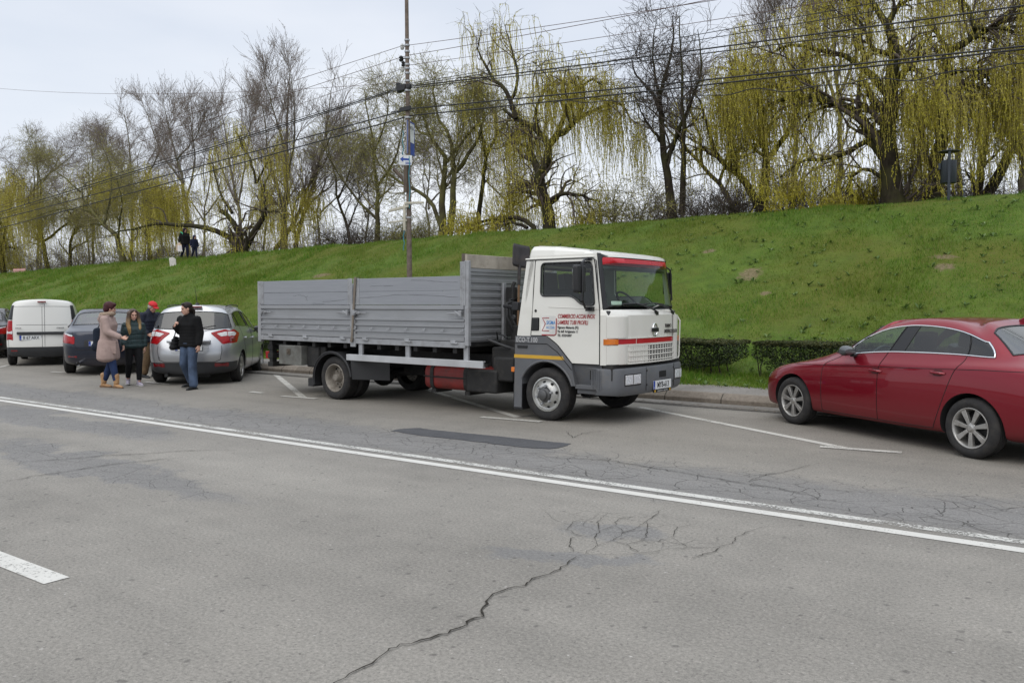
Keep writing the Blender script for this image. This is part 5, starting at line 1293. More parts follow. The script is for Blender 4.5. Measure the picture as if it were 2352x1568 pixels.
# crease along the shoulder, sill line, roof fin, tail lamps and headlamps
for s in (1, -1):
    pts = []
    for x in np.linspace(.05, -3.55, 60):
        z = np.interp(x, [-3.55, -2.9, -2.0, -1, 0], [.965, .955, .915, .875, .83]); h, n_, _, _ = bv.ray_cast(Vector((x, 3 * s, z)), Vector((0, -s, 0)), 6)
        if h: pts.append(h + Vector((0, .001 * s, 0)))
    mb = MB(); mb.tube(pts, .0035, 4); mb.build('shoulder_crease', M_SEAM, red)
mb = MB(); mb.prism([(-2.52, 1.425), (-2.70, 1.41), (-2.705, 1.50), (-2.69, 1.505)], -.012, .012); mb.build('roof_aerial', P_RED, red, bev=.006)
for s in (1, -1):
    decal('tail_lamp', bv, roundpoly([(-.25, .78), (.27, .74), (.25, .93), (-.16, .94)], .05), (-3.6, .72 * s, 0), (.55, .8 * s, 0), (0, 0, 1), (.8, -.6 * s, 0), M_REDL, red)
    decal('headlamp', bv, roundpoly([(-.30, .55), (.20, .60), (.22, .72), (-.25, .68)], .04), (.7, .66 * s, 0), (-.6, .75 * s, 0), (0, 0, 1), (-.8, -.6 * s, 0), M_CLRL, red)
plate(red, (-3.86, 0, .62), (0, 0, R(-90)), 'SM 04 XAN')

# ---------------- navy saloon seen from behind, and a black one at the left edge
def back_saloon(label, pose, paint, plate_txt, logo=False):
    r = thing('parked_car', label, 'car', pose[0], pose[1], CAR_GRP)
    lv = saloon_levels()
    # squarer boot, a little longer
    lv = [[(p[0] * 1.045 - (.0), p[1] * 1.01, p[2] * 1.03) for p in l] for l in lv]
    me = car_shell(lv, .33, .375, paint, 2.89, saloon_groups); b = finish_car(r, me, paint, rear=M_GLR)
    for x in (0, -2.89):
        for y in (.89, -.89): wheel(r, x, y, .33, .22, .222, 'alloy', n=5)
    cabin(r, -.5, -3.2, .70, .35, .62, (-1.35, -2.25), -.95, .93, .37)
    back = (1, 0, 0)
    for s in (1, -1):
        decal('tail_lamp', b, roundpoly([(-.17, .73), (.30, .76), (.32, .93), (.22, .985), (-.16, .90)], .04), (-3.75, .68 * s, 0), (.45, .9 * s, 0), (0, 0, 1), (.85, -.5 * s, 0), M_REDL, r, .006)
        decal('indicator_lamp', b, roundpoly([(-.10, .90), (.20, .945), (.20, .975), (-.10, .935)], .012), (-3.75, .68 * s, 0), (.45, .9 * s, 0), (0, 0, 1), (.85, -.5 * s, 0), M_CLRL, r, .009)
        decal('reflector', b, roundpoly([(-.14, .42), (.10, .42), (.10, .46), (-.14, .46)], .01), (-3.9, .66 * s, 0), (.3, .95 * s, 0), (0, 0, 1), (.95, -.3 * s, 0), M_REDD, r, .006)
        mirror(r, -1.0, .92 * s, 1.06, paint, s)
    decal('plate_recess', b, roundpoly([(-.36, .66), (.36, .66), (.36, .82), (-.36, .82)], .03), (-3.9, 0, 0), (0, -1, 0), (0, 0, 1), back, M_TRIM, r, .003)
    for pts in ([(-.55, .60), (.55, .60)], [(-.62, 1.0), (-.58, .72), (-.50, .63)], [(.62, 1.0), (.58, .72), (.50, .63)], [(-.72, .38), (.72, .38)]):
        q = []
        for k in range(len(pts) - 1):
            for t_ in np.linspace(0, 1, 14):
                y = pts[k][0] + (pts[k + 1][0] - pts[k][0]) * t_; z = pts[k][1] + (pts[k + 1][1] - pts[k][1]) * t_
                h, _, _, _ = b.ray_cast(Vector((-8, y, z)), Vector((1, 0, 0)), 9)
                if h: q.append(h)
        if len(q) > 2: mb = MB(); mb.tube(q, .006, 4); mb.build('panel_line', M_SEAM, r)
    h, _, _, _ = b.ray_cast(Vector((-8, 0, .74)), Vector((1, 0, 0)), 9); xr = h.x if h else -3.98
    plate(r, (xr - .012, 0, .685), (0, 0, R(-90)), plate_txt)
    h, _, _, _ = b.ray_cast(Vector((-8, .5, .30)), Vector((1, 0, 0)), 9); xe = h.x if h else -3.9
    mb = MB(); mb.lathe([(.045, -.25), (.045, 0), (.038, 0), (.036, -.2)], 16, (xe - .02, .48, .285), 'x'); mb.build('exhaust_pipe', M_CHROME, r)
    if logo:
        e = MB(); h, n_, _, _ = b.ray_cast(Vector((-8, 0, .93)), Vector((1, 0, 0)), 9); x0 = (h.x if h else -3.95) - .006
        e.lathe([(.001, 0), (.042, 0), (.042, .008), (.001, .008)], 24, (x0, 0, .93), 'x'); bd = e.build('badge', M_TRIM, r)
        for q, m in ((0, M_PLATE), (1, mat('badge_blue', (.02, .16, .50), .3)), (2, M_PLATE), (3, mat('badge_blue', (.02, .16, .50), .3))):
            e = MB(); a = [q * math.pi / 2 + t_ for t_ in np.linspace(0, math.pi / 2, 7)]; e.prism([(0, .93)] + [(.030 * math.cos(t_), .93 + .030 * math.sin(t_)) for t_ in a], x0 - .003, x0, 'x'); e.build('badge_quarter', m, bd)
    return r
P_NAVY = carpaint('navy_paint', (.012, .016, .030), amt=.25); P_BLACK = carpaint('black_paint', (.008, .008, .009), amt=.25)
a = R(111); f = Vector((math.cos(a), math.sin(a), 0)); 
back_saloon('navy saloon parked between the white van and the silver car', (Vector((-9.92, 20.17, 0)) + f * 2.89, a), P_NAVY, 'SM 26 VA', True)
a = R(113); f = Vector((math.cos(a), math.sin(a), 0))
back_saloon('black car cut by the left edge, beside the white van', (Vector((-16.5, 25.6, 0)) + f * 2.89, a), P_BLACK, 'SM 11 LUC')

# ---------------- silver people carrier
def mpv_levels():
    X = [.90, .86, .70, .44, 0, -.50, -1.05, -1.50, -1.60, -2.0, -2.18, -2.65, -3.05, -3.36, -3.48, -3.51]
    W = [0, .50, .78, .885, .905, .905, .91, .912, .912, .912, .912, .91, .89, .78, .45, 0]
    w = lambda q: [max(0, y - q) if y else 0 for y in W]
    l0 = L_([x * .985 for x in X], w(.10), .20)
    l1 = L_([x * .995 for x in X], w(.03), [.25, .25, .26, .26, .26, .24, .24, .24, .24, .24, .25, .27, .30, .30, .30, .30])
    l2 = L_(X, w(0), [.45, .45, .45, .45, .45, .43, .43, .43, .43, .43, .44, .46, .47, .46, .46, .46])
    X3 = list(X); X3[10] = -2.35; X3[9] = -2.08; X3[13] = -3.40; X3[14] = -3.53; X3[15] = -3.56
    l3 = L_(X3, w(-.01), [.62, .62, .64, .67, .69, .68, .69, .69, .69, .69, .69, .70, .66, .62, .62, .62])
    X4 = list(X); X4[0] = .74; X4[1] = .70; X4[2] = .56; X4[3] = .34; X4[9] = -2.15; X4[10] = -2.55; X4[12] = -3.06; X4[13] = -3.33; X4[14] = -3.43; X4[15] = -3.45
    l4 = L_(X4, [0, .46, .72, .83, .875, .89, .897, .90, .90, .90, .90, .898, .885, .79, .46, 0], [.80, .80, .82, .85, .87, .88, .90, .91, .91, .92, .92, .92, .90, .88, .87, .87])
    l5 = L_([-.12, -.15, -.24, -.30, -.36, -.42, -1.05, -1.55, -1.65, -2.15, -2.62, -3.02, -3.16, -3.27, -3.35, -3.37], [0, .42, .62, .70, .75, .80, .845, .858, .858, .855, .845, .82, .77, .66, .36, 0],
            [1.04, 1.035, 1.025, 1.02, 1.02, 1.02, 1.05, 1.075, 1.08, 1.10, 1.12, 1.15, 1.12, 1.085, 1.05, 1.045])
    l6 = L_([-1.00, -1.02, -1.07, -1.10, -1.12, -.75, -1.25, -1.72, -1.80, -2.22, -2.62, -2.92, -3.02, -3.02, -3.05, -3.06], [0, .34, .50, .56, .60, .745, .672, .655, .653, .65, .655, .70, .70, .62, .34, 0],
            [1.545, 1.54, 1.525, 1.51, 1.495, 1.21, 1.425, 1.505, 1.51, 1.51, 1.475, 1.38, 1.40, 1.475, 1.51, 1.515])
    l7 = L_([-1.12, -1.14, -1.2, -1.24, -1.27, -1.12, -1.5, -1.80, -1.87, -2.22, -2.60, -2.84, -2.95, -2.98, -3.02, -3.03], [0, .32, .46, .51, .54, .60, .605, .61, .61, .61, .605, .60, .585, .53, .30, 0],
            [1.575, 1.572, 1.56, 1.55, 1.54, 1.46, 1.54, 1.565, 1.567, 1.572, 1.562, 1.54, 1.535, 1.545, 1.565, 1.57])
    return [[(x, y, z * 1.035 if z > .6 else z) for x, y, z in l] for l in (l0, l1, l2, l3, l4, l5, l6, l7)]
def mpv_groups(i, c):
    if i == 5:
        if c <= 3: return SLOT['ws']
        if c in (5, 6): return SLOT['sgf']
        if c == 7: return SLOT['pil']
        if c in (8, 9): return SLOT['sgr']
        if c == 10: return SLOT['sgq']
        if c in (12, 13, 14): return SLOT['rg']
    if i in (0, 1) and c >= 12: return SLOT['clad']
    if 1 <= i <= 4:
        if c in (5, 6): return SLOT['df']
        if c in (7, 8, 9): return SLOT['dr']
    return 0
P_SIL = carpaint('silver_paint', (.43, .44, .455), amt=.25, metal=.65)
a = R(98.1); f = Vector((math.cos(a), math.sin(a), 0))
mpv = thing('parked_car', 'silver people carrier seen from behind beside the truck tail', 'car', Vector((-6.69, 17.62, 0)) + f * 2.65, a, CAR_GRP)
me = car_shell(mpv_levels(), .325, .365, P_SIL, 2.65, mpv_groups, .02, track=.74); b = finish_car(mpv, me, P_SIL, glassf=M_GL, glassr=M_GLD, rear=M_GLT, chrome=M_CHROME, chrome_r=.005)
for x in (0, -2.65):
    for y in (.885, -.885): wheel(mpv, x, y, .325, .21, .218, 'alloy', n=5)
cabin(mpv, -.3, -3.0, .72, .38, .70, (-1.25, -2.15), -.75, 1.02, .37); mirror(mpv, -.85, -.92, 1.08, M_TRIM, -1); mirror(mpv, -.85, .92, 1.08, M_TRIM, 1)
for s in (1, -1):
    base = (-3.3, .66 * s, 0); ua, dv = (.55, .83 * s, 0), (.83, -.55 * s, 0)
    decal('tail_lamp', b, roundpoly([(-.25, 1.06), (.02, 1.13), (.27, 1.125), (.45, 1.04), (.30, .86), (-.07, .83)], .03), base, ua, (0, 0, 1), dv, M_REDL, mpv, .006)
    decal('reversing_lamp', b, roundpoly([(-.14, 1.045), (.06, 1.085), (.06, 1.0), (-.07, .985)], .015), base, ua, (0, 0, 1), dv, M_CLRL, mpv, .011)
    decal('reversing_lamp', b, roundpoly([(.075, 1.085), (.24, 1.08), (.31, 1.04), (.24, .99), (.075, .99)], .015), base, ua, (0, 0, 1), dv, M_CLRL, mpv, .011)
    decal('brake_lamp', b, roundpoly([(.09, .965), (.25, .965), (.24, .88), (.09, .875)], .02), base, ua, (0, 0, 1), dv, M_REDD, mpv, .011)
    decal('reflector', b, roundpoly([(-.14, .37), (.14, .37), (.14, .45), (-.14, .45)], .02), (-3.4, .62 * s, 0), (.3, .95 * s, 0), (0, 0, 1), (.95, -.3 * s, 0), M_REDD, mpv, .006)
def lines_on(root, b, polys, r=.006, m=M_SEAM):
    for pts in polys:
        q = []
        for k in range(len(pts) - 1):
            for t_ in np.linspace(0, 1, 12):
                y = pts[k][0] + (pts[k + 1][0] - pts[k][0]) * t_; z = pts[k][1] + (pts[k + 1][1] - pts[k][1]) * t_
                h, _, _, _ = b.ray_cast(Vector((-8, y, z)), Vector((1, 0, 0)), 9)
                if h and (not q or (h - q[-1]).length > .002): q.append(h)
        if len(q) > 2: mb = MB(); mb.tube(q, r, 4); mb.build('panel_line', m, root)
lines_on(mpv, b, ([(-.60, .52), (-.50, .475), (.50, .475), (.60, .52)], [(-.60, .52), (-.63, .70), (-.62, .80)], [(.60, .52), (.63, .70), (.62, .80)]))
lines_on(mpv, b, ([(-.78, .455), (.78, .455)],), .004)
decal('plate_recess', b, roundpoly([(-.34, .64), (.34, .64), (.40, .86), (-.40, .86)], .04), (-3.5, 0, 0), (0, -1, 0), (0, 0, 1), (1, 0, 0), mat('silver_recess', (.36, .37, .38), .4, .4), mpv, .003)
h, _, _, _ = b.ray_cast(Vector((-8, .2, .7)), Vector((1, 0, 0)), 9); plate(mpv, (h.x - .012, 0, .71), (0, R(0), R(-90)), 'SM 19 GHB')
mb = MB(); mb.box((h.x + .02, 0, .895), (.07, .86, .06)); mb.build('tailgate_grip', P_SIL, mpv, bev=.02)
mb = MB(); mb.box((-3.09, 0, 1.595), (.06, .36, .035)); mb.build('brake_lamp', M_REDD, mpv, bev=.01)
mb = MB(); mb.tube([(-3.42, -.02, 1.135), (-3.385, -.25, 1.165), (-3.33, -.50, 1.215)], .012, 6); mb.box((-3.41, 0, 1.125), (.05, .14, .05)); mb.build('rear_wiper', M_TRIM, mpv)
mb = MB(); mb.ball((-2.70, 0, 1.645), (.07, .045, .035)); mb.tube([(-2.71, 0, 1.66), (-2.90, .0, 2.02)], [.007, .003], 6); mb.build('roof_aerial', M_TRIM, mpv)
for s in (1, -1):
    mb = MB(); mb.tube([(-1.45, .60 * s, 1.60), (-1.6, .60 * s, 1.625), (-2.2, .60 * s, 1.635), (-2.65, .595 * s, 1.615), (-2.75, .59 * s, 1.60)], .012, 6); mb.build('roof_rail', M_TRIM, mpv)
handles(mpv, b, ((-1.38, .90), (-2.28, .93)), P_SIL, -1); handles(mpv, b, ((-1.38, .90), (-2.28, .93)), P_SIL, 1)
h, _, _, _ = b.ray_cast(Vector((-8, .6, .57)), Vector((1, 0, 0)), 9); text('badge_lettering', 'C-MAX', .055, M_TRIM, mpv, (h.x - .004, .60, .545), (R(90), 0, R(-90)), 'LEFT', .002, bold=.001)
mb = MB(); mb.tube([(-3.25, .45, .22), (-3.5, .45, .21)], .03, 10); mb.box((-3.0, .1, .20), (.5, .9, .10)); mb.build('exhaust_pipe', M_DARKM, mpv)

# ---------------- white panel van
def van_levels():
    X = [.82, .79, .66, .42, 0, -.48, -1.0, -1.42, -1.52, -2.0, -2.3, -2.8, -3.2, -3.46, -3.53, -3.55]
    W = [0, .50, .76, .85, .87, .87, .875, .875, .875, .875, .875, .872, .868, .84, .50, 0]
    w = lambda q: [max(0, y - q) if y else 0 for y in W]
    l0 = L_([x * .985 for x in X], w(.08), .22)
    l1 = L_(X, w(.02), [.28, .28, .28, .28, .28, .27, .27, .27, .27, .27, .28, .30, .32, .33, .33, .33])
    X2 = list(X); X2[13] = -3.49; X2[14] = -3.58; X2[15] = -3.60
    l2 = L_(X2, w(0), [.48, .48, .48, .48, .48, .46, .46, .46, .46, .46, .47, .48, .50, .50, .50, .50])
    l3 = L_(X, w(-.005), [.68, .68, .69, .70, .72, .72, .72, .72, .72, .72, .72, .72, .72, .72, .72, .72])
    X4 = list(X); X4[0] = .66; X4[1] = .62; X4[2] = .5; X4[3] = .3; X4[13] = -3.45; X4[14] = -3.52; X4[15] = -3.54
    l4 = L_(X4, [0, .46, .70, .80, .85, .86, .862, .862, .862, .862, .862, .862, .86, .83, .50, 0], [.86, .86, .88, .92, .95, .96, .98, .99, .99, 1.0, 1.0, 1.0, 1.0, 1.0, 1.0, 1.0])
    X5 = [-.18, -.2, -.28, -.33, -.38, -.46, -1.0, -1.45, -1.55, -2.0, -2.3, -2.8, -3.18, -3.42, -3.50, -3.52]
    l5 = L_(X5, [0, .42, .62, .69, .73, .78, .83, .84, .84, .845, .845, .845, .84, .81, .50, 0], [1.07, 1.065, 1.05, 1.045, 1.04, 1.04, 1.06, 1.075, 1.08, 1.12, 1.15, 1.15, 1.15, 1.15, 1.15, 1.15])
    l6 = L_([-.98, -1.0, -1.05, -1.08, -1.1, -.82, -1.22, -1.62, -1.70, -2.05, -2.35, -2.8, -3.14, -3.36, -3.44, -3.46], [0, .36, .54, .60, .64, .74, .72, .72, .72, .735, .74, .745, .745, .72, .44, 0],
            [1.60, 1.595, 1.58, 1.57, 1.555, 1.26, 1.50, 1.56, 1.57, 1.60, 1.63, 1.65, 1.65, 1.65, 1.66, 1.66])
    l7 = L_([-1.12, -1.14, -1.2, -1.24, -1.27, -1.15, -1.45, -1.72, -1.79, -2.08, -2.35, -2.8, -3.10, -3.30, -3.38, -3.40], [0, .34, .50, .55, .59, .62, .64, .645, .645, .655, .66, .665, .66, .63, .36, 0],
            [1.655, 1.652, 1.64, 1.63, 1.615, 1.55, 1.64, 1.68, 1.69, 1.72, 1.745, 1.76, 1.765, 1.765, 1.775, 1.78])
    return [l0, l1, l2, l3, l4, l5, l6, l7]
def van_groups(i, c):
    if i == 5:
        if c <= 3: return SLOT['ws']
        if c in (5, 6): return SLOT['sgf']
        if c == 7: return SLOT['pil']
    if i in (0, 1) and c >= 12: return SLOT['clad']
    if 1 <= i <= 4 and c in (5, 6): return SLOT['df']
    if 1 <= i <= 5 and c in (13, 14): return SLOT['dr']     # the pair of rear doors
    return 0
P_VAN = carpaint('van_white', (.66, .65, .61), amt=.3, metal=0, dirt=(.35, .32, .27), zlow=1.3)
a = R(115); f = Vector((math.cos(a), math.sin(a), 0))
van = thing('parked_van', 'white panel van with closed windowless rear doors at the left', 'van', Vector((-12.9, 22.8, 0)) + f * 2.81, a, CAR_GRP)
me = car_shell(van_levels(), .315, .36, P_VAN, 2.81, van_groups, .02, track=.73); b = finish_car(van, me, P_VAN, glassf=M_GLD)
for x in (0, -2.81):
    for y in (.865, -.865): wheel(van, x, y, .315, .19, .195, 'steel')
cabin(van, -.3, -1.8, .70, .4, .75, (-1.2,), -.7, 1.02, .37); mirror(van, -.8, -.92, 1.12, M_TRIM, -1); mirror(van, -.8, .92, 1.12, M_TRIM, 1)
for s in (1, -1):
    base = (-3.3, .78 * s, 0); ua, dv = (.42, .9 * s, 0), (.9, -.42 * s, 0)
    decal('tail_lamp', b, roundpoly([(-.17, .70), (.03, .70), (.05, 1.0), (.03, 1.22), (-.13, 1.22)], .02), base, ua, (0, 0, 1), dv, M_REDL, van, .006)
    decal('lamp_filler', b, roundpoly([(-.13, 1.23), (.03, 1.23), (-.02, 1.62), (-.13, 1.62)], .015), base, ua, (0, 0, 1), dv, M_TRIM, van, .006)
    decal('clear_lamp', b, roundpoly([(-.15, .86), (.02, .86), (.02, .94), (-.15, .94)], .01), base, ua, (0, 0, 1), dv, M_CLRL, van, .010)
    decal('reflector', b, roundpoly([(-.10, .40), (.06, .40), (.06, .435), (-.10, .435)], .008), (-3.5, .68 * s, 0), (.2, .98 * s, 0), (0, 0, 1), (.98, -.2 * s, 0), M_REDD, van, .006)
lines_on(van, b, ([(-.06, .52), (-.06, 1.66)], [(-.60, 1.10), (.60, 1.10)]), .005)
h, _, _, _ = b.ray_cast(Vector((-8, 0, .86)), Vector((1, 0, 0)), 9)
mb = MB(); mb.box((h.x - .015, .0, .88), (.05, 1.18, .075)); mb.build('rear_grip_bar', M_CLAD, van, bev=.015)
plate(van, (h.x - .012, .28, .70), (0, 0, R(-90)), 'B 67 ARX', .50, .125)
mb = MB(); mb.box((-3.475, 0, 1.715), (.06, .20, .04)); mb.build('brake_lamp', M_REDD, van, bev=.01)
for y, n_ in ((.62, 'DACIA'), (-.34, 'DOKKER')): text('badge_lettering', n_, .045, mat('badge_grey', (.12, .12, .12), .4, .5), van, (h.x - .008, y, 1.0), (R(90), 0, R(-90)), 'LEFT', .002, bold=.0015)
# ================================================================== flatbed lorry (front axle at the origin, cab front along +x, near side is -y)
P_WHT = NT('cab_white'); _P = P_WHT.coords(); P_WHT.set(col=P_WHT.mix(P_WHT.ramp(P_WHT.noise(_P, 1.6, 5, .6), (.4, 0.0), (.75, .35)), (.70, .685, .63), (.60, .575, .51)), rough=.32, coat=.4, coatr=.06); P_WHT = P_WHT.m
M_GREY = mat('cab_grey_plastic', (.100, .103, .110), .6, var=.12, vs=4, dirt=((.14, .13, .115), 5, .45, .35))
M_BUMP = mat('bumper_grey', (.115, .120, .129), .55, var=.1, vs=4, dirt=((.17, .155, .135), 7, .5, .4))
M_RED = mat('stripe_red', (.42, .014, .022), .35, var=.06); M_YEL = mat('stripe_yellow', (.55, .32, .03), .4, var=.08)
M_ALU = NT('ribbed_aluminium'); _P = M_ALU.coords((.6, 6, 6)); _n = M_ALU.noise(_P, 3, 5, .65); _n2 = M_ALU.noise(M_ALU.coords(), 1.1, 4, .6)
M_ALU.set(col=M_ALU.mix(M_ALU.ramp(_n2, (.45, 0.0), (.8, .35)), M_ALU.ramp(_n, (.3, (.315, .32, .33)), (.7, (.355, .36, .37))), (.23, .228, .225)), metal=.5, rough=.42); M_ALU = M_ALU.m
M_GPL = NT('grey_plank'); _P = M_GPL.coords((.5, 8, 8)); _n = M_GPL.noise(_P, 3.2, 6, .7, .6); _c = M_GPL.noise(M_GPL.coords((.35, 5, 5)), 2.0, 2, .5, 1.2)
_l = M_GPL.math('ABSOLUTE', M_GPL.math('SUBTRACT', _c, .5)); M_GPL.set(col=M_GPL.mix(M_GPL.ramp(_l, (.000, .0), (.004, 0.0)), M_GPL.ramp(_n, (.25, (.235, .245, .265)), (.75, (.285, .295, .315))), (.05, .045, .04)), rough=.7, spec=.3); M_GPL.bump(_n, .15, .01); M_GPL = M_GPL.m
M_STEEL = mat('grey_steel', (.33, .335, .345), .5, .3, var=.15, dirt=((.12, .10, .085), 8, .52, .5))
M_RAIL = mat('guard_rail_aluminium', (.52, .525, .53), .4, .5, var=.1, vs=3)
M_CHAS = mat('chassis_black', (.014, .0135, .013), .75, var=.4, dirt=((.045, .04, .034), 9, .5, .6))
M_BOX = mat('dirty_toolbox', (.15, .15, .135), .7, .2, var=.3, vs=3, dirt=((.07, .06, .05), 5, .45, .6))
M_TANK = mat('tank_red', (.16, .014, .011), .5, var=.3, vs=4, dirt=((.06, .03, .025), 6, .5, .6))
M_WOOD = mat('weathered_board', (.36, .32, .26), .85, var=.25, vs=4, dirt=((.16, .13, .10), 7, .5, .5))
M_RIMT = mat('beige_wheel', (.26, .235, .20), .6, .2, var=.25, dirt=((.12, .10, .08), 8, .42, .7)); M_RIMF = mat('silver_wheel', (.46, .46, .44), .4, .5, var=.15, dirt=((.2, .18, .15), 9, .5, .5))
M_STRAP = mat('tan_strap', (.17, .14, .11), .7)
TA = R(-37.8); tr = thing('flatbed_truck', 'white cab lorry with a grey dropside bed parked along the kerb', 'truck', (1.125, 12.481, 0), TA)
def part(mb, name, m, parent=tr, bev=0, smooth=35): return mb.build(name, m, parent, smooth, bev)
HW = 1.04
# --- cab shell: plan rings
PLAN = [(1.135, 0), (1.128, .30), (1.105, .60), (1.075, .76), (1.02, .91), (.955, 1.0), (.885, HW)]
def front_x(y): return float(np.interp(abs(y), [p[1] for p in PLAN], [p[0] for p in PLAN]))
def ring(z, off, wk, xr, n_side=3, rk=.0):
    F_ = [(x + off * (1 if k < 6 else .8), y * wk) for k, (x, y) in enumerate(PLAN)]
    sx = [.6, .1, -.25]; w = HW * wk
    half = F_ + [(x, w) for x in sx] + [(xr + .06, w - rk), (xr, w - .06 - rk), (xr, w * .72), (xr, 0)]
    P = [Vector((x, y, z)) for x, y in half]; return P + [Vector((p.x, -p.y, p.z)) for p in P[-2:0:-1]]
def rear_x(z): return float(np.interp(z, [.8, 1.19, 2.29, 2.5], [-.54, -.52, -.37, -.34]))
mb = MB()
rs = [ring(.825, 0, 1, -.5), ring(1.2, 0, 1, rear_x(1.2)), ring(1.50, 0, 1, rear_x(1.5)), ring(1.545, -.03, 1, rear_x(1.55)), ring(1.575, -.06, .997, rear_x(1.58))]
NH = 14; KK = len(rs[0])
# front skin only between the door edges (columns 0..6 each side) and the back wall; sides are flat panels
def strip_cols(rs, cols, closed=False):
    for a, b in zip(rs, rs[1:]):
        for k in cols: mb.add([a[k], a[(k + 1) % KK], b[(k + 1) % KK], b[k]], [(0, 1, 2, 3)])
FC = [0, 1, 2, 3, 4, 5, KK - 1, KK - 2, KK - 3, KK - 4, KK - 5, KK - 6]
strip_cols(rs, FC)
part(mb, 'front_panel', P_WHT, smooth=30); mb = MB()
backc = list(range(9, KK - 9))
wr = [ring(z, 0, np.interp(z, [1.6, 2.29], [.997, .967]), rear_x(z)) for z in (.825, 1.2, 1.6, 1.80, 2.17, 2.29)]
strip_cols(wr[:4], backc); strip_cols(wr[3:5], [k for k in backc if k not in (12, 13)]); strip_cols(wr[4:], backc)
# roof
RT = [(2.292, -.165, .967, -.37), (2.335, -.185, .965, -.368), (2.385, -.225, .945, -.36), (2.42, -.29, .90, -.345), (2.436, -.42, .80, -.32)]
rr = [ring(z, o_, wk, xr) for z, o_, wk, xr in RT]
# the roof is raised towards the back
for q in rr[2:]:
    for p in q: p.z += (.05 * max(0, min(1, (.30 - p.x) / .35)) - .055 * max(0, min(1, (p.x - .25) / .5))) * (1 if q is not rr[2] else .6)
strip_cols(rr, list(range(KK)))
last = rr[-1]; 
for k in range(NH - 1):
    a, b, c, d = last[k], last[k + 1], last[(KK - k - 1) % KK], last[(KK - k) % KK]; mb.add([a, b, c, d], [(0, 1, 2, 3)])
part(mb, 'cab', [P_WHT, M_TRIM], smooth=30)
# rear window in the back wall
_y = HW * .72 * .98
mb = MB(); mb.add([(rear_x(1.8) - .003, -_y, 1.80), (rear_x(1.8) - .003, _y, 1.80), (rear_x(2.17) - .003, _y, 2.17), (rear_x(2.17) - .003, -_y, 2.17)], [(0, 1, 2, 3)]); rwn = part(mb, 'rear_window', glass('cab_side_glass', (.74, .80, .77), base=.0))
mb = MB(); mb.tube([(rear_x(1.8) - .003, -_y, 1.80), (rear_x(1.8) - .003, _y, 1.80), (rear_x(2.17) - .003, _y, 2.17), (rear_x(2.17) - .003, -_y, 2.17)], .022, 6, closed=True); part(mb, 'window_seal', M_TRIM, rwn)
# windscreen frame and glass
def wring(z):
    t_ = (z - 1.575) / (2.345 - 1.575); return [(x + (-.06 - .115 * t_) * (1 if k < 6 else .8), y * (.997 - .03 * t_)) for k, (x, y) in enumerate(PLAN)]
def wpt(s, z):
    """point of the windscreen surface at lateral fraction s (-1..1) and height z"""
    w_ = wring(z); ys = np.array([p[1] for p in w_[:6]]); xs = np.array([p[0] for p in w_[:6]]); y = s * ys[-1]; return Vector((float(np.interp(abs(y), ys, xs)), y, z))
mb = MB(); SS = np.linspace(-1, 1, 29); ZZ = np.linspace(1.575, 2.345, 12)
mb.grid([[wpt(s, z) - Vector((.004, 0, 0)) for s in SS] for z in ZZ]); ws_ = None
outer = [(-1, 0), (1, 0), (1, 1), (-1, 1)]; inner = roundpoly([(-.955, .055), (.955, .055), (.955, .945), (-.955, .945)], .07)
mb = MB(); panel(mb, outer, [inner], lambda s, t_: wpt(s, 1.575 + .77 * t_) + Vector((.002, 0, 0)), Vector((.012, 0, 0)), .12); fr = part(mb, 'windscreen_frame', M_TRIM)
mb = MB(); panel(mb, inner, [], lambda s, t_: wpt(s, 1.575 + .77 * t_), None, .08); ws_ = part(mb, 'windscreen', glass('windscreen_glass', (.72, .84, .75), base=-.01), smooth=60)
mb = MB(); panel(mb, [(-.95, .79), (.95, .79), (.95, .938), (-.95, .938)], [], lambda s, t_: wpt(s, 1.575 + .77 * t_) + Vector((.005, 0, 0)), None, .08); part(mb, 'sun_strip', mat('sun_strip_red', (.50, .012, .022), .3, var=.05), ws_, smooth=60)
mb = MB(); panel(mb, [(-.95, .70), (.95, .70), (.95, .788), (-.95, .788)], [], lambda s, t_: wpt(s, 1.575 + .77 * t_) - Vector((.03, 0, 0)), None, .08); part(mb, 'sun_blind', mat('blind_grey', (.06, .06, .065), .8), ws_)
# corner post between door and windscreen
for s in (-1, 1):
    mb = MB(); rows = []
    for z in np.linspace(1.575, 2.345, 8): 
        w_ = wring(z); rows.append([(w_[5][0], w_[5][1] * s, z), (w_[6][0], w_[6][1] * s, z)])
    mb.grid(rows); part(mb, 'corner_post', P_WHT)
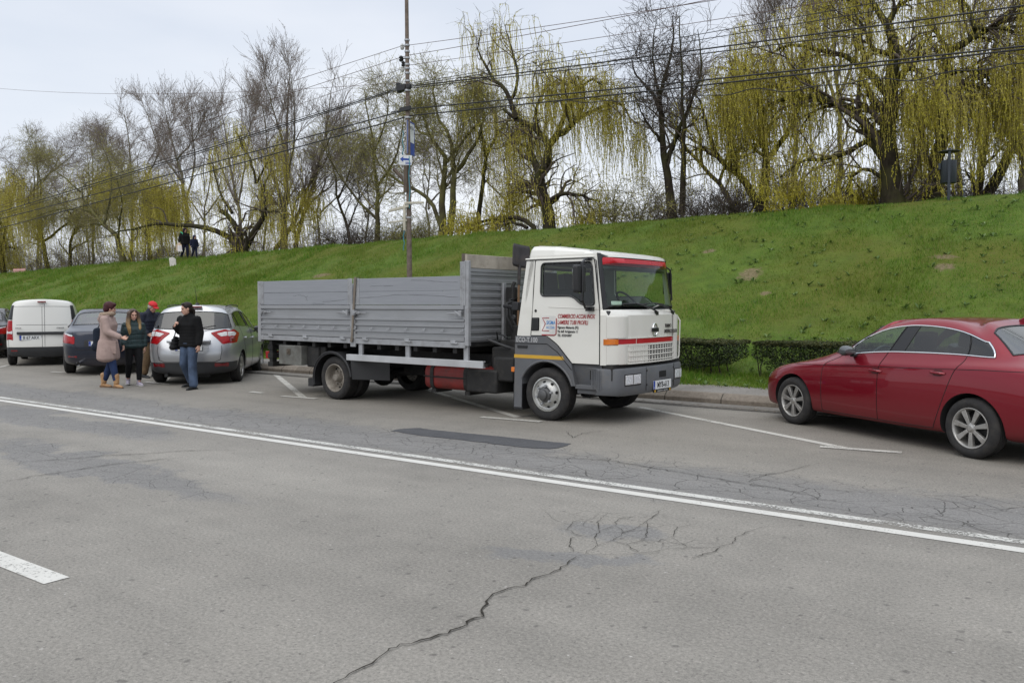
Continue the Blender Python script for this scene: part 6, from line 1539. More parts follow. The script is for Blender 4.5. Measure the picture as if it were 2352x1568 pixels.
# doors and rear side panels
def side_y(x, z, s): return s * HW * float(np.interp(z, [.8, 1.5, 1.6, 2.29], [1, 1, .997, .967]))
DOOR = [(-.272, 1.20), (0.0, 1.205), (.19, 1.085), (.435, .83), (.878, .83), (.878, 1.50), (.872, 1.60), (.78, 2.20), (.765, 2.275), (-.215, 2.275)]
DOOR = roundpoly(DOOR, [.01, .06, .06, .01, .01, .02, .02, .06, .06, .03], 4)
WIN = roundpoly([(-.105, 1.765), (.44, 1.765), (.585, 1.635), (.795, 1.635), (.735, 2.225), (-.105, 2.225)], [.07, .12, .10, .05, .09, .07], 6)
REAR = [(-.525, 1.195), (-.278, 1.195), (-.221, 2.283), (-.372, 2.283)]
for s in (-1, 1):
    mb = MB(); panel(mb, REAR, [], lambda x, z: (x, side_y(x, z, s), z), (0, -.02 * s, 0), .3)
    mb.add([(-.221, side_y(0, 2.276, s), 2.276), (.775, side_y(0, 2.276, s), 2.276), (.77, side_y(0, 2.29, s) , 2.29), (-.37, side_y(0, 2.29, s), 2.29)], [(0, 1, 2, 3)])
    part(mb, 'side_panel', P_WHT)
    mb = MB(); panel(mb, DOOR, [WIN], lambda x, z: (x, side_y(x, z, s) + .004 * s, z), (0, -.035 * s, 0), .25); dr = part(mb, 'door', P_WHT, bev=.004)
    E_ = [Vector((x, side_y(x, z, s) + .001 * s, z)) for x, z in DOOR]; mb = MB(); mb.tube(E_, .008, 5, closed=True); part(mb, 'door_gap', M_SEAM, dr)
    E_ = [Vector((x, side_y(x, z, s) + .008 * s, z)) for x, z in WIN]; mb = MB(); mb.tube(E_, .013, 6, closed=True); part(mb, 'window_seal', M_TRIM, dr)
    mb = MB(); panel(mb, WIN, [], lambda x, z: (x, side_y(x, z, s) - .012 * s, z)); part(mb, 'side_window', glass('cab_side_glass', (.74, .80, .77), base=.0), dr)
    mb = MB(); panel(mb, roundpoly([(-.262, 1.27), (-.125, 1.275), (-.12, 1.46), (-.258, 1.458)], .012), [], lambda x, z: (x, side_y(x, z, s) + .007 * s, z)); mb.box((-.185, side_y(0, 1.4, s) + .012 * s, 1.36), (.10, .02, .16)); part(mb, 'door_handle', M_TRIM, dr, bev=.006)
    mb = MB(); mb.lathe([(.001, .012 * s), (.016, .012 * s), (.022, 0)], 12, (-.19, side_y(0, 1.55, s), 1.555)); part(mb, 'door_lock', M_TRIM, dr)
    # crease line down the door
    mb = MB(); mb.tube([(.03, side_y(0, 1.6, s) + .004 * s, 1.612), (.87, side_y(0, 1.6, s) + .005 * s, 1.582)], .006, 4); part(mb, 'door_crease', P_WHT, dr)
    # roof gutter
    mb = MB(); mb.tube([(-.385, .967 * HW * s + .004 * s, 2.292), (.70, .967 * HW * s + .004 * s, 2.292), (.765, .962 * HW * s, 2.292)], .013, 6); part(mb, 'roof_gutter', P_WHT)
    mb = MB(); mb.tube([(-.38, .967 * HW * s + .008 * s, 2.277), (.74, .967 * HW * s + .008 * s, 2.277), (.80, .963 * HW * s + .006 * s, 2.24), (.862, .99 * HW * s + .004 * s, 1.66)], .007, 5); part(mb, 'rubber_seal', M_TRIM)
    mb = MB(); mb.box((.66, .80 * s, 2.352), (.10, .09, .05), (0, R(16), 0)); part(mb, 'marker_lamp', M_CLRL, bev=.008)
# lettering on the near door
LR = (R(90), 0, 0); yd = -HW - .0075
M_LRED = mat('letter_red', (.34, .012, .018), .4); M_LBLU = mat('letter_blue', (.04, .22, .52), .4)
nd = [o for o in tr.children if o.name.startswith('door') and o.data and min(v.co.y for v in o.data.vertices) < 0][0]
def dtext(n, s_, sz, m, x, z, **k): text(n, s_, sz, m, nd, (x, yd, z), LR, **k)
dtext('door_lettering', 'COMMERCIO ACCIAI INOX', .082, M_LRED, .195, 1.455, shear=.2, bold=.0012, sx=.60, ext=.001)
dtext('door_lettering', 'LAMIERE TUBI PROFILI', .082, M_LRED, .190, 1.37, shear=.2, bold=.0012, sx=.62, ext=.001)
for s_, z in (('Vigarano Mainarda (FE)', 1.310), ('Via dell\' Artigianato 11', 1.255)): dtext('door_lettering', s_, .052, M_INK, .190, z, sx=.72, bold=.0008, ext=.001)
dtext('door_lettering', 'TEL. 0532/43007', .048, M_INK, .190, 1.20, shear=.2, sx=.72, bold=.0008, ext=.001)
# square emblem beside it
mb = MB(); mb.prism(roundpoly([(-.09, 1.225), (.165, 1.225), (.165, 1.485), (-.09, 1.485)], .035), -HW - .0055, -HW - .0075); part(mb, 'emblem_plate', mat('emblem_white', (.66, .65, .62), .4), nd)
mb = MB(); mb.tube([(-.075, -HW - .007, 1.215), (.14, -HW - .007, 1.213), (.168, -HW - .007, 1.235), (.173, -HW - .007, 1.45)], .008, 5); mb.tube([(.05, -HW - .0085, 1.455), (-.065, -HW - .0085, 1.455), (-.015, -HW - .0085, 1.375), (-.07, -HW - .0085, 1.275), (.05, -HW - .0085, 1.275)], .0065, 5); part(mb, 'emblem_outline', M_LRED, nd)
dtext('emblem_lettering', 'SIGMA', .075, M_LBLU, .0, 1.365, shear=.15, sx=.70, bold=.0012, ext=.002); dtext('emblem_lettering', 'ACCIAI', .055, M_LBLU, .0, 1.305, sx=.80, bold=.0005, ext=.002)
# --- grey wheel-arch skirts
def arch(s):
    c = (0.0, .375); r = .475; A = [(c[0] + r * math.cos(q), c[1] + r * math.sin(q)) for q in np.linspace(R(18), R(152), 24)]
    poly = [(-.545, 1.19), (0.0, 1.20), (.185, 1.078), (.43, .822), (.50, .52)] + A + [(-.43, .16), (-.565, .16)]
    mb = MB(); v, f = flatfill(poly, (), .15); mb.add([(x, s * (HW + .018), z) for x, z in v], f); n = len(poly)
    for i in range(n):
        a, b = poly[i], poly[(i + 1) % n]; mb.add([(a[0], s * (HW + .018), a[1]), (b[0], s * (HW + .018), b[1]), (b[0], s * (HW - .32), b[1]), (a[0], s * (HW - .32), a[1])], [(0, 1, 2, 3)])
    o = part(mb, 'wheel_arch_skirt', M_GREY, bev=.012)
    mb = MB(); mb.tube([(x, s * (HW + .020), z) for x, z in A], .018, 6); part(mb, 'arch_lip', M_GREY, o)
    mb = MB(); mb.tube([(-.55, s * (HW + .019), 1.085), (.02, s * (HW + .019), 1.09), (.20, s * (HW + .019), .98), (.44, s * (HW + .019), .74)], .006, 4); part(mb, 'skirt_groove', M_SEAM, o)
    mb = MB(); mb.prism([(-.562, .875), (.315, .875), (.285, .925), (-.56, .925)], s * (HW + .018), s * (HW + .021)); part(mb, 'reflective_stripe', M_YEL, o)
    mb = MB(); mb.b2(-.58, -.42, s * (HW - .25), s * (HW + .01), .13, .50); part(mb, 'mud_flap', M_TRIM, o)
    mb = MB(); mb.b2(-.50, -.32, s * (HW + .014), s * (HW + .03), 1.02, 1.06); part(mb, 'skirt_recess', M_TRIM, o, bev=.006)
    # step well under the door
    mb = MB(); mb.add([(.43, s * (HW - .02), .822), (.895, s * (HW - .02), .822), (.90, s * (HW - .10), .52), (.50, s * (HW - .10), .52)], [(0, 1, 2, 3)]); mb.b2(.49, .90, s * (HW - .25), s * (HW + .01), .485, .545); mb.b2(.50, .90, s * (HW - .25), s * (HW - .03), .42, .485); part(mb, 'step', M_GREY, bev=.008)
    return o
ga = arch(-1); arch(1)
text('skirt_lettering', 'ECO-T.100', .095, mat('letter_grey', (.42, .42, .42), .5), ga, (-.525, -HW - .0205, 1.108), LR, 'LEFT', .001, sx=.86, bold=.002)
mb = MB(); mb.box((-.60, -HW + .02, .70), (.06, .05, .07)); part(mb, 'side_marker', M_ORL, bev=.006)
# --- front furniture
def fstrip(mb, y0, y1, z0, z1, off, th=.012, n=None):
    n = n or max(2, int(abs(y1 - y0) / .06)); A = []; B_ = []
    for i in range(n + 1):
        y = y0 + (y1 - y0) * i / n; x = front_x(y) + off; A.append((x, y)); B_.append((x + th, y))
    for (a, b), (c, d) in zip(zip(A, A[1:]), zip(B_, B_[1:])):
        mb.add([(a[0], a[1], z0), (b[0], b[1], z0), (d[0], d[1], z0), (c[0], c[1], z0), (a[0], a[1], z1), (b[0], b[1], z1), (d[0], d[1], z1), (c[0], c[1], z1)], [(2, 3, 7, 6), (3, 2, 1, 0), (4, 5, 6, 7), (0, 1, 5, 4)])
    for q, w_ in ((A[0], B_[0]), (A[-1], B_[-1])): mb.add([(q[0], q[1], z0), (w_[0], w_[1], z0), (w_[0], w_[1], z1), (q[0], q[1], z1)], [(0, 1, 2, 3)])
mb = MB(); fstrip(mb, -.86, .90, 1.105, 1.175, .001, .008); st = part(mb, 'front_stripe', M_RED)
mb = MB(); [fstrip(mb, y - .004, y + .004, 1.105, 1.175, .006, .005, 2) for y in (-.48, .62)]; part(mb, 'stripe_joint', P_WHT, st)
mb = MB(); fstrip(mb, -.86, .86, 1.176, 1.188, .002, .014); fstrip(mb, -.86, .86, 1.088, 1.104, .002, .014); part(mb, 'front_trim', P_WHT)
for s in (-1, 1):
    mb = MB(); fstrip(mb, s * (.86 if s < 0 else .90), s * (1.02 if s < 0 else 1.06), 1.10, 1.178, .003, .022 if s < 0 else .05, 6); part(mb, 'indicator', M_ORL, bev=.004)
    # corner deflector
    mb = MB(); rows = [[(front_x(y) + .012 + .03 * math.sin(math.pi * k / 7), s * y, z) for k, y in enumerate(np.linspace(.66, 1.0, 8))] for z in (.835, 1.49)]
    if s > 0:
        mb.grid(rows); mb.grid([rows[1], [(front_x(y) - .01, s * y, 1.50) for y in np.linspace(.66, 1.0, 8)]]); part(mb, 'corner_deflector', P_WHT)
    else:
        mb.grid([r_ for r_ in ([(p[0] - .006, p[1], z) for p in rows[0]] for z in (.835, 1.09))]); mb.grid([[(p[0] - .006, p[1], z) for p in rows[0]] for z in (1.19, 1.48)]); mb.grid([[(p[0] - .006, p[1], 1.48) for p in rows[0]], [(front_x(y) - .01, s * y, 1.50) for y in np.linspace(.66, 1.0, 8)]]); part(mb, 'corner_deflector', P_WHT)
mb = MB(); fstrip(mb, -.66, .76, .845, 1.082, .002, .004); gr = part(mb, 'grille', mat('grille_dark', (.010, .010, .010), .8))
mb = MB()
for z0, z1, th in ((1.072, 1.088, .012), (1.043, 1.050, .008), (1.000, 1.021, .016), (.972, .979, .008), (.930, .951, .016), (.902, .909, .008), (.862, .880, .016), (.826, .848, .012)): fstrip(mb, -.66, .76, z0, z1, .003, th)
for y in np.arange(-.66, -.22, .055): fstrip(mb, y, y + .045, .845, 1.08, .003, .010, 1)
for y in np.arange(.62, .77, .055): fstrip(mb, y, min(.77, y + .045), .845, 1.08, .003, .010, 1)
for y in np.arange(-.22, .62, .085): fstrip(mb, y - .010, y + .010, .845, 1.08, .003, .007, 1)
part(mb, 'grille_slats', P_WHT, gr)
# ring-and-bar badge, lettering
mb = MB(); bx = front_x(.0) + .010; mb.tube([(bx, .02 + .068 * math.cos(q), 1.285 + .088 * math.sin(q)) for q in np.linspace(0, 2 * math.pi, 25)[:-1]], .010, 6, closed=True); bd = part(mb, 'badge_ring', M_CHROME)
mb = MB(); mb.box((bx + .006, .02, 1.285), (.016, .19, .055)); part(mb, 'badge_bar', mat('badge_black', (.03, .03, .035), .3, .5), bd, bev=.004)
M_LG = mat('letter_dark_grey', (.06, .05, .05), .4, .3)
for s_, y, z, sz in (('TURBO', .36, 1.315, .066), ('INTERCOOLER', .34, 1.235, .066)): text('front_lettering', s_, sz, M_LG, tr, (front_x(.55) + .016, y, z), (R(90), 0, R(90) - .06), 'LEFT', .002, shear=.15, sx=.82, bold=.0025)
# far-side air deflector edge seen past the front
mb = MB(); mb.tube([(.98, HW + .02, .80), (.99, HW + .05, .86), (1.0, HW + .055, 1.40), (.97, HW + .02, 1.47)], .012, 6); part(mb, 'side_deflector', P_WHT)
# wipers
for y0, y1, z1 in ((.10, -.42, 1.66), (.68, .12, 1.665)):
    mb = MB(); p0 = Vector((front_x(y0) - .02, y0, 1.52)); mb.box(tuple(p0), (.05, .08, .05)); q = wpt(y1 / 1.0, z1) + Vector((.03, 0, 0)); mb.tube([tuple(p0 + Vector((.02, 0, .02))), tuple(p0.lerp(q, .4) + Vector((.05, 0, .02))), tuple(q)], [.014, .012, .008], 6)
    mb.tube([tuple(wpt(y1 - .30, z1 - .01) + Vector((.018, 0, 0))), tuple(q), tuple(wpt(y1 + .30, z1 - .015) + Vector((.02, 0, 0)))], .008, 6); part(mb, 'wiper', M_TRIM)
# paper and stickers behind the screen
mb = MB(); panel(mb, [(-.87, .085), (-.68, .085), (-.68, .15), (-.87, .15)], [], lambda s, t_: wpt(s, 1.575 + .77 * t_) - Vector((.012, 0, 0))); part(mb, 'windscreen_sticker', M_PLATE, ws_)
mb = MB(); mb.box((1.03, .22, 1.605), (.14, .20, .006), (0, R(-25), R(20))); part(mb, 'paper_slip', M_PLATE, ws_)
# --- bumper
def bx_(y): return 1.165 - .055 * min(1, abs(y) / .95) ** 2 - .22 * max(0, (abs(y) - .90) / .20) ** 1.6
ys = list(np.linspace(-1.10, 1.10, 47))
prof = [(-.10, .39), (-.045, .395), (-.008, .44), (0, .55), (0, .745), (-.012, .775), (-.20, .785)]
mb = MB(); mb.grid([[(bx_(y) + o, y, z + (.035 * max(0, (abs(y) - .75) / .38) if z < .5 else 0)) for o, z in prof] for y in ys])
for s in (-1, 1): 
    mb.add([(bx_(s * 1.10), s * 1.10, .465), (.86, s * 1.10, .49), (.86, s * 1.10, .78), (bx_(s * 1.10) - .012, s * 1.10, .775)], [(0, 1, 2, 3)])
bu = part(mb, 'bumper', M_BUMP, smooth=40)
mb = MB()
for k in range(7): mb.tube([(bx_(-1.10) + .016 - .0 - .022 * k + .02, -1.103 + .004 * (k < 1), .50), (bx_(-1.10) + .016 - .022 * k + .02, -1.103, .765)], .007, 5)
part(mb, 'bumper_ribs', M_BUMP, bu)
def on_bump(y, off=0): return bx_(y) + off
def brect(mb, y0, y1, z0, z1, off, th):
    n = 5; P = [y0 + (y1 - y0) * i / n for i in range(n + 1)]
    mb.grid([[(bx_(y) + off, y, z0), (bx_(y) + off + th, y, z0), (bx_(y) + off + th, y, z1), (bx_(y) + off, y, z1)] for y in P])
    for y in (y0, y1): mb.add([(bx_(y) + off, y, z0), (bx_(y) + off + th, y, z0), (bx_(y) + off + th, y, z1), (bx_(y) + off, y, z1)], [(0, 1, 2, 3)])
for s in (-1, 1):
    c = -.60 if s < 0 else .84
    mb = MB(); brect(mb, c - .20, c + .20, .535, .695, .0005, .004); hl = part(mb, 'headlamp', M_TRIM, bu)
    for a_ in (-.185, .01):
        mb = MB(); brect(mb, c + a_, c + a_ + .175, .550, .682, .005, .006); lens = part(mb, 'lens', M_CLRL, hl, bev=.004)
        mb = MB(); brect(mb, c + a_ + .015, c + a_ + .16, .565, .667, .011, .003); part(mb, 'reflector', mat('lamp_inner', (.70, .72, .74), .25, .2, var=.12, vs=25), hl)
mb = MB(); brect(mb, .12, .34, .60, .69, .0, .004); part(mb, 'bumper_vent', M_WELL, bu)
mb = MB(); [mb.tube([(bx_(y) + .001, y, .44), (bx_(y) + .001, y, .77)], .004, 4) for y in (-.26, .62)]; part(mb, 'bumper_joint', M_SEAM, bu)
for y in (-.24, .60):
    for z in (.72, .52): mb = MB(); mb.lathe([(.001, bx_(y) + .006), (.013, bx_(y) + .006), (.016, bx_(y) - .002)], 10, (0, y, z), 'x'); part(mb, 'bumper_bolt', M_TRIM, bu)
pl = plate(tr, (bx_(.2) + .014, .20, .435), (0, 0, R(90) - .02), 'MYB-613', .52, .125, 'H', .80)
mb = MB(); mb.b2(-.262, .262, -.001, .010, -.045, -.004); part(mb, 'plate_holder', M_TRIM, pl)
for x in (-.22, .22): mb = MB(); mb.b2(x - .018, x + .018, -.004, -.001, -.040, -.008); part(mb, 'holder_badge', M_YEL, pl)
text('holder_lettering', 'BALKANCAR  TIR  533-701-060', .022, M_PLATE, pl, (0, -.003, -.033), (R(90), 0, 0), 'CENTER', .0005)
mb = MB(); mb.b2(.70, 1.05, -1.0, 1.0, .62, .83); part(mb, 'front_crossmember', M_CHAS)
# --- mirrors
mb = MB(); mb.tube([(.70, -HW + .02, 2.255), (.74, -1.20, 2.25), (.76, -1.30, 2.20), (.78, -1.32, 2.05), (.78, -1.32, 1.70), (.76, -1.22, 1.60), (.72, -HW, 1.585)], .016, 8); mb.box((.70, -HW - .02, 2.26), (.10, .05, .04)); mb.box((.74, -HW - .03, 1.585), (.11, .06, .06)); arm = part(mb, 'mirror_arm', M_TRIM)
mb = MB(); mb.prism(roundpoly([(-1.21, 1.80), (-1.42, 1.80), (-1.44, 2.17), (-1.21, 2.17)], .05), .69, .77, 'x'); hd = part(mb, 'mirror_head', M_BLK, bev=.02)
hd.parent = arm
mb = MB(); mb.prism(roundpoly([(-1.23, 1.83), (-1.40, 1.83), (-1.42, 2.14), (-1.23, 2.14)], .04), .684, .688, 'x'); mg = part(mb, 'mirror_glass', mat('mirror_glass', (.6, .6, .6), .05, 1, var=.02), arm)
mb = MB(); mb.tube([(.75, HW, 2.24), (.78, HW + .15, 2.18), (.80, HW + .17, 1.72), (.74, HW, 1.62)], .014, 8); mb.prism(roundpoly([(HW + .06, 1.80), (HW + .23, 1.80), (HW + .23, 2.14), (HW + .06, 2.14)], .05), .70, .77, 'x'); part(mb, 'mirror_arm', M_TRIM)
# --- cab interior
mb = MB(); mb.b2(.42, .98, -.98, .98, 1.0, 1.56); mb.b2(-.34, .9, -1.0, 1.0, .85, .95); mb.b2(.55, .95, .15, .85, 1.5, 1.64); mb.b2(-.40, -.36, -1.0, 1.0, .85, 1.76); part(mb, 'dashboard', mat('cab_interior', (.040, .041, .042), .8), bev=.03)
for y in (-.62, -.14, .60):
    mb = MB(); mb.box((-.06, y, 1.22), (.52, .46, .20)); mb.box((-.24, y, 1.56), (.16, .46, .62), (0, R(-8), 0)); mb.box((-.26, y, 1.98), (.12, .30, .24), (0, R(-8), 0)); mb.tube([(-.26, y - .05, 1.82), (-.26, y - .05, 1.92)], .009, 6); mb.tube([(-.26, y + .05, 1.82), (-.26, y + .05, 1.92)], .009, 6); part(mb, 'seat', mat('cab_seat', (.045, .044, .046), .9), bev=.05)
mb = MB(); mb.T = Matrix.Translation((.42, .52, 1.66)) @ Matrix.Rotation(R(50), 4, 'Y'); mb.tube([(.23 * math.cos(q), .23 * math.sin(q), 0) for q in np.linspace(0, 2 * math.pi, 29)[:-1]], .016, 8, closed=True); mb.box((0, 0, -.02), (.14, .12, .05)); mb.box((0, 0, 0), (.05, .42, .02)); mb.T = None; part(mb, 'steering_wheel', M_BLK)
mb = MB(); mb.tube([(.55, .58, 1.52), (.40, .52, 1.64)], .03, 8); part(mb, 'steering_column', M_BLK)
mb = MB(); mb.b2(-.40, -.37, -1.0, 1.0, 1.76, 1.785); mb.b2(-.365, -.345, -1.0, 1.0, 2.22, 2.30); part(mb, 'cab_lining', M_INT)
# --- wheels
def truck_wheel(x, y, s, rad, wid, style):
    e = bpy.data.objects.new('wheel', None); C.objects.link(e); e.parent = tr; e.location = (x, y, rad); e.empty_display_size = .1; Rr = .245
    mb = MB(); k = 6; W_ = wid
    prof = [(Rr - .012, -.03 * s), (Rr + .008, -.004 * s), (Rr + .035, .004 * s), (Rr + .075, .010 * s), (rad - .03, -.004 * s), (rad - .006, -.022 * s), (rad, -.045 * s)]
    for i in range(k):
        a_ = -.045 * s - (W_ - .09) * s * i / (k - 1)
        if i: prof += [(rad - .014, a_ + .010 * s), (rad - .014, a_)]
        prof.append((rad, a_))
    prof += [(rad - .02, -(W_ - .01) * s), (Rr, -W_ * s), (Rr - .012, -(W_ - .02) * s)]
    mb.lathe(prof, 56); part(mb, 'tyre', M_TYRE, e, smooth=40)
    mb = MB(); mr = M_RIMF if style == 'front' else M_RIMT
    if style == 'front':
        mb.lathe([(Rr - .004, -.03 * s), (Rr, -.004 * s), (Rr - .016, .002 * s), (Rr - .030, -.02 * s), (.19, -.028 * s), (.165, .004 * s), (.135, .030 * s), (.115, .036 * s), (.105, .03 * s)], 48); rm = part(mb, 'rim', mr, e)
        mb = MB(); mb.lathe([(.106, .034 * s), (.098, .06 * s), (.075, .07 * s), (.07, .105 * s), (.05, .115 * s), (.001, .118 * s)], 32); part(mb, 'hub', mat('hub_grey', (.10, .10, .10), .5, .5), e)
        for q in range(6):
            a_ = q * math.pi / 3 + .3; mb = MB(); mb.lathe([(.001, .062 * s), (.017, .062 * s), (.019, .025 * s)], 6, (.128 * math.cos(a_), .015 * s, .128 * math.sin(a_))); part(mb, 'wheel_nut', M_STEEL, e)
        for q in range(8):
            mb = MB(); a_ = q * math.pi / 4 + .2; n_ = 12; c0 = Vector((.182 * math.cos(a_), -.0065 * s + .001 * s, .182 * math.sin(a_))); pts = []
            for t_ in range(n_):
                w_ = 2 * math.pi * t_ / n_; rr_ = Vector((math.cos(a_), 0, math.sin(a_))); tt = Vector((-math.sin(a_), 0, math.cos(a_))); pts.append(c0 + rr_ * .013 * math.cos(w_) + tt * .024 * math.sin(w_) + Vector((0, (-.0165 * math.cos(w_)) * s + .002 * s, 0)))
            mb.add(pts, [tuple(range(n_))]); part(mb, 'hand_hole', M_WELL, e)
    else:
        mb.lathe([(Rr - .004, -.03 * s), (Rr, -.004 * s), (Rr - .014, .0), (Rr - .028, -.02 * s), (.205, -.055 * s), (.20, -.10 * s), (.185, -.135 * s), (.15, -.125 * s), (.10, -.115 * s), (.085, -.115 * s)], 48); part(mb, 'rim', mr, e)
        mb = MB(); mb.lathe([(.086, -.118 * s), (.075, -.09 * s), (.06, -.02 * s), (.05, -.012 * s), (.001, -.012 * s)], 24)
        for q in range(8):
            a_ = q * math.pi / 4; mb.lathe([(.001, -.008 * s), (.012, -.008 * s), (.012, -.02 * s)], 6, (.045 * math.cos(a_), .0, .045 * math.sin(a_))); mb.lathe([(.001, -.085 * s), (.014, -.085 * s), (.014, -.13 * s)], 6, (.118 * math.cos(a_ + .4), 0, .118 * math.sin(a_ + .4)))
        part(mb, 'hub', mr, e)
        for q in range(5):
            a_ = q * 2 * math.pi / 5 + .9; mb = MB(); mb.lathe([(.001, -.1255 * s), (.024, -.1275 * s)], 14, (.165 * math.cos(a_), 0, .165 * math.sin(a_))); part(mb, 'hand_hole', M_WELL, e)
    return e
truck_wheel(0, -1.045, -1, .375, .25, 'front'); truck_wheel(0, 1.045, 1, .375, .25, 'front')
for s in (-1, 1): truck_wheel(-4.42, s * 1.16, s, .375, .24, 'rear'); truck_wheel(-4.42, s * .885, s, .375, .24, 'rear')
# --- chassis
mb = MB()
for s in (-1, 1): mb.b2(-6.45, .75, s * .38 - .04, s * .38 + .04, .62, .86)
for x in (-6.3, -5.2, -3.6, -2.4, -1.2): mb.b2(x - .05, x + .05, -.38, .38, .64, .84)
ch = part(mb, 'chassis', M_CHAS, bev=.006)
mb = MB(); mb.tube([(-4.42, -.85, .375), (-4.42, .85, .375)], .075, 12); mb.ball((-4.42, 0, .36), (.22, .20, .21), 16, 10); mb.tube([(-4.2, 0, .40), (-.9, 0, .60)], .05, 10)
for s in (-1, 1): mb.box((-4.42, s * .55, .50), (1.25, .08, .09)); mb.box((0, s * .5, .46), (1.1, .08, .07))
mb.tube([(0, -.9, .36), (0, .9, .36)], .06, 10); mb.b2(-.75, .45, -.36, .36, .42, .95); mb.b2(-1.6, -.8, -.22, .22, .48, .75); mb.box((-3.6, .1, .52), (.5, .3, .25)); mb.box((-3.2, .15, .60), (.3, .5, .12)); part(mb, 'axles_and_engine', M_CHAS, bev=.015)
for s in (-1, 1):
    # rear mudguard: half hoop and a flap in front
    A = [(-4.42 + .50 * math.cos(q), .36 + .47 * math.sin(q)) for q in np.linspace(R(8), R(196), 24)]; A = A[:-2] + [(-5.03, .36), (-5.06, .20)] if False else A
    outer_, inner_ = s * 1.215, s * .62; mb = MB(); mb.grid([[(x, inner_, z), (x, outer_, z), (x, outer_, z - .0), ] for x, z in A]); mb.grid([[(x, outer_, z), (-4.42 + (x + 4.42) * .93, outer_, .36 + (z - .36) * .93)] for x, z in A])
    mb.tube([(x, outer_, z) for x, z in A], .014, 6)
    mb.b2(-5.06, -4.93, inner_, outer_, .20, .34)
    mb.grid([[(-3.92, s * 1.20, .38), (-3.95, s * 1.20, .72)], [(-3.42, s * .80, .36), (-3.42, s * .80, .74)]]); part(mb, 'mudguard', M_BLK, smooth=50)
# fuel tank, boxes, rear bumper
TK = roundpoly([(-.92, .30), (-.45, .30), (-.45, .68), (-.92, .68)], .13, 8)
mb = MB(); mb.prism(TK, -2.50, -1.12, 'x'); tk = part(mb, 'fuel_tank', M_TANK, bev=.03)
mb = MB()
for x in (-2.33, -1.62): mb.prism(roundpoly([(-.935, .285), (-.44, .285), (-.44, .695), (-.935, .695)], .14, 8), x - .035, x + .035, 'x'); mb.b2(x - .05, x + .05, -.88, -.5, .24, .30)
part(mb, 'tank_strap', M_CHAS, tk)
mb = MB(); mb.tube([(-2.5, -.93, .50), (-1.12, -.93, .50)], .012, 6); mb.lathe([(.001, .06), (.05, .06), (.055, 0)], 14, (-1.35, -.75, .67), 'z'); part(mb, 'tank_fittings', M_CHAS, tk)
mb = MB(); mb.b2(-1.55, -.95, -.99, -.46, .31, .66); mb.b2(-1.05, -.66, -.95, -.5, .50, .86); mb.b2(-1.2, -.6, -.8, .3, .55, 1.0); part(mb, 'battery_box', M_CHAS, bev=.03)
mb = MB(); mb.b2(-5.97, -5.32, -1.16, -.70, .55, .90); bxo = part(mb, 'toolbox', M_BOX, bev=.012)
mb = MB(); mb.b2(-5.72, -5.63, -1.175, -1.16, .74, .84); mb.tube([(-5.675, -1.178, .80), (-5.675, -1.19, .77)], .012, 6); part(mb, 'toolbox_latch', mat('rusty_latch', (.09, .07, .05), .7), bxo)
mb = MB(); mb.b2(-5.31, -4.98, -1.05, -.62, .52, .90); mb.b2(-5.05, -4.85, -1.0, -.5, .6, .9); part(mb, 'air_tank_box', M_CHAS, bev=.03)
mb = MB()
for z in (.52, .68, .84): mb.b2(-6.50, -6.35, -1.02, 1.02, z - .045, z + .045)
for y in (-.95, -.4, .4, .95): mb.b2(-6.48, -6.38, y - .05, y + .05, .48, .95)
part(mb, 'underrun_bar', M_CHAS, bev=.006)
for s in (-1, 1): mb = MB(); mb.b2(-6.60, -6.50, s * .62, s * 1.0, .62, .76); part(mb, 'tail_lamp', M_REDL, bev=.01)
# side guard rail
for s in (-1, 1):
    mb = MB(); mb.b2(-4.06, -1.04, s * 1.165, s * 1.200, .70, .805); mb.b2(-4.06, -1.04, s * 1.13, s * 1.165, .70, .715); mb.b2(-4.06, -1.04, s * 1.13, s * 1.165, .79, .805); gd = part(mb, 'side_guard', M_RAIL, bev=.004)
    for x in (-3.77, -2.66, -1.42): mb = MB(); mb.b2(x - .035, x + .035, s * 1.09, s * 1.13, .71, 1.03); mb.b2(x - .055, x - .035, s * 1.06, s * 1.13, .71, 1.03); part(mb, 'guard_bracket', M_STEEL, gd, bev=.003)
# --- bed
BY = 1.15; BX0, BX1 = -6.55, -1.42
mb = MB(); mb.b2(BX0, BX1, -BY + .03, BY - .03, 1.0, 1.07)
for x in np.arange(-6.3, -1.5, .42): mb.b2(x - .04, x + .04, -BY + .05, BY - .05, .90, 1.0)
bed = part(mb, 'bed_floor', M_CHAS)
mb = MB(); [mb.b2(BX0, BX1, s * (BY - .03), s * (BY + .005), .985, 1.075) for s in (-1, 1)]; part(mb, 'bed_rim', M_STEEL, bev=.006)
# ribbed dropside profile: (outward offset, height)
RIB = [(.0, 1.085), (.010, 1.09), (.012, 1.145), (-.014, 1.155), (-.014, 1.185), (.012, 1.195), (.012, 1.215), (-.016, 1.225), (-.016, 1.285), (.012, 1.298), (.012, 1.325), (-.016, 1.338), (-.016, 1.378), (.012, 1.390), (.012, 1.420), (-.014, 1.432), (-.014, 1.555), (.018, 1.572), (.018, 1.628), (.0, 1.638)]
def ribbed(mb, x0, x1, s, y=BY, prof=RIB, th=.03):
    a = [(x0, s * (y + o), z) for o, z in prof]; b = [(x1, s * (y + o), z) for o, z in prof]; a2 = [(x0, s * (y - th), z) for z in (prof[-1][1], prof[0][1])]; b2_ = [(x1, s * (y - th), z) for z in (prof[-1][1], prof[0][1])]
    mb.grid([a + a2 + [a[0]], b + b2_ + [b[0]]]); n = len(a) + 2; mb.add(a + a2, [tuple(range(n))]); mb.add(b + b2_, [tuple(range(n))[::-1]])
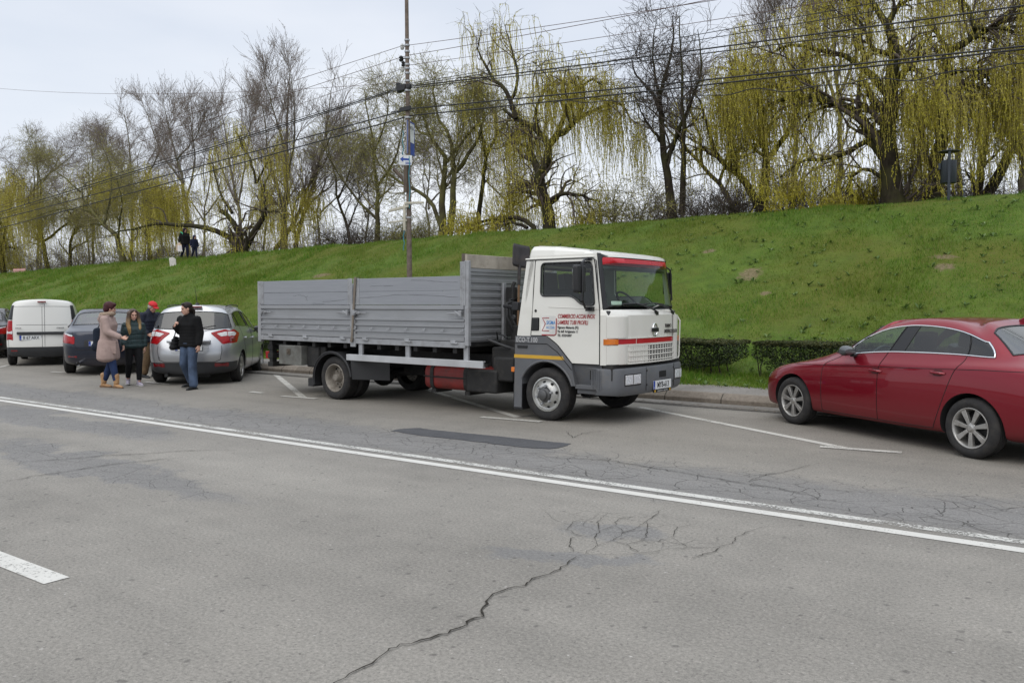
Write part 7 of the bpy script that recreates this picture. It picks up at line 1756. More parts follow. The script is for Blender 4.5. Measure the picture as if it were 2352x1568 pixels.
def tread(mb, x0, x1, z0, z1, s, y):
    mb.b2(x0, x1, s * (y - .004), s * y, z0, z1); k = 0; z = z0 + .02
    while z < z1 - .02:
        for x in np.arange(x0 + .02, x1 - .015, .04):
            mb.box((x, s * (y + .001), z), (.026, .005, .007), (0, R(45 if (k + round((x - x0) / .04)) % 2 else -45), 0))
        z += .034; k += 1
GX = [(-6.50, -3.99), (-3.92, -1.44)]
for s in (-1, 1):
    for i, (x0, x1) in enumerate(GX):
        mb = MB(); ribbed(mb, x0, x1, s); ds = part(mb, 'dropside', M_ALU, smooth=20)
        mb = MB(); mb.b2(x0 + .01, x1 - .01, s * (BY - .022), s * (BY + .012), 1.642, 1.852); mb.b2(x0 + .012, x1 - .012, s * (BY - .022), s * (BY + .012), 1.859, 2.075); part(mb, 'board', M_GPL, ds, bev=.004)
        mb = MB()
        if i == 0: tread(mb, x0 - .03, x0 + .10, 1.655, 2.072, s, BY + .017); tread(mb, x1 - .06, x1 + .06, 1.64, 2.085, s, BY + .017)
        else: tread(mb, x0 + .03, x0 + .16, 1.64, 2.085, s, BY + .017); tread(mb, x1 - .07, x1 + .035, 1.63, 2.29, s, BY + .017)
        part(mb, 'tread_plate', M_STEEL, ds)
        mb = MB()                                               # latches, rope hooks, hinges
        for lx, d in ((x0 + .03, 1), (x1 - .03, -1)):
            mb.box((lx + .07 * d, s * (BY + .03), 1.51), (.15, .03, .045)); mb.tube([(lx + .02 * d, s * (BY + .045), 1.515), (lx + .30 * d, s * (BY + .028), 1.505)], .011, 6); mb.box((lx + .02 * d, s * (BY + .035), 1.51), (.05, .04, .09)); mb.tube([(lx + .02 * d, s * (BY + .05), 1.48), (lx + .12 * d, s * (BY + .05), 1.545)], .009, 6)
        part(mb, 'latch', M_STEEL, ds, bev=.003)
        for k in range(7):
            hx = x0 + .04 + (x1 - x0 - .08) * k / 6; mb = MB(); mb.tube([(hx - .015, s * (BY + .006), 1.255), (hx - .02, s * (BY + .03), 1.23), (hx + .015, s * (BY + .03), 1.225), (hx + .02, s * (BY + .006), 1.275)], .007, 5); part(mb, 'rope_hook', M_STEEL, ds)
        for k in range(3):
            hx = x0 + .28 + (x1 - x0 - .5) * k / 2; mb = MB(); mb.b2(hx - .05, hx + .05, s * BY, s * (BY + .022), 1.045, 1.10); mb.tube([(hx - .02, s * (BY + .02), 1.06), (hx + .10, s * (BY + .03), 1.055)], .014, 6); part(mb, 'hinge', M_STEEL, ds, bev=.004)
    # posts
    mb = MB(); mb.b2(-6.60, -6.51, s * (BY - .06), s * (BY + .012), .95, 1.66); mb.b2(-6.60, -6.505, s * (BY - .05), s * (BY + .008), 1.66, 2.08); part(mb, 'corner_post', M_STEEL, bev=.006)
    mb = MB(); mb.b2(-3.985, -3.925, s * (BY - .06), s * (BY + .02), 1.02, 1.655); mb.prism([(-4.0, .93), (-3.87, .93), (-3.87, 1.20), (-3.90, 1.62), (-3.985, 1.62)], s * (BY - .01), s * (BY + .012)); part(mb, 'centre_post', M_STEEL, bev=.006)
    mb = MB(); mb.b2(-1.43, -1.35, s * (BY - .05), s * (BY + .012), 1.02, 2.30); part(mb, 'front_post', M_STEEL, bev=.006)
    mb = MB(); mb.prism([(-3.915, 1.08), (-3.955, 1.08), (-3.86, 2.10), (-3.81, 2.10)] if s < 0 else [(-3.955, 1.08), (-3.915, 1.08), (-3.81, 2.10), (-3.86, 2.10)], s * (BY + .030), s * (BY + .036)); mb.box((-3.84, s * (BY - .05), 2.10), (.05, .17, .006)); mb.box((-3.935, s * (BY + .034), 1.05), (.05, .02, .08), (0, R(20), 0)); part(mb, 'load_strap', M_STRAP)
# cracks that have opened in the painted boards
for pts in ([(-5.52, 1.795), (-5.35, 1.815), (-5.22, 1.80), (-5.16, 1.77), (-5.12, 1.70)], [(-4.72, 1.695), (-4.4, 1.705), (-4.05, 1.735)], [(-3.5, 1.945), (-3.25, 1.950), (-2.95, 1.944)], [(-2.55, 2.03), (-2.2, 2.02), (-1.85, 1.985), (-1.55, 1.98)], [(-3.75, 1.755), (-3.3, 1.77), (-2.9, 1.80), (-2.3, 1.79), (-1.55, 1.755)], [(-5.15, 1.775), (-5.11, 1.80)], [(-4.66, 1.655), (-5.0, 1.662)]):
    q = []
    for a_, b_ in zip(pts, pts[1:]):
        for k in range(5): t_ = k / 5; q.append((a_[0] + (b_[0] - a_[0]) * t_, -BY - .0125, a_[1] + (b_[1] - a_[1]) * t_ + random.uniform(-.004, .004)))
    q.append((pts[-1][0], -BY - .0125, pts[-1][1])); mb = MB(); mb.tube(q, [.0015] + [random.uniform(.0008, .0022) for _ in q[2:]] + [.001], 4); part(mb, 'board_crack', M_SEAM)
# tailboard and headboard
mb = MB(); a = [(-6.55 - o, -BY + .06, z) for o, z in RIB]; b = [(-6.55 - o, BY - .06, z) for o, z in RIB]; mb.grid([a, b]); mb.b2(-6.53, -6.50, -BY + .06, BY - .06, 1.085, 2.07); part(mb, 'tailboard', M_ALU, smooth=20)
HB = [(.0, 1.08)]; z = 1.10
while z < 2.13:
    HB += [(.012, z), (.012, z + .045), (-.010, z + .058), (-.010, z + .098)]; z += .110
HB += [(.022, 2.14), (.022, 2.19), (.0, 2.19)]
mb = MB(); mb.grid([[(-1.40 + o, y, z_) for o, z_ in HB] for y in (-BY + .05, BY - .05)]); mb.b2(-1.45, -1.42, -BY + .05, BY - .05, 1.08, 2.19); hb = part(mb, 'headboard', M_ALU, smooth=20)
for y in (-.30, .45): mb = MB(); mb.b2(-1.375, -1.33, y - .035, y + .035, 1.08, 1.98); part(mb, 'headboard_stay', M_STEEL, hb, bev=.005)
mb = MB(); mb.b2(-1.45, -1.405, -BY + .02, BY - .02, 2.195, 2.40); part(mb, 'headboard_plank', M_WOOD, hb, bev=.006)
mb = MB(); mb.b2(-1.50, -1.452, -BY + .01, -BY + .07, 2.10, 2.41); part(mb, 'plank_cleat', mat('dark_cleat', (.10, .08, .065), .8), hb)
# pump gear, hoses and filler between cab and bed
mb = MB(); mb.b2(-1.18, -.62, -.62, .62, .95, 1.10); mb.b2(-1.10, -.80, -.45, -.15, 1.08, 1.32); mb.lathe([(.001, 0), (.14, 0), (.14, .5), (.10, .56), (.001, .56)], 20, (-.85, .35, 1.05), 'z'); part(mb, 'hydraulic_pump', M_CHAS, bev=.02)
mb = MB(); mb.tube([(-1.05, -.42, 1.20), (-1.10, -.55, 1.45), (-1.14, -.50, 1.66), (-1.16, -.32, 1.70), (-1.12, -.16, 1.55), (-1.05, -.20, 1.20)], .020, 8); mb.tube([(-1.00, -.36, 1.20), (-1.12, -.46, 1.50), (-1.16, -.40, 1.72), (-1.16, -.22, 1.74), (-1.06, -.08, 1.40), (-1.0, -.10, 1.1)], .018, 8); mb.tube([(-1.2, -.9, 1.12), (-.9, -.85, 1.02), (-.75, -.7, .95)], .022, 8); mb.tube([(-1.28, -.55, 1.10), (-1.24, -.62, 1.22), (-1.0, -.66, 1.14)], .014, 8); part(mb, 'hose', M_BLK)
mb = MB(); mb.b2(-1.30, -1.16, -.32, -.20, 1.15, 1.92); mb.tube([(-1.22, -.26, 1.9), (-1.20, -.22, 2.0)], .03, 8); part(mb, 'lift_ram', M_CHAS, bev=.01)
mb = MB(); mb.tube([(-.95, -.80, 1.62), (-.62, -.92, 1.60)], .03, 10); mb.box((-.60, -.95, 1.62), (.12, .10, .12)); mb.lathe([(.001, 0), (.035, 0), (.035, .03), (.001, .03)], 14, (-.60, -1.03, 1.46)); part(mb, 'air_intake', M_TRIM, bev=.01)
# shovels stood behind the cab: things of their own
M_SHAFT = mat('shovel_shaft', (.16, .09, .045), .7); M_BLADE2 = mat('shovel_blade', (.040, .036, .037), .5, .3, var=.3, dirt=((.12, .09, .07), 8, .5, .5))
MT = Matrix.Translation(tr.location) @ Matrix.Rotation(TA, 4, 'Z')
def shovel(label, foot, top, roll, blade, shaftm):
    a_ = MT @ Vector(foot); b_ = MT @ Vector(top); t_ = thing('shovel', label, 'shovel', tuple(a_), 0, 'shovels stood between cab and bed'); d = (b_ - a_); Ln = d.length
    t_.rotation_mode = 'QUATERNION'; t_.rotation_quaternion = d.to_track_quat('Z', 'Y') @ Euler((0, 0, roll)).to_quaternion()
    mb = MB(); mb.tube([(0, 0, 0), (0, 0, Ln - .34)], .019, 8); sh = part(mb, 'shaft', shaftm, t_)
    mb = MB(); mb.tube([(0, 0, Ln - .62), (0, .004, Ln - .36), (0, .012, Ln - .28)], [.024, .027, .020], 8); part(mb, 'socket', M_BLADE2, t_)
    mb = MB(); rows = []
    for k in range(9):
        v_ = k / 8; wd = np.interp(v_, [0, .08, .9, 1], [.155, .172, .172, .15]); rows.append([(x * wd, .012 + .035 * x * x * (1 - .5 * v_) - .012 * (abs(x) < .2) * (v_ < .7) + .02 * v_, Ln - .34 + .36 * v_) for x in np.linspace(-1, 1, 11)])
    mb.grid(rows); o = part(mb, 'blade', blade, t_, smooth=60); m_ = o.modifiers.new('t', 'SOLIDIFY'); m_.thickness = .006
    return t_
shovel('dark square shovel stood blade up between the cab and the headboard', (-1.05, -.34, 1.02), (-1.20, -.09, 2.56), .75, M_BLADE2, M_SHAFT)
shovel('tan shovel whose blade just shows over the cab roof edge', (-1.0, .30, 1.0), (-1.14, .46, 2.56), .75, mat('tan_blade', (.20, .14, .095), .6, var=.25), M_SHAFT)
# ================================================================== people
SKIN = mat('skin', (.52, .30, .22), .55, var=.08); SKIN2 = mat('skin_warm', (.46, .25, .18), .55, var=.08)
def cap(mb, p0, r0, p1, r1, n=12, sq=(1, 1), up=None):
    """tapered limb piece with round ends; sq flattens it across / along the up axis"""
    a, b = Vector(p0), Vector(p1); d = (b - a)
    if d.length < 1e-6: d = Vector((0, 0, 1e-3))
    t = d.normalized(); u = Vector(up) if up else (Vector((1, 0, 0)) if abs(t.x) < .8 else Vector((0, 1, 0))); s = t.cross(u).normalized(); u = s.cross(t).normalized(); rings = []
    for k in (-90, -55, -25, 0): rings.append((a + t * r0 * math.sin(R(k)) * .8, r0 * max(.05, math.cos(R(k)))))
    for k in (0, 25, 55, 90): rings.append((b + t * r1 * math.sin(R(k)) * .8, r1 * max(.05, math.cos(R(k)))))
    rows = [[c + (s * math.cos(q) * sq[0] + u * math.sin(q) * sq[1]) * r for q in np.linspace(0, 2 * math.pi, n, endpoint=False)] for c, r in rings]
    mb.grid(rows, closed=True); mb.add(rows[0], [tuple(range(n))[::-1]]); mb.add(rows[-1], [tuple(range(n))])
def chain(mb, pts, rs, **k):
    for i in range(len(pts) - 1): cap(mb, pts[i], rs[i], pts[i + 1], rs[i + 1], **k)
def fuse(mb, name, m, parent, vox=.012, it=6, f=.5, matfn=None):
    """melt overlapping shapes into one continuous skin"""
    o = mb.build(name, m, parent, 0); a = o.modifiers.new('r', 'REMESH'); a.mode = 'VOXEL'; a.voxel_size = vox
    s = o.modifiers.new('s', 'SMOOTH'); s.factor = f; s.iterations = it
    me = evaluated(o); old = o.data; o.modifiers.clear(); o.data = me; bpy.data.meshes.remove(old)
    me.materials.clear()
    for q in (m if isinstance(m, list) else [m]): me.materials.append(q)
    me.polygons.foreach_set('use_smooth', np.ones(len(me.polygons), bool))
    if matfn: me.polygons.foreach_set('material_index', [matfn(p.center) for p in me.polygons])
    return o
def hand(mb, w, d, side, curl, thumb=1.0, k=1.0, palm_n=None):
    """palm, four unequal fingers and a thumb. w wrist, d pointing direction, side = thumb side direction"""
    w = Vector(w); d = Vector(d).normalized(); s = Vector(side); s = (s - d * s.dot(d)).normalized(); n = d.cross(s).normalized()
    cap(mb, w, .026 * k, w + d * .085 * k, .036 * k, sq=(1, .52), up=n)
    for j, (o_, l) in enumerate(((.028, .070), (.010, .078), (-.008, .072), (-.025, .056))):
        p = w + d * .088 * k + s * o_ * k; a = .12
        for seg, fr in enumerate((.45, .32, .25)):
            a += curl * (1.0 if seg else .6); q = p + (d * math.cos(a) + n * math.sin(a)) * l * fr * k; cap(mb, p, (.0095 - .001 * seg) * k, q, (.0088 - .001 * seg) * k, 8); p = q
    p = w + d * .030 * k + s * .026 * k; q = p + (d * .75 + s * .75 + n * .25 * curl).normalized() * .036 * k; cap(mb, p, .012 * k, q, .0105 * k, 8); q2 = q + (d * .95 + s * .15 + n * .5 * curl).normalized() * .030 * k; cap(mb, q, .0105 * k, q2, .009 * k, 8)
def frame(yaw, pitch=0, roll=0): return Euler((roll, pitch, yaw)).to_matrix()
def head(mb, c, M, k=1.0):
    """skull, jaw, nose, lips, ears; M's x axis is where the face looks"""
    f = lambda p: Vector(c) + M @ (Vector(p) * k)
    mb.ball(f((-.008, 0, .030)), (.098 * k, .076 * k, .095 * k), 20, 14, M); mb.ball(f((.018, 0, -.035)), (.072 * k, .062 * k, .078 * k), 18, 12, M)
    mb.ball(f((.055, 0, -.088)), (.030 * k, .032 * k, .024 * k), 12, 8, M)
    cap(mb, f((.083, 0, .012)), .008 * k, f((.104, 0, -.030)), .014 * k, 8); mb.ball(f((.083, 0, .026)), (.014 * k, .052 * k, .010 * k), 10, 8, M)
    mb.ball(f((.083, 0, -.062)), (.012 * k, .024 * k, .007 * k), 10, 6, M); mb.ball(f((.080, 0, -.073)), (.012 * k, .021 * k, .007 * k), 10, 6, M)
    for s in (1, -1): mb.ball(f((-.004, .077 * s, -.008)), (.018 * k, .010 * k, .032 * k), 10, 8, M); mb.ball(f((.055, .038 * s, -.022)), (.025 * k, .022 * k, .022 * k), 10, 8, M)
def face_bits(parent, c, M, k=1.0, brow=None, smile=False):
    f = lambda p: tuple(Vector(c) + M @ (Vector(p) * k))
    for s in (1, -1):
        e = MB(); e.ball(f((.083, .031 * s, .005)), (.008 * k, .013 * k, .007 * k), 10, 6, M); e.build('eye', mat('eye_dark', (.03, .02, .018), .3), parent, 60)
        e = MB(); e.tube([f((.088, .014 * s, .022)), f((.092, .030 * s, .028)), f((.080, .050 * s, .022))], .0045 * k, 6); e.build('eyebrow', brow or mat('brow', (.05, .03, .02), .8), parent, 60)
    e = MB(); e.tube([f((.090, -.022, -.064 + .006 * smile)), f((.0965, 0, -.069)), f((.090, .022, -.064 + .006 * smile))], .0055 * k, 6); e.build('lips', mat('lips', (.34, .10, .09), .5), parent, 60)
    if smile: e = MB(); e.tube([f((.094, -.014, -.0655)), f((.0995, 0, -.068)), f((.094, .014, -.0655))], .003 * k, 6); e.build('teeth', mat('teeth', (.7, .68, .62), .3), parent, 60)
def shoe(parent, an, dirv_, m, sole, k=1.0, ht=.10, heel=.02, nm='shoe'):
    a = Vector(an); d = Vector((dirv_[0], dirv_[1], 0)).normalized(); mb = MB(); z0 = Vector((0, 0, 1))
    g = Vector((a.x, a.y, 0)); lift = Vector((0, 0, a.z - .085 * k))
    cap(mb, g + z0 * (.035 + heel) * k - d * .045 * k + lift, .038 * k, g + z0 * .032 * k + d * .10 * k + lift, .040 * k, sq=(1, .75), up=z0); cap(mb, g + z0 * .030 * k + d * .10 * k + lift, .038 * k, g + z0 * .026 * k + d * .165 * k + lift, .028 * k, sq=(1, .8), up=z0)
    cap(mb, g + z0 * .05 * k - d * .02 * k + lift, .042 * k, a + z0 * ht * k, .046 * k)
    o = fuse(mb, nm, m, parent, .007, 3)
    mb = MB(); L_p = [(-.085, -.03), (-.07, -.038), (.06, -.04), (.14, -.045), (.195, -.02), (.20, .0), (.195, .02), (.14, .045), (.06, .04), (-.07, .038), (-.085, .03)]; sd = Vector((-d.y, d.x, 0))
    lo = [g + d * x * k + sd * y * k + lift + z0 * .002 for x, y in L_p]; hi = [p + z0 * (.016 + (heel * .8 if x < 0 else 0)) * k for p, (x, y) in zip(lo, L_p)]; mb.grid([lo, hi], closed=True); mb.add(lo, [tuple(range(len(lo)))[::-1]]); mb.add(hi, [tuple(range(len(hi)))]); mb.build('sole', sole, o)
    return o
def cloth(name, c, var=.2, vs=7, bump=.5, bs=22, rough=.9, sheen=0):
    t = NT(name); P = t.coords(); n = t.noise(P, vs, 5, .65); c = rgb(c)
    t.set(col=t.ramp(n, (.28, tuple(x * (1 - var) for x in c[:3])), (.72, tuple(min(1, x * (1 + var)) for x in c[:3]))), rough=rough, spec=.25, sheen=sheen); t.bump(t.noise(P, bs, 5, .65, 1.0), bump, .012); return t.m
def quilt(name, c, rings, rough=.5):
    """padded jacket: horizontal baffles in the bump"""
    t = NT(name); P = t.coords(); sp = t.n('ShaderNodeSeparateXYZ'); t.l(P, sp.inputs[0]); wv = t.math('ABSOLUTE', t.math('SINE', t.math('MULTIPLY', t.math('ADD', sp.outputs[2], t.math('MULTIPLY', t.noise(P, 6, 4), .05)), rings)))
    n = t.noise(P, 14, 5, .65); c = rgb(c); t.set(col=t.ramp(n, (.3, tuple(x * .7 for x in c[:3])), (.7, tuple(x * 1.4 for x in c[:3]))), rough=rough, spec=.5); t.bump(t.math('ADD', t.math('POWER', wv, .5), t.math('MULTIPLY', n, .5)), .45, .02); return t.m

def torso(mb, pel, chest, neck, wh, wc, ws_, dp, axis):
    """pelvis to shoulders, flattened front to back; axis = sideways direction"""
    P, Cc, Nn = Vector(pel), Vector(chest), Vector(neck); a = Vector(axis).normalized()
    def sl(c, w_, d_, z=.07):
        for k in (-1, -.5, 0, .5, 1): mb.ball(c + a * w_ * k * .62, (d_, d_, z), 14, 8)
    n = 6
    for i in range(n + 1):
        t = i / n; c = P.lerp(Cc, t); w_ = wh + (wc - wh) * t - .018 * math.sin(math.pi * t); sl(c, w_, dp * (1 - .08 * math.sin(math.pi * t)), .075)
    for i in range(1, 5):
        t = i / 4; c = Cc.lerp(Nn, t * .78); w_ = wc + (ws_ - wc) * math.sin(math.pi * min(1, t * .95)) if t < .6 else ws_ * (1 - .55 * (t - .6) / .4); sl(c, w_, dp * (1 - .38 * t), .055)

# pose frame: x forward, y left, z up, feet on z = 0
# ---------------------------------------------------------------- woman in the pink parka, seen from her right side
def person(label, loc, yaw, grp='people walking among the parked cars'): return thing('person', label, 'person', tuple(loc), yaw, grp)
def build_pink():
    g = gp(253, 890); r = person('woman in a dusty pink hooded parka, jeans and tan boots, arm held out', g, R(8))
    hk = Vector((.03, 0, 1.565)); M = frame(R(22), R(8)); k = 1.0
    body = MB(); head(body, hk, M); cap(body, (-.02, 0, 1.36), .058, (.0, 0, 1.50), .052)
    pel, che, nec = (-.02, 0, .94), (0, 0, 1.25), (-.01, 0, 1.42); torso(body, pel, che, nec, .11, .12, .14, .09, (0, 1, 0))
    # legs mid-stride: the left one trails
    LH, LK, LA = (-.02, .09, .90), (.0, .10, .50), (-.15, .11, .10); RH, RK, RA = (-.02, -.09, .90), (.08, -.09, .50), (.15, -.09, .10)
    for h_, n_, a_ in ((LH, LK, LA), (RH, RK, RA)): chain(body, (h_, n_, a_), (.085, .055, .042))
    RS, RE, RW = (-.02, -.19, 1.36), (.05, -.245, 1.11), (.30, -.235, 1.00); LS, LE, LW = (-.01, .19, 1.36), (-.05, .24, 1.10), (.02, .25, .88)
    for a_, b_, c_ in ((RS, RE, RW), (LS, LE, LW)): chain(body, (a_, b_, c_), (.05, .042, .032))
    hand(body, RW, (1, .0, -.25), (.2, .5, .8), .62); hand(body, LW, (.1, 0, -1), (1, 0, 0), .5)
    b = fuse(body, 'body', SKIN, r, .0075, 3, .4); face_bits(b, hk, M)
    coat = MB(); torso(coat, (-.02, 0, .90), (0, 0, 1.24), (-.02, 0, 1.45), .165, .165, .18, .138, (0, 1, 0))
    for z, w_, d_ in ((.90, .18, .158), (.85, .187, .165), (.80, .195, .172), (.75, .20, .178), (.70, .203, .182), (.65, .205, .185), (.60, .205, .185)):
        for q in (-1, -.5, 0, .5, 1): coat.ball((-.02, q * w_ * .6, z), (d_, d_ * .9, .09), 14, 8)
    chain(coat, (RS, RE, (.27, -.235, 1.012)), (.085, .074, .060)); chain(coat, (LS, LE, (.015, .25, .91)), (.085, .074, .060))
    M_P = cloth('pink_parka', (.36, .265, .235), .14, 8, .75, 13)
    c = fuse(coat, 'parka', M_P, r, .013, 16)
    mb = MB(); cap(mb, (-.11, .07, 1.41), .062, (-.11, -.07, 1.41), .062); cap(mb, (-.08, .11, 1.41), .045, (.03, .11, 1.42), .04); cap(mb, (-.08, -.11, 1.41), .045, (.03, -.11, 1.42), .04); cap(mb, (-.15, 0, 1.36), .065, (-.13, 0, 1.26), .04); fuse(mb, 'hood', M_P, c, .013, 5)
    FUR = cloth('fur_trim', (.33, .25, .185), .4, 40, 1.0, 60); rp = [(-.02 + .115 * math.cos(q), .11 * math.sin(q), 1.455 + .012 * math.cos(q)) for q in np.linspace(R(20), R(340), 16)]
    mb = MB(); chain(mb, rp, [.040 + .008 * random.random() for _ in rp], n=10); fuse(mb, 'fur_trim', FUR, c, .012, 2)
    mb = MB(); mb.box((.10, -.205, .80), (.20, .03, .24), (R(6), 0, 0)); mb.box((.10, -.215, .915), (.22, .03, .05), (R(6), 0, 0)); mb.build('pocket', M_P, c, bev=.02)
    J = cloth('blue_jeans', (.022, .038, .095), .35, 6, .6, 16); mb = MB(); cap(mb, (-.02, .05, .90), .12, (-.02, -.05, .90), .12)
    chain(mb, (LH, LK, (-.135, .11, .16)), (.105, .075, .058)); chain(mb, (RH, RK, (.142, -.09, .16)), (.105, .075, .058)); fuse(mb, 'trousers', J, r, .012, 5)
    BT = mat('tan_leather', (.38, .215, .10), .6, var=.25, vs=9, bump=.2); SL = mat('boot_sole', (.17, .10, .055), .8)
    for a_, ln in ((LA, .0), (RA, .0)):
        o = shoe(r, (a_[0], a_[1], .085), (1, -.75 if a_ is RA else -.45, 0), BT, SL, .98, .05, .022, 'boot'); mb = MB(); cap(mb, (a_[0], a_[1], .10), .052, (a_[0] - .005, a_[1], .25), .061, 14); fuse(mb, 'boot_shaft', BT, o, .008, 2)
    H = cloth('burgundy_hair', (.050, .012, .014), .4, 25, .7, 45, .5); hm = MB(); f = lambda p: hk + M @ Vector(p)
    hm.ball(f((-.020, 0, .045)), (.108, .090, .096), 20, 14, M); hm.ball(f((-.062, 0, -.01)), (.066, .080, .085), 16, 12, M); hm.ball(f((.050, 0, .085)), (.055, .072, .042), 14, 10, M); hm.ball(f((.0, -.068, .03)), (.05, .025, .055), 12, 8, M); hm.ball(f((.0, .068, .03)), (.05, .025, .055), 12, 8, M); fuse(hm, 'hair', H, b, .009, 2)
    # dark bag carried at her far hip
    q = g + Matrix.Rotation(R(8), 3, 'Z') @ Vector((-.24, .16, .70)); t_ = thing('shoulder_bag', 'large dark shoulder bag at the back of the woman in pink', 'bag', tuple(q), R(8)); mb = MB()
    cap(mb, (0, 0, .12), .12, (-.03, 0, .42), .085, sq=(1.0, .7), up=(0, 1, 0)); cap(mb, (-.08, 0, .10), .09, (.08, 0, .12), .10); fuse(mb, 'bag_body', cloth('dark_bag', (.012, .018, .030), .3, 6, .5), t_, .012, 4); mb = MB(); mb.tube([(-.03, .0, .46), (.06, .02, .62), (.17, .03, .72)], .012, 6); mb.build('strap', M_BLK, t_)
build_pink()
# ---------------------------------------------------------------- girl facing the camera
def build_girl():
    g = gp(309, 884); r = person('girl with long blond-tipped hair in a dark green padded jacket', g, R(-62)); s = 1.55 / 1.70; hk = Vector((.02, 0, 1.43)); M = frame(R(12), R(8)); k = .96
    b_ = MB(); head(b_, hk, M, k); cap(b_, (-.01, 0, 1.24), .050, (.0, 0, 1.37), .046); torso(b_, (0, 0, .85), (0, 0, 1.12), (0, 0, 1.29), .10, .11, .125, .08, (0, 1, 0))
    LH, LK, LA = (0, .08, .80), (.12, .085, .46), (.14, .08, .09); RH, RK, RA = (0, -.08, .80), (.05, -.10, .44), (-.12, -.11, .13)
    for q in ((LH, LK, LA), (RH, RK, RA)): chain(b_, q, (.075, .050, .038))
    RS, RE, RW = (0, -.145, 1.225), (-.04, -.19, 1.0), (.09, -.195, .82); LS, LE, LW = (0, .145, 1.225), (-.03, .195, 1.0), (.02, .205, .78)
    for q in ((RS, RE, RW), (LS, LE, LW)): chain(b_, q, (.044, .037, .029))
    hand(b_, RW, (.4, 0, -1), (1, .3, 0), .5, k=.92); hand(b_, LW, (.1, 0, -1), (1, -.2, 0), .5, k=.92)
    b = fuse(b_, 'body', SKIN, r, .007, 3, .4); face_bits(b, hk, M, k, smile=True)
    Q = quilt('green_puffer', (.008, .026, .028), 36, .62); c_ = MB(); torso(c_, (0, 0, .80), (0, 0, 1.11), (-.01, 0, 1.32), .14, .142, .145, .13, (0, 1, 0)); chain(c_, (RS, RE, (.075, -.195, .84)), (.076, .070, .056)); chain(c_, (LS, LE, (.017, .205, .81)), (.076, .070, .056)); cap(c_, (-.01, 0, 1.27), .085, (-.01, 0, 1.32), .082); fuse(c_, 'jacket', Q, r, .013, 5)
    T = cloth('black_leggings', (.008, .008, .009), .3); mb = MB(); cap(mb, (0, .045, .80), .105, (0, -.045, .80), .105); chain(mb, (LH, LK, (.14, .08, .13)), (.095, .066, .050)); chain(mb, (RH, RK, (-.105, -.11, .17)), (.095, .066, .050)); fuse(mb, 'trousers', T, r, .012, 4)
    SH = mat('patterned_canvas', (.40, .36, .42), .7, var=.5, vs=45); SO = mat('white_rubber', (.62, .61, .6), .6)
    shoe(r, (LA[0], LA[1], .085), (1, .25, 0), SH, SO, 1.0, .06, .0, 'sneaker'); shoe(r, (RA[0], RA[1], .105), (1, -.1, 0), SH, SO, 1.0, .06, .0, 'sneaker')
    HR = NT('ombre_hair'); P = HR.coords(); sp = HR.n('ShaderNodeSeparateXYZ'); HR.l(P, sp.inputs[0]); st = HR.noise(HR.coords((60, 60, 3)), 2, 4, .6)
    HR.set(col=HR.mix(HR.ramp(HR.math('ADD', HR.math('MULTIPLY', HR.math('SUBTRACT', sp.outputs[2], 1.05), 2.0), HR.math('MULTIPLY', HR.math('SUBTRACT', st, .5), .6)), (.25, 1.0), (.72, 0.0)), HR.ramp(st, (.3, (.035, .020, .013)), (.7, (.10, .060, .035))), HR.ramp(st, (.3, (.24, .135, .045)), (.7, (.50, .33, .13)))), rough=.5); HR.bump(st, .8, .01)
    f = lambda p: hk + M @ (Vector(p) * k); hm = MB(); hm.ball(f((-.022, 0, .045)), (.102 * k, .090 * k, .093 * k), 20, 14, M); hm.ball(f((-.05, 0, -.02)), (.07 * k, .09 * k, .10 * k), 16, 12, M)
    for sgn in (1, -1):
        for y0, x0, rr, ln in ((.078, .035, .027, .36), (.088, .01, .036, .40), (.072, -.03, .045, .38)):
            p = [f((x0, y0 * sgn, .05)), f((x0 + .012, (y0 + .012) * sgn, -.07)), f((x0 + .05, (y0 + .03) * sgn, -.18)), f((x0 + .105, (y0 + .022) * sgn, -.27)), f((x0 + .115, (y0 + .01) * sgn, -ln))]; chain(hm, p, [rr, rr * 1.1, rr * 1.15, rr, rr * .45], n=10)
        cap(hm, f((.055, .035 * sgn, .098)), .028, f((.035, .078 * sgn, .03)), .022)
    fuse(hm, 'hair', HR.m, b, .0085, 2)
build_girl()
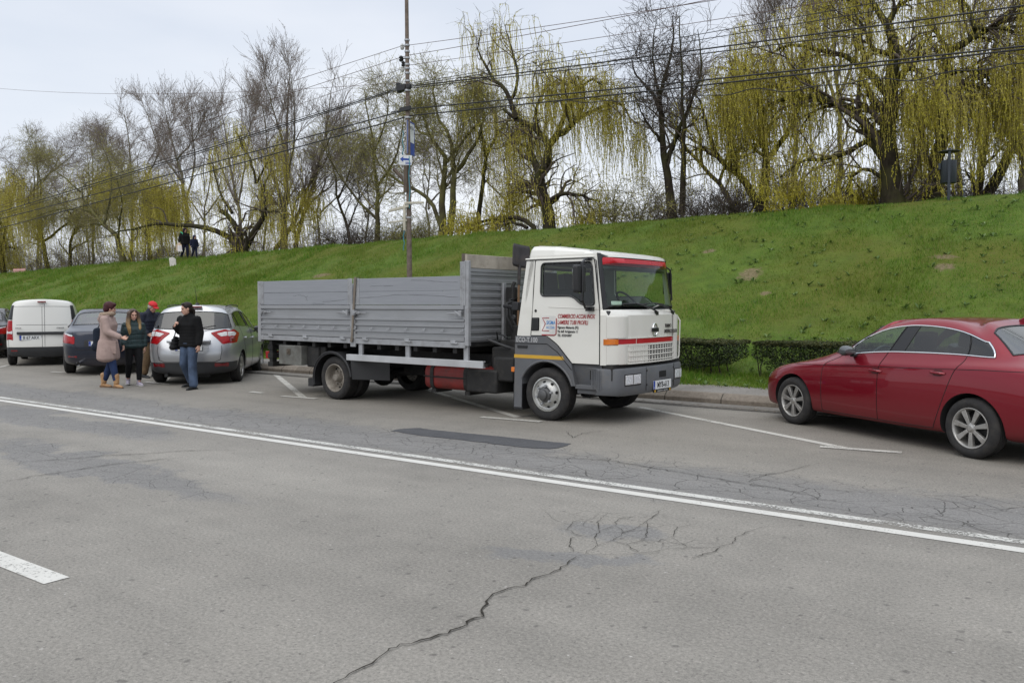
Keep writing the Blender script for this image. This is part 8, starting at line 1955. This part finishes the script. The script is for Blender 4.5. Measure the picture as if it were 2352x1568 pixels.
# ---------------------------------------------------------------- man in the red cap, behind her
def build_man():
    g = gp(346, 866); r = person('older man in a red cap, navy jacket and brown trousers looking down', g, R(-22)); hk = Vector((.10, 0, 1.585)); M = frame(R(-4), R(24))
    b_ = MB(); head(b_, hk, M); cap(b_, (.01, 0, 1.40), .062, (.07, 0, 1.53), .056); torso(b_, (0, 0, .98), (0, 0, 1.28), (.02, 0, 1.46), .12, .135, .16, .10, (0, 1, 0))
    LH, LK, LA = (0, .10, .93), (.03, .12, .52), (.0, .13, .10); RH, RK, RA = (0, -.10, .93), (.05, -.12, .52), (-.02, -.15, .10)
    for q in ((LH, LK, LA), (RH, RK, RA)): chain(b_, q, (.09, .062, .045))
    RS, RE, RW = (.01, -.215, 1.40), (.0, -.285, 1.13), (.20, -.25, .98); LS, LE, LW = (.01, .215, 1.40), (.04, .27, 1.13), (.24, .20, 1.02)
    for q in ((RS, RE, RW), (LS, LE, LW)): chain(b_, q, (.055, .046, .034))
    hand(b_, RW, (1, .3, -.4), (.2, .4, 1), .7); hand(b_, LW, (1, -.3, -.3), (.2, -.4, 1), .7)
    b = fuse(b_, 'body', SKIN2, r, .0075, 3, .4); face_bits(b, hk, M, 1, mat('grey_brow', (.20, .19, .18), .8))
    Jk = cloth('navy_jacket', (.016, .019, .032), .3, 6, .8, 12, .7); c_ = MB(); torso(c_, (0, 0, .84), (0, 0, 1.27), (.0, 0, 1.49), .18, .19, .205, .155, (0, 1, 0)); cap(c_, (.0, 0, 1.42), .10, (.03, 0, 1.50), .088); chain(c_, (RS, RE, (.175, -.253, 1.0)), (.096, .082, .064)); chain(c_, (LS, LE, (.215, .207, 1.035)), (.096, .082, .064)); j = fuse(c_, 'jacket', Jk, r, .014, 6)
    mb = MB(); mb.tube([(.148, 0, z) for z in (.84, 1.0, 1.2)] + [(.125, 0, 1.36), (.10, 0, 1.46)], .006, 6); mb.build('zip', M_SEAM, j)
    T = cloth('brown_cords', (.115, .075, .042), .25, 8, .6, 18); mb = MB(); cap(mb, (0, .05, .92), .125, (0, -.05, .92), .125); chain(mb, (LH, LK, (.0, .13, .12)), (.115, .088, .075)); chain(mb, (RH, RK, (-.02, -.15, .12)), (.115, .088, .075)); fuse(mb, 'trousers', T, r, .012, 5)
    for a_, y in ((LA, .3), (RA, -.3)): shoe(r, (a_[0], a_[1], .085), (1, y, 0), mat('black_leather', (.012, .012, .012), .4), M_TRIM, 1.12, .03, .01)
    f = lambda p: hk + M @ Vector(p); hm = MB(); hm.ball(f((-.045, 0, -.01)), (.066, .083, .062), 16, 12, M); hm.ball(f((.01, .072, .005)), (.03, .014, .03), 10, 8, M); hm.ball(f((.01, -.072, .005)), (.03, .014, .03), 10, 8, M); fuse(hm, 'hair', cloth('grey_hair', (.34, .33, .31), .3, 30, .6, 50), b, .008, 2)
    q = MB(); rows = []
    for i in range(7):
        a = R(90) * i / 6; rows.append([f((-.010 + .112 * math.cos(a) * math.cos(t_), .094 * math.cos(a) * math.sin(t_), .045 + .092 * math.sin(a))) for t_ in np.linspace(0, 2 * math.pi, 24, endpoint=False)])
    q.grid(rows, closed=True)
    cp = q.build('cap', mat('cap_red', (.55, .010, .016), .7, var=.1), b, 60); m_ = cp.modifiers.new('t', 'SOLIDIFY'); m_.thickness = .006
    q = MB(); q.grid([[f((.09 + .095 * math.cos(t_) * k_ - .01 * k_, .082 * math.sin(t_) * (1 - .1 * k_), .052 - .014 * k_ - .012 * math.sin(t_) ** 2)) for t_ in np.linspace(R(-90), R(90), 15)] for k_ in (0, .5, 1)]); v = q.build('cap_peak', mat('cap_red', (.55, .010, .016), .7), cp, 60); m_ = v.modifiers.new('t', 'SOLIDIFY'); m_.thickness = .006
build_man()
# ---------------------------------------------------------------- woman in the black jacket
def build_black():
    g = gp(437, 893); r = person('dark-haired woman in a short black jacket and jeans holding her bag strap', g, R(-112)); hk = Vector((.06, 0, 1.56)); M = frame(R(-28), R(10))
    b_ = MB(); head(b_, hk, M); cap(b_, (-.01, 0, 1.37), .056, (.03, 0, 1.50), .050); torso(b_, (-.01, 0, .95), (0, 0, 1.25), (0, 0, 1.42), .11, .12, .14, .09, (0, 1, 0))
    LH, LK, LA = (0, .09, .90), (.05, .11, .50), (.05, .13, .09); RH, RK, RA = (0, -.09, .90), (.02, -.13, .49), (-.20, -.15, .14)
    for q in ((LH, LK, LA), (RH, RK, RA)): chain(b_, q, (.085, .057, .042))
    RS, RE, RW = (0, -.19, 1.36), (-.04, -.27, 1.12), (.165, -.20, 1.22); LS, LE, LW = (0, .19, 1.36), (-.02, .25, 1.10), (.04, .27, .86)
    for q in ((RS, RE, RW), (LS, LE, LW)): chain(b_, q, (.05, .042, .032))
    hand(b_, RW, (.25, .55, .75), (.6, .3, -.2), 1.15); hand(b_, LW, (.1, 0, -1), (1, -.2, 0), .55)
    b = fuse(b_, 'body', SKIN, r, .0075, 3, .4); face_bits(b, hk, M, 1, mat('black_brow', (.015, .01, .01), .8))
    K = cloth('black_wool', (.0075, .0075, .008), .25, 12, .6, 40, .95); c_ = MB(); torso(c_, (-.01, 0, .86), (0, 0, 1.24), (-.01, 0, 1.45), .165, .165, .19, .14, (0, 1, 0)); cap(c_, (.0, 0, 1.40), .078, (.01, 0, 1.47), .072); chain(c_, (RS, RE, (.145, -.205, 1.21)), (.088, .078, .060)); chain(c_, (LS, LE, (.036, .27, .89)), (.088, .076, .062)); fuse(c_, 'jacket', K, r, .013, 5)
    J = cloth('faded_jeans', (.062, .088, .140), .6, 3.2, .7, 14); mb = MB(); cap(mb, (0, .05, .89), .12, (0, -.05, .89), .12); chain(mb, (LH, LK, (.05, .13, .09)), (.108, .085, .085)); chain(mb, (RH, RK, (-.19, -.15, .15)), (.108, .085, .083)); fuse(mb, 'trousers', J, r, .012, 5)
    for a_, y in ((LA, .1), (RA, -.35)): shoe(r, (a_[0], a_[1], max(.085, a_[2] - .03)), (1, y, 0), mat('black_leather', (.012, .012, .012), .4), M_TRIM, 1.05, .0, .015)
    HD = cloth('dark_hair', (.018, .011, .009), .4, 30, .6, 50, .45); f = lambda p: hk + M @ Vector(p); hm = MB(); hm.ball(f((-.020, 0, .042)), (.104, .085, .092), 20, 14, M); hm.ball(f((-.05, 0, -.01)), (.066, .080, .08), 16, 12, M); chain(hm, [f((-.09, 0, .0)), f((-.125, 0, -.06)), f((-.11, .0, -.15)), f((-.09, 0, -.21))], [.035, .034, .026, .012]); cap(hm, f((.05, .03, .098)), .03, f((.045, -.04, .095)), .03); fuse(hm, 'hair', HD, b, .009, 2)
    q = g + Matrix.Rotation(R(-112), 3, 'Z') @ Vector((.03, -.30, .72)); t_ = thing('handbag', 'black leather bag hanging at the side of the woman in black', 'bag', tuple(q), R(-112)); mb = MB(); cap(mb, (-.08, 0, .10), .075, (.10, 0, .09), .075, sq=(.75, 1)); cap(mb, (-.07, 0, .15), .065, (.08, 0, .16), .065, sq=(.75, 1)); cap(mb, (-.06, 0, .21), .05, (.07, 0, .23), .05, sq=(.75, 1)); cap(mb, (-.04, 0, .27), .03, (.05, 0, .29), .03, sq=(.75, 1)); fuse(mb, 'bag_body', mat('bag_leather', (.010, .010, .011), .75, spec=.2, var=.3), t_, .011, 3)
    mb = MB(); mb.tube([(.05, .0, .28), (.08, .08, .46), (.07, .13, .58), (-.02, .14, .70), (-.12, .13, .66), (-.18, .02, .40), (-.08, -.01, .26)], .011, 6); mb.build('strap', M_BLK, t_)
build_black()
# ---------------------------------------------------------------- two walkers on the crest
def crest_pt(px, V): q = onv(px, 600, V); u = q.dot(UD); return uv(u, V, float(bank_z(u, V)))
def walker(label, loc, yaw, H, coatm, trous, hoodm, extra=None, kid=False):
    r = person(label, loc, yaw, 'walkers on the crest'); s = H / 1.70; V_ = lambda *p: tuple(x * s for x in p); kk = s if not kid else s * 1.16; hk = Vector(V_(.04, 0, 1.56)); M = frame(R(10), R(14))
    b_ = MB(); head(b_, hk, M, kk); cap(b_, V_(0, 0, 1.36), .055 * s, V_(.02, 0, 1.48), .05 * s); torso(b_, V_(0, 0, .92), V_(0, 0, 1.24), V_(0, 0, 1.42), .11 * s, .12 * s, .14 * s, .09 * s, (0, 1, 0))
    LH, LK, LA = V_(0, .09, .9), V_(.10, .10, .50), V_(.12, .10, .09); RH, RK, RA = V_(0, -.09, .9), V_(.02, -.10, .5), V_(-.20, -.11, .12)
    for q in ((LH, LK, LA), (RH, RK, RA)): chain(b_, q, (.085 * s, .057 * s, .042 * s))
    RS, RE, RW = V_(0, -.19, 1.36), V_(-.04, -.27, 1.12), V_(.03, -.33, .90); LS, LE, LW = V_(0, .19, 1.36), V_(-.02, .26, 1.10), V_(.08, .27, .88)
    for q in ((RS, RE, RW), (LS, LE, LW)): chain(b_, q, (.05 * s, .042 * s, .032 * s))
    hand(b_, RW, (.1, 0, -1), (1, .2, 0), .8, k=s); hand(b_, LW, (.1, 0, -1), (1, -.2, 0), .5, k=s); b = fuse(b_, 'body', SKIN, r, .009, 2, .4); face_bits(b, hk, M, kk)
    c_ = MB(); torso(c_, V_(0, 0, .84), V_(0, 0, 1.24), V_(0, 0, 1.45), .17 * s, .17 * s, .19 * s, .145 * s, (0, 1, 0)); chain(c_, (RS, RE, V_(.027, -.325, .93)), (.088 * s, .076 * s, .06 * s)); chain(c_, (LS, LE, V_(.075, .27, .91)), (.088 * s, .076 * s, .06 * s)); fuse(c_, 'jacket', coatm, r, .014, 5)
    f = lambda p: hk + M @ (Vector(p) * kk); hm = MB(); hm.ball(f((-.025, 0, .045)), (.110 * kk, .098 * kk, .10 * kk), 18, 12, M); hm.ball(f((-.06, 0, -.05)), (.07 * kk, .095 * kk, .10 * kk), 16, 12, M)
    for y in (1, -1): chain(hm, [f((.045, .060 * y, .07)), f((.035, .082 * y, 0)), f((.02, .075 * y, -.09)), f((.01, .05 * y, -.13))], [.032 * kk] * 4, n=10)
    fuse(hm, 'hood', hoodm, r, .012, 3)
    mb = MB(); cap(mb, V_(0, .05, .9), .12 * s, V_(0, -.05, .9), .12 * s); chain(mb, (LH, LK, V_(.12, .10, .11)), (.105 * s, .08 * s, .065 * s)); chain(mb, (RH, RK, V_(-.19, -.11, .14)), (.105 * s, .08 * s, .065 * s)); fuse(mb, 'trousers', trous, r, .013, 4)
    for a_ in (LA, RA): shoe(r, (a_[0], a_[1], .085 * s), (1, 0, 0), M_TRIM, M_BLK, s, .0, .01)
    return r
NB = cloth('navy_cloth', (.012, .015, .035), .3); BK = cloth('black_cloth', (.009, .009, .010), .3); PUR = cloth('purple_black', (.018, .012, .022), .3)
yw = R(-42)
cw = crest_pt(425, 25.9); ck = crest_pt(447, 26.0)
wk = walker('woman in a black hooded coat walking on the crest with a shopping bag', cw, yw, 1.64, BK, NB, PUR)
walker('child in a navy hooded jacket walking beside the woman on the crest', ck, yw, 1.20, NB, NB, cloth('navy_hood', (.02, .018, .045), .3), kid=True)
MW = Matrix.Translation(cw) @ Matrix.Rotation(yw, 4, 'Z'); q = MW @ Vector((.03, -.335, .40))
t_ = thing('shopping_bag', 'beige and white carrier bag in the hand of the woman on the crest', 'bag', tuple(q), yw); mb = MB(); mb.prism(roundpoly([(-.22, .0), (.22, .03), (.15, .34), (.02, .40), (-.12, .34)], .04), -.09, .09); mb.build('bag_body', cloth('beige_bag', (.50, .38, .26), .2, 6, .6), t_, bev=.03)
mb = MB(); mb.prism(roundpoly([(.06, -.03), (.30, -.04), (.17, .30), (.08, .32)], .04), -.12, .06); mb.build('white_bag', cloth('white_bag', (.66, .62, .62), .1, 6, .6), t_, bev=.03); mb = MB(); mb.tube([(-.05, 0, .36), (0, 0, .46), (.06, 0, .36)], .012, 6); mb.build('handle', M_PLATE, t_)
q = MW @ Vector((-.06, -.15, 1.14)); t_ = thing('backpack', 'backpack with a bright green strap on the woman on the crest', 'backpack', tuple(q), yw); mb = MB(); cap(mb, (-.16, .14, -.05), .11, (-.16, .14, .14), .10, sq=(1, .8)); fuse(mb, 'pack', BK, t_, .014, 4)
mb = MB(); mb.tube([(-.11, .0, .20), (.0, -.02, .285), (.115, 0, .21), (.15, .01, .08), (.13, .02, -.04)], .026, 8); mb.build('strap', mat('green_strap', (.02, .42, .22), .6), t_)
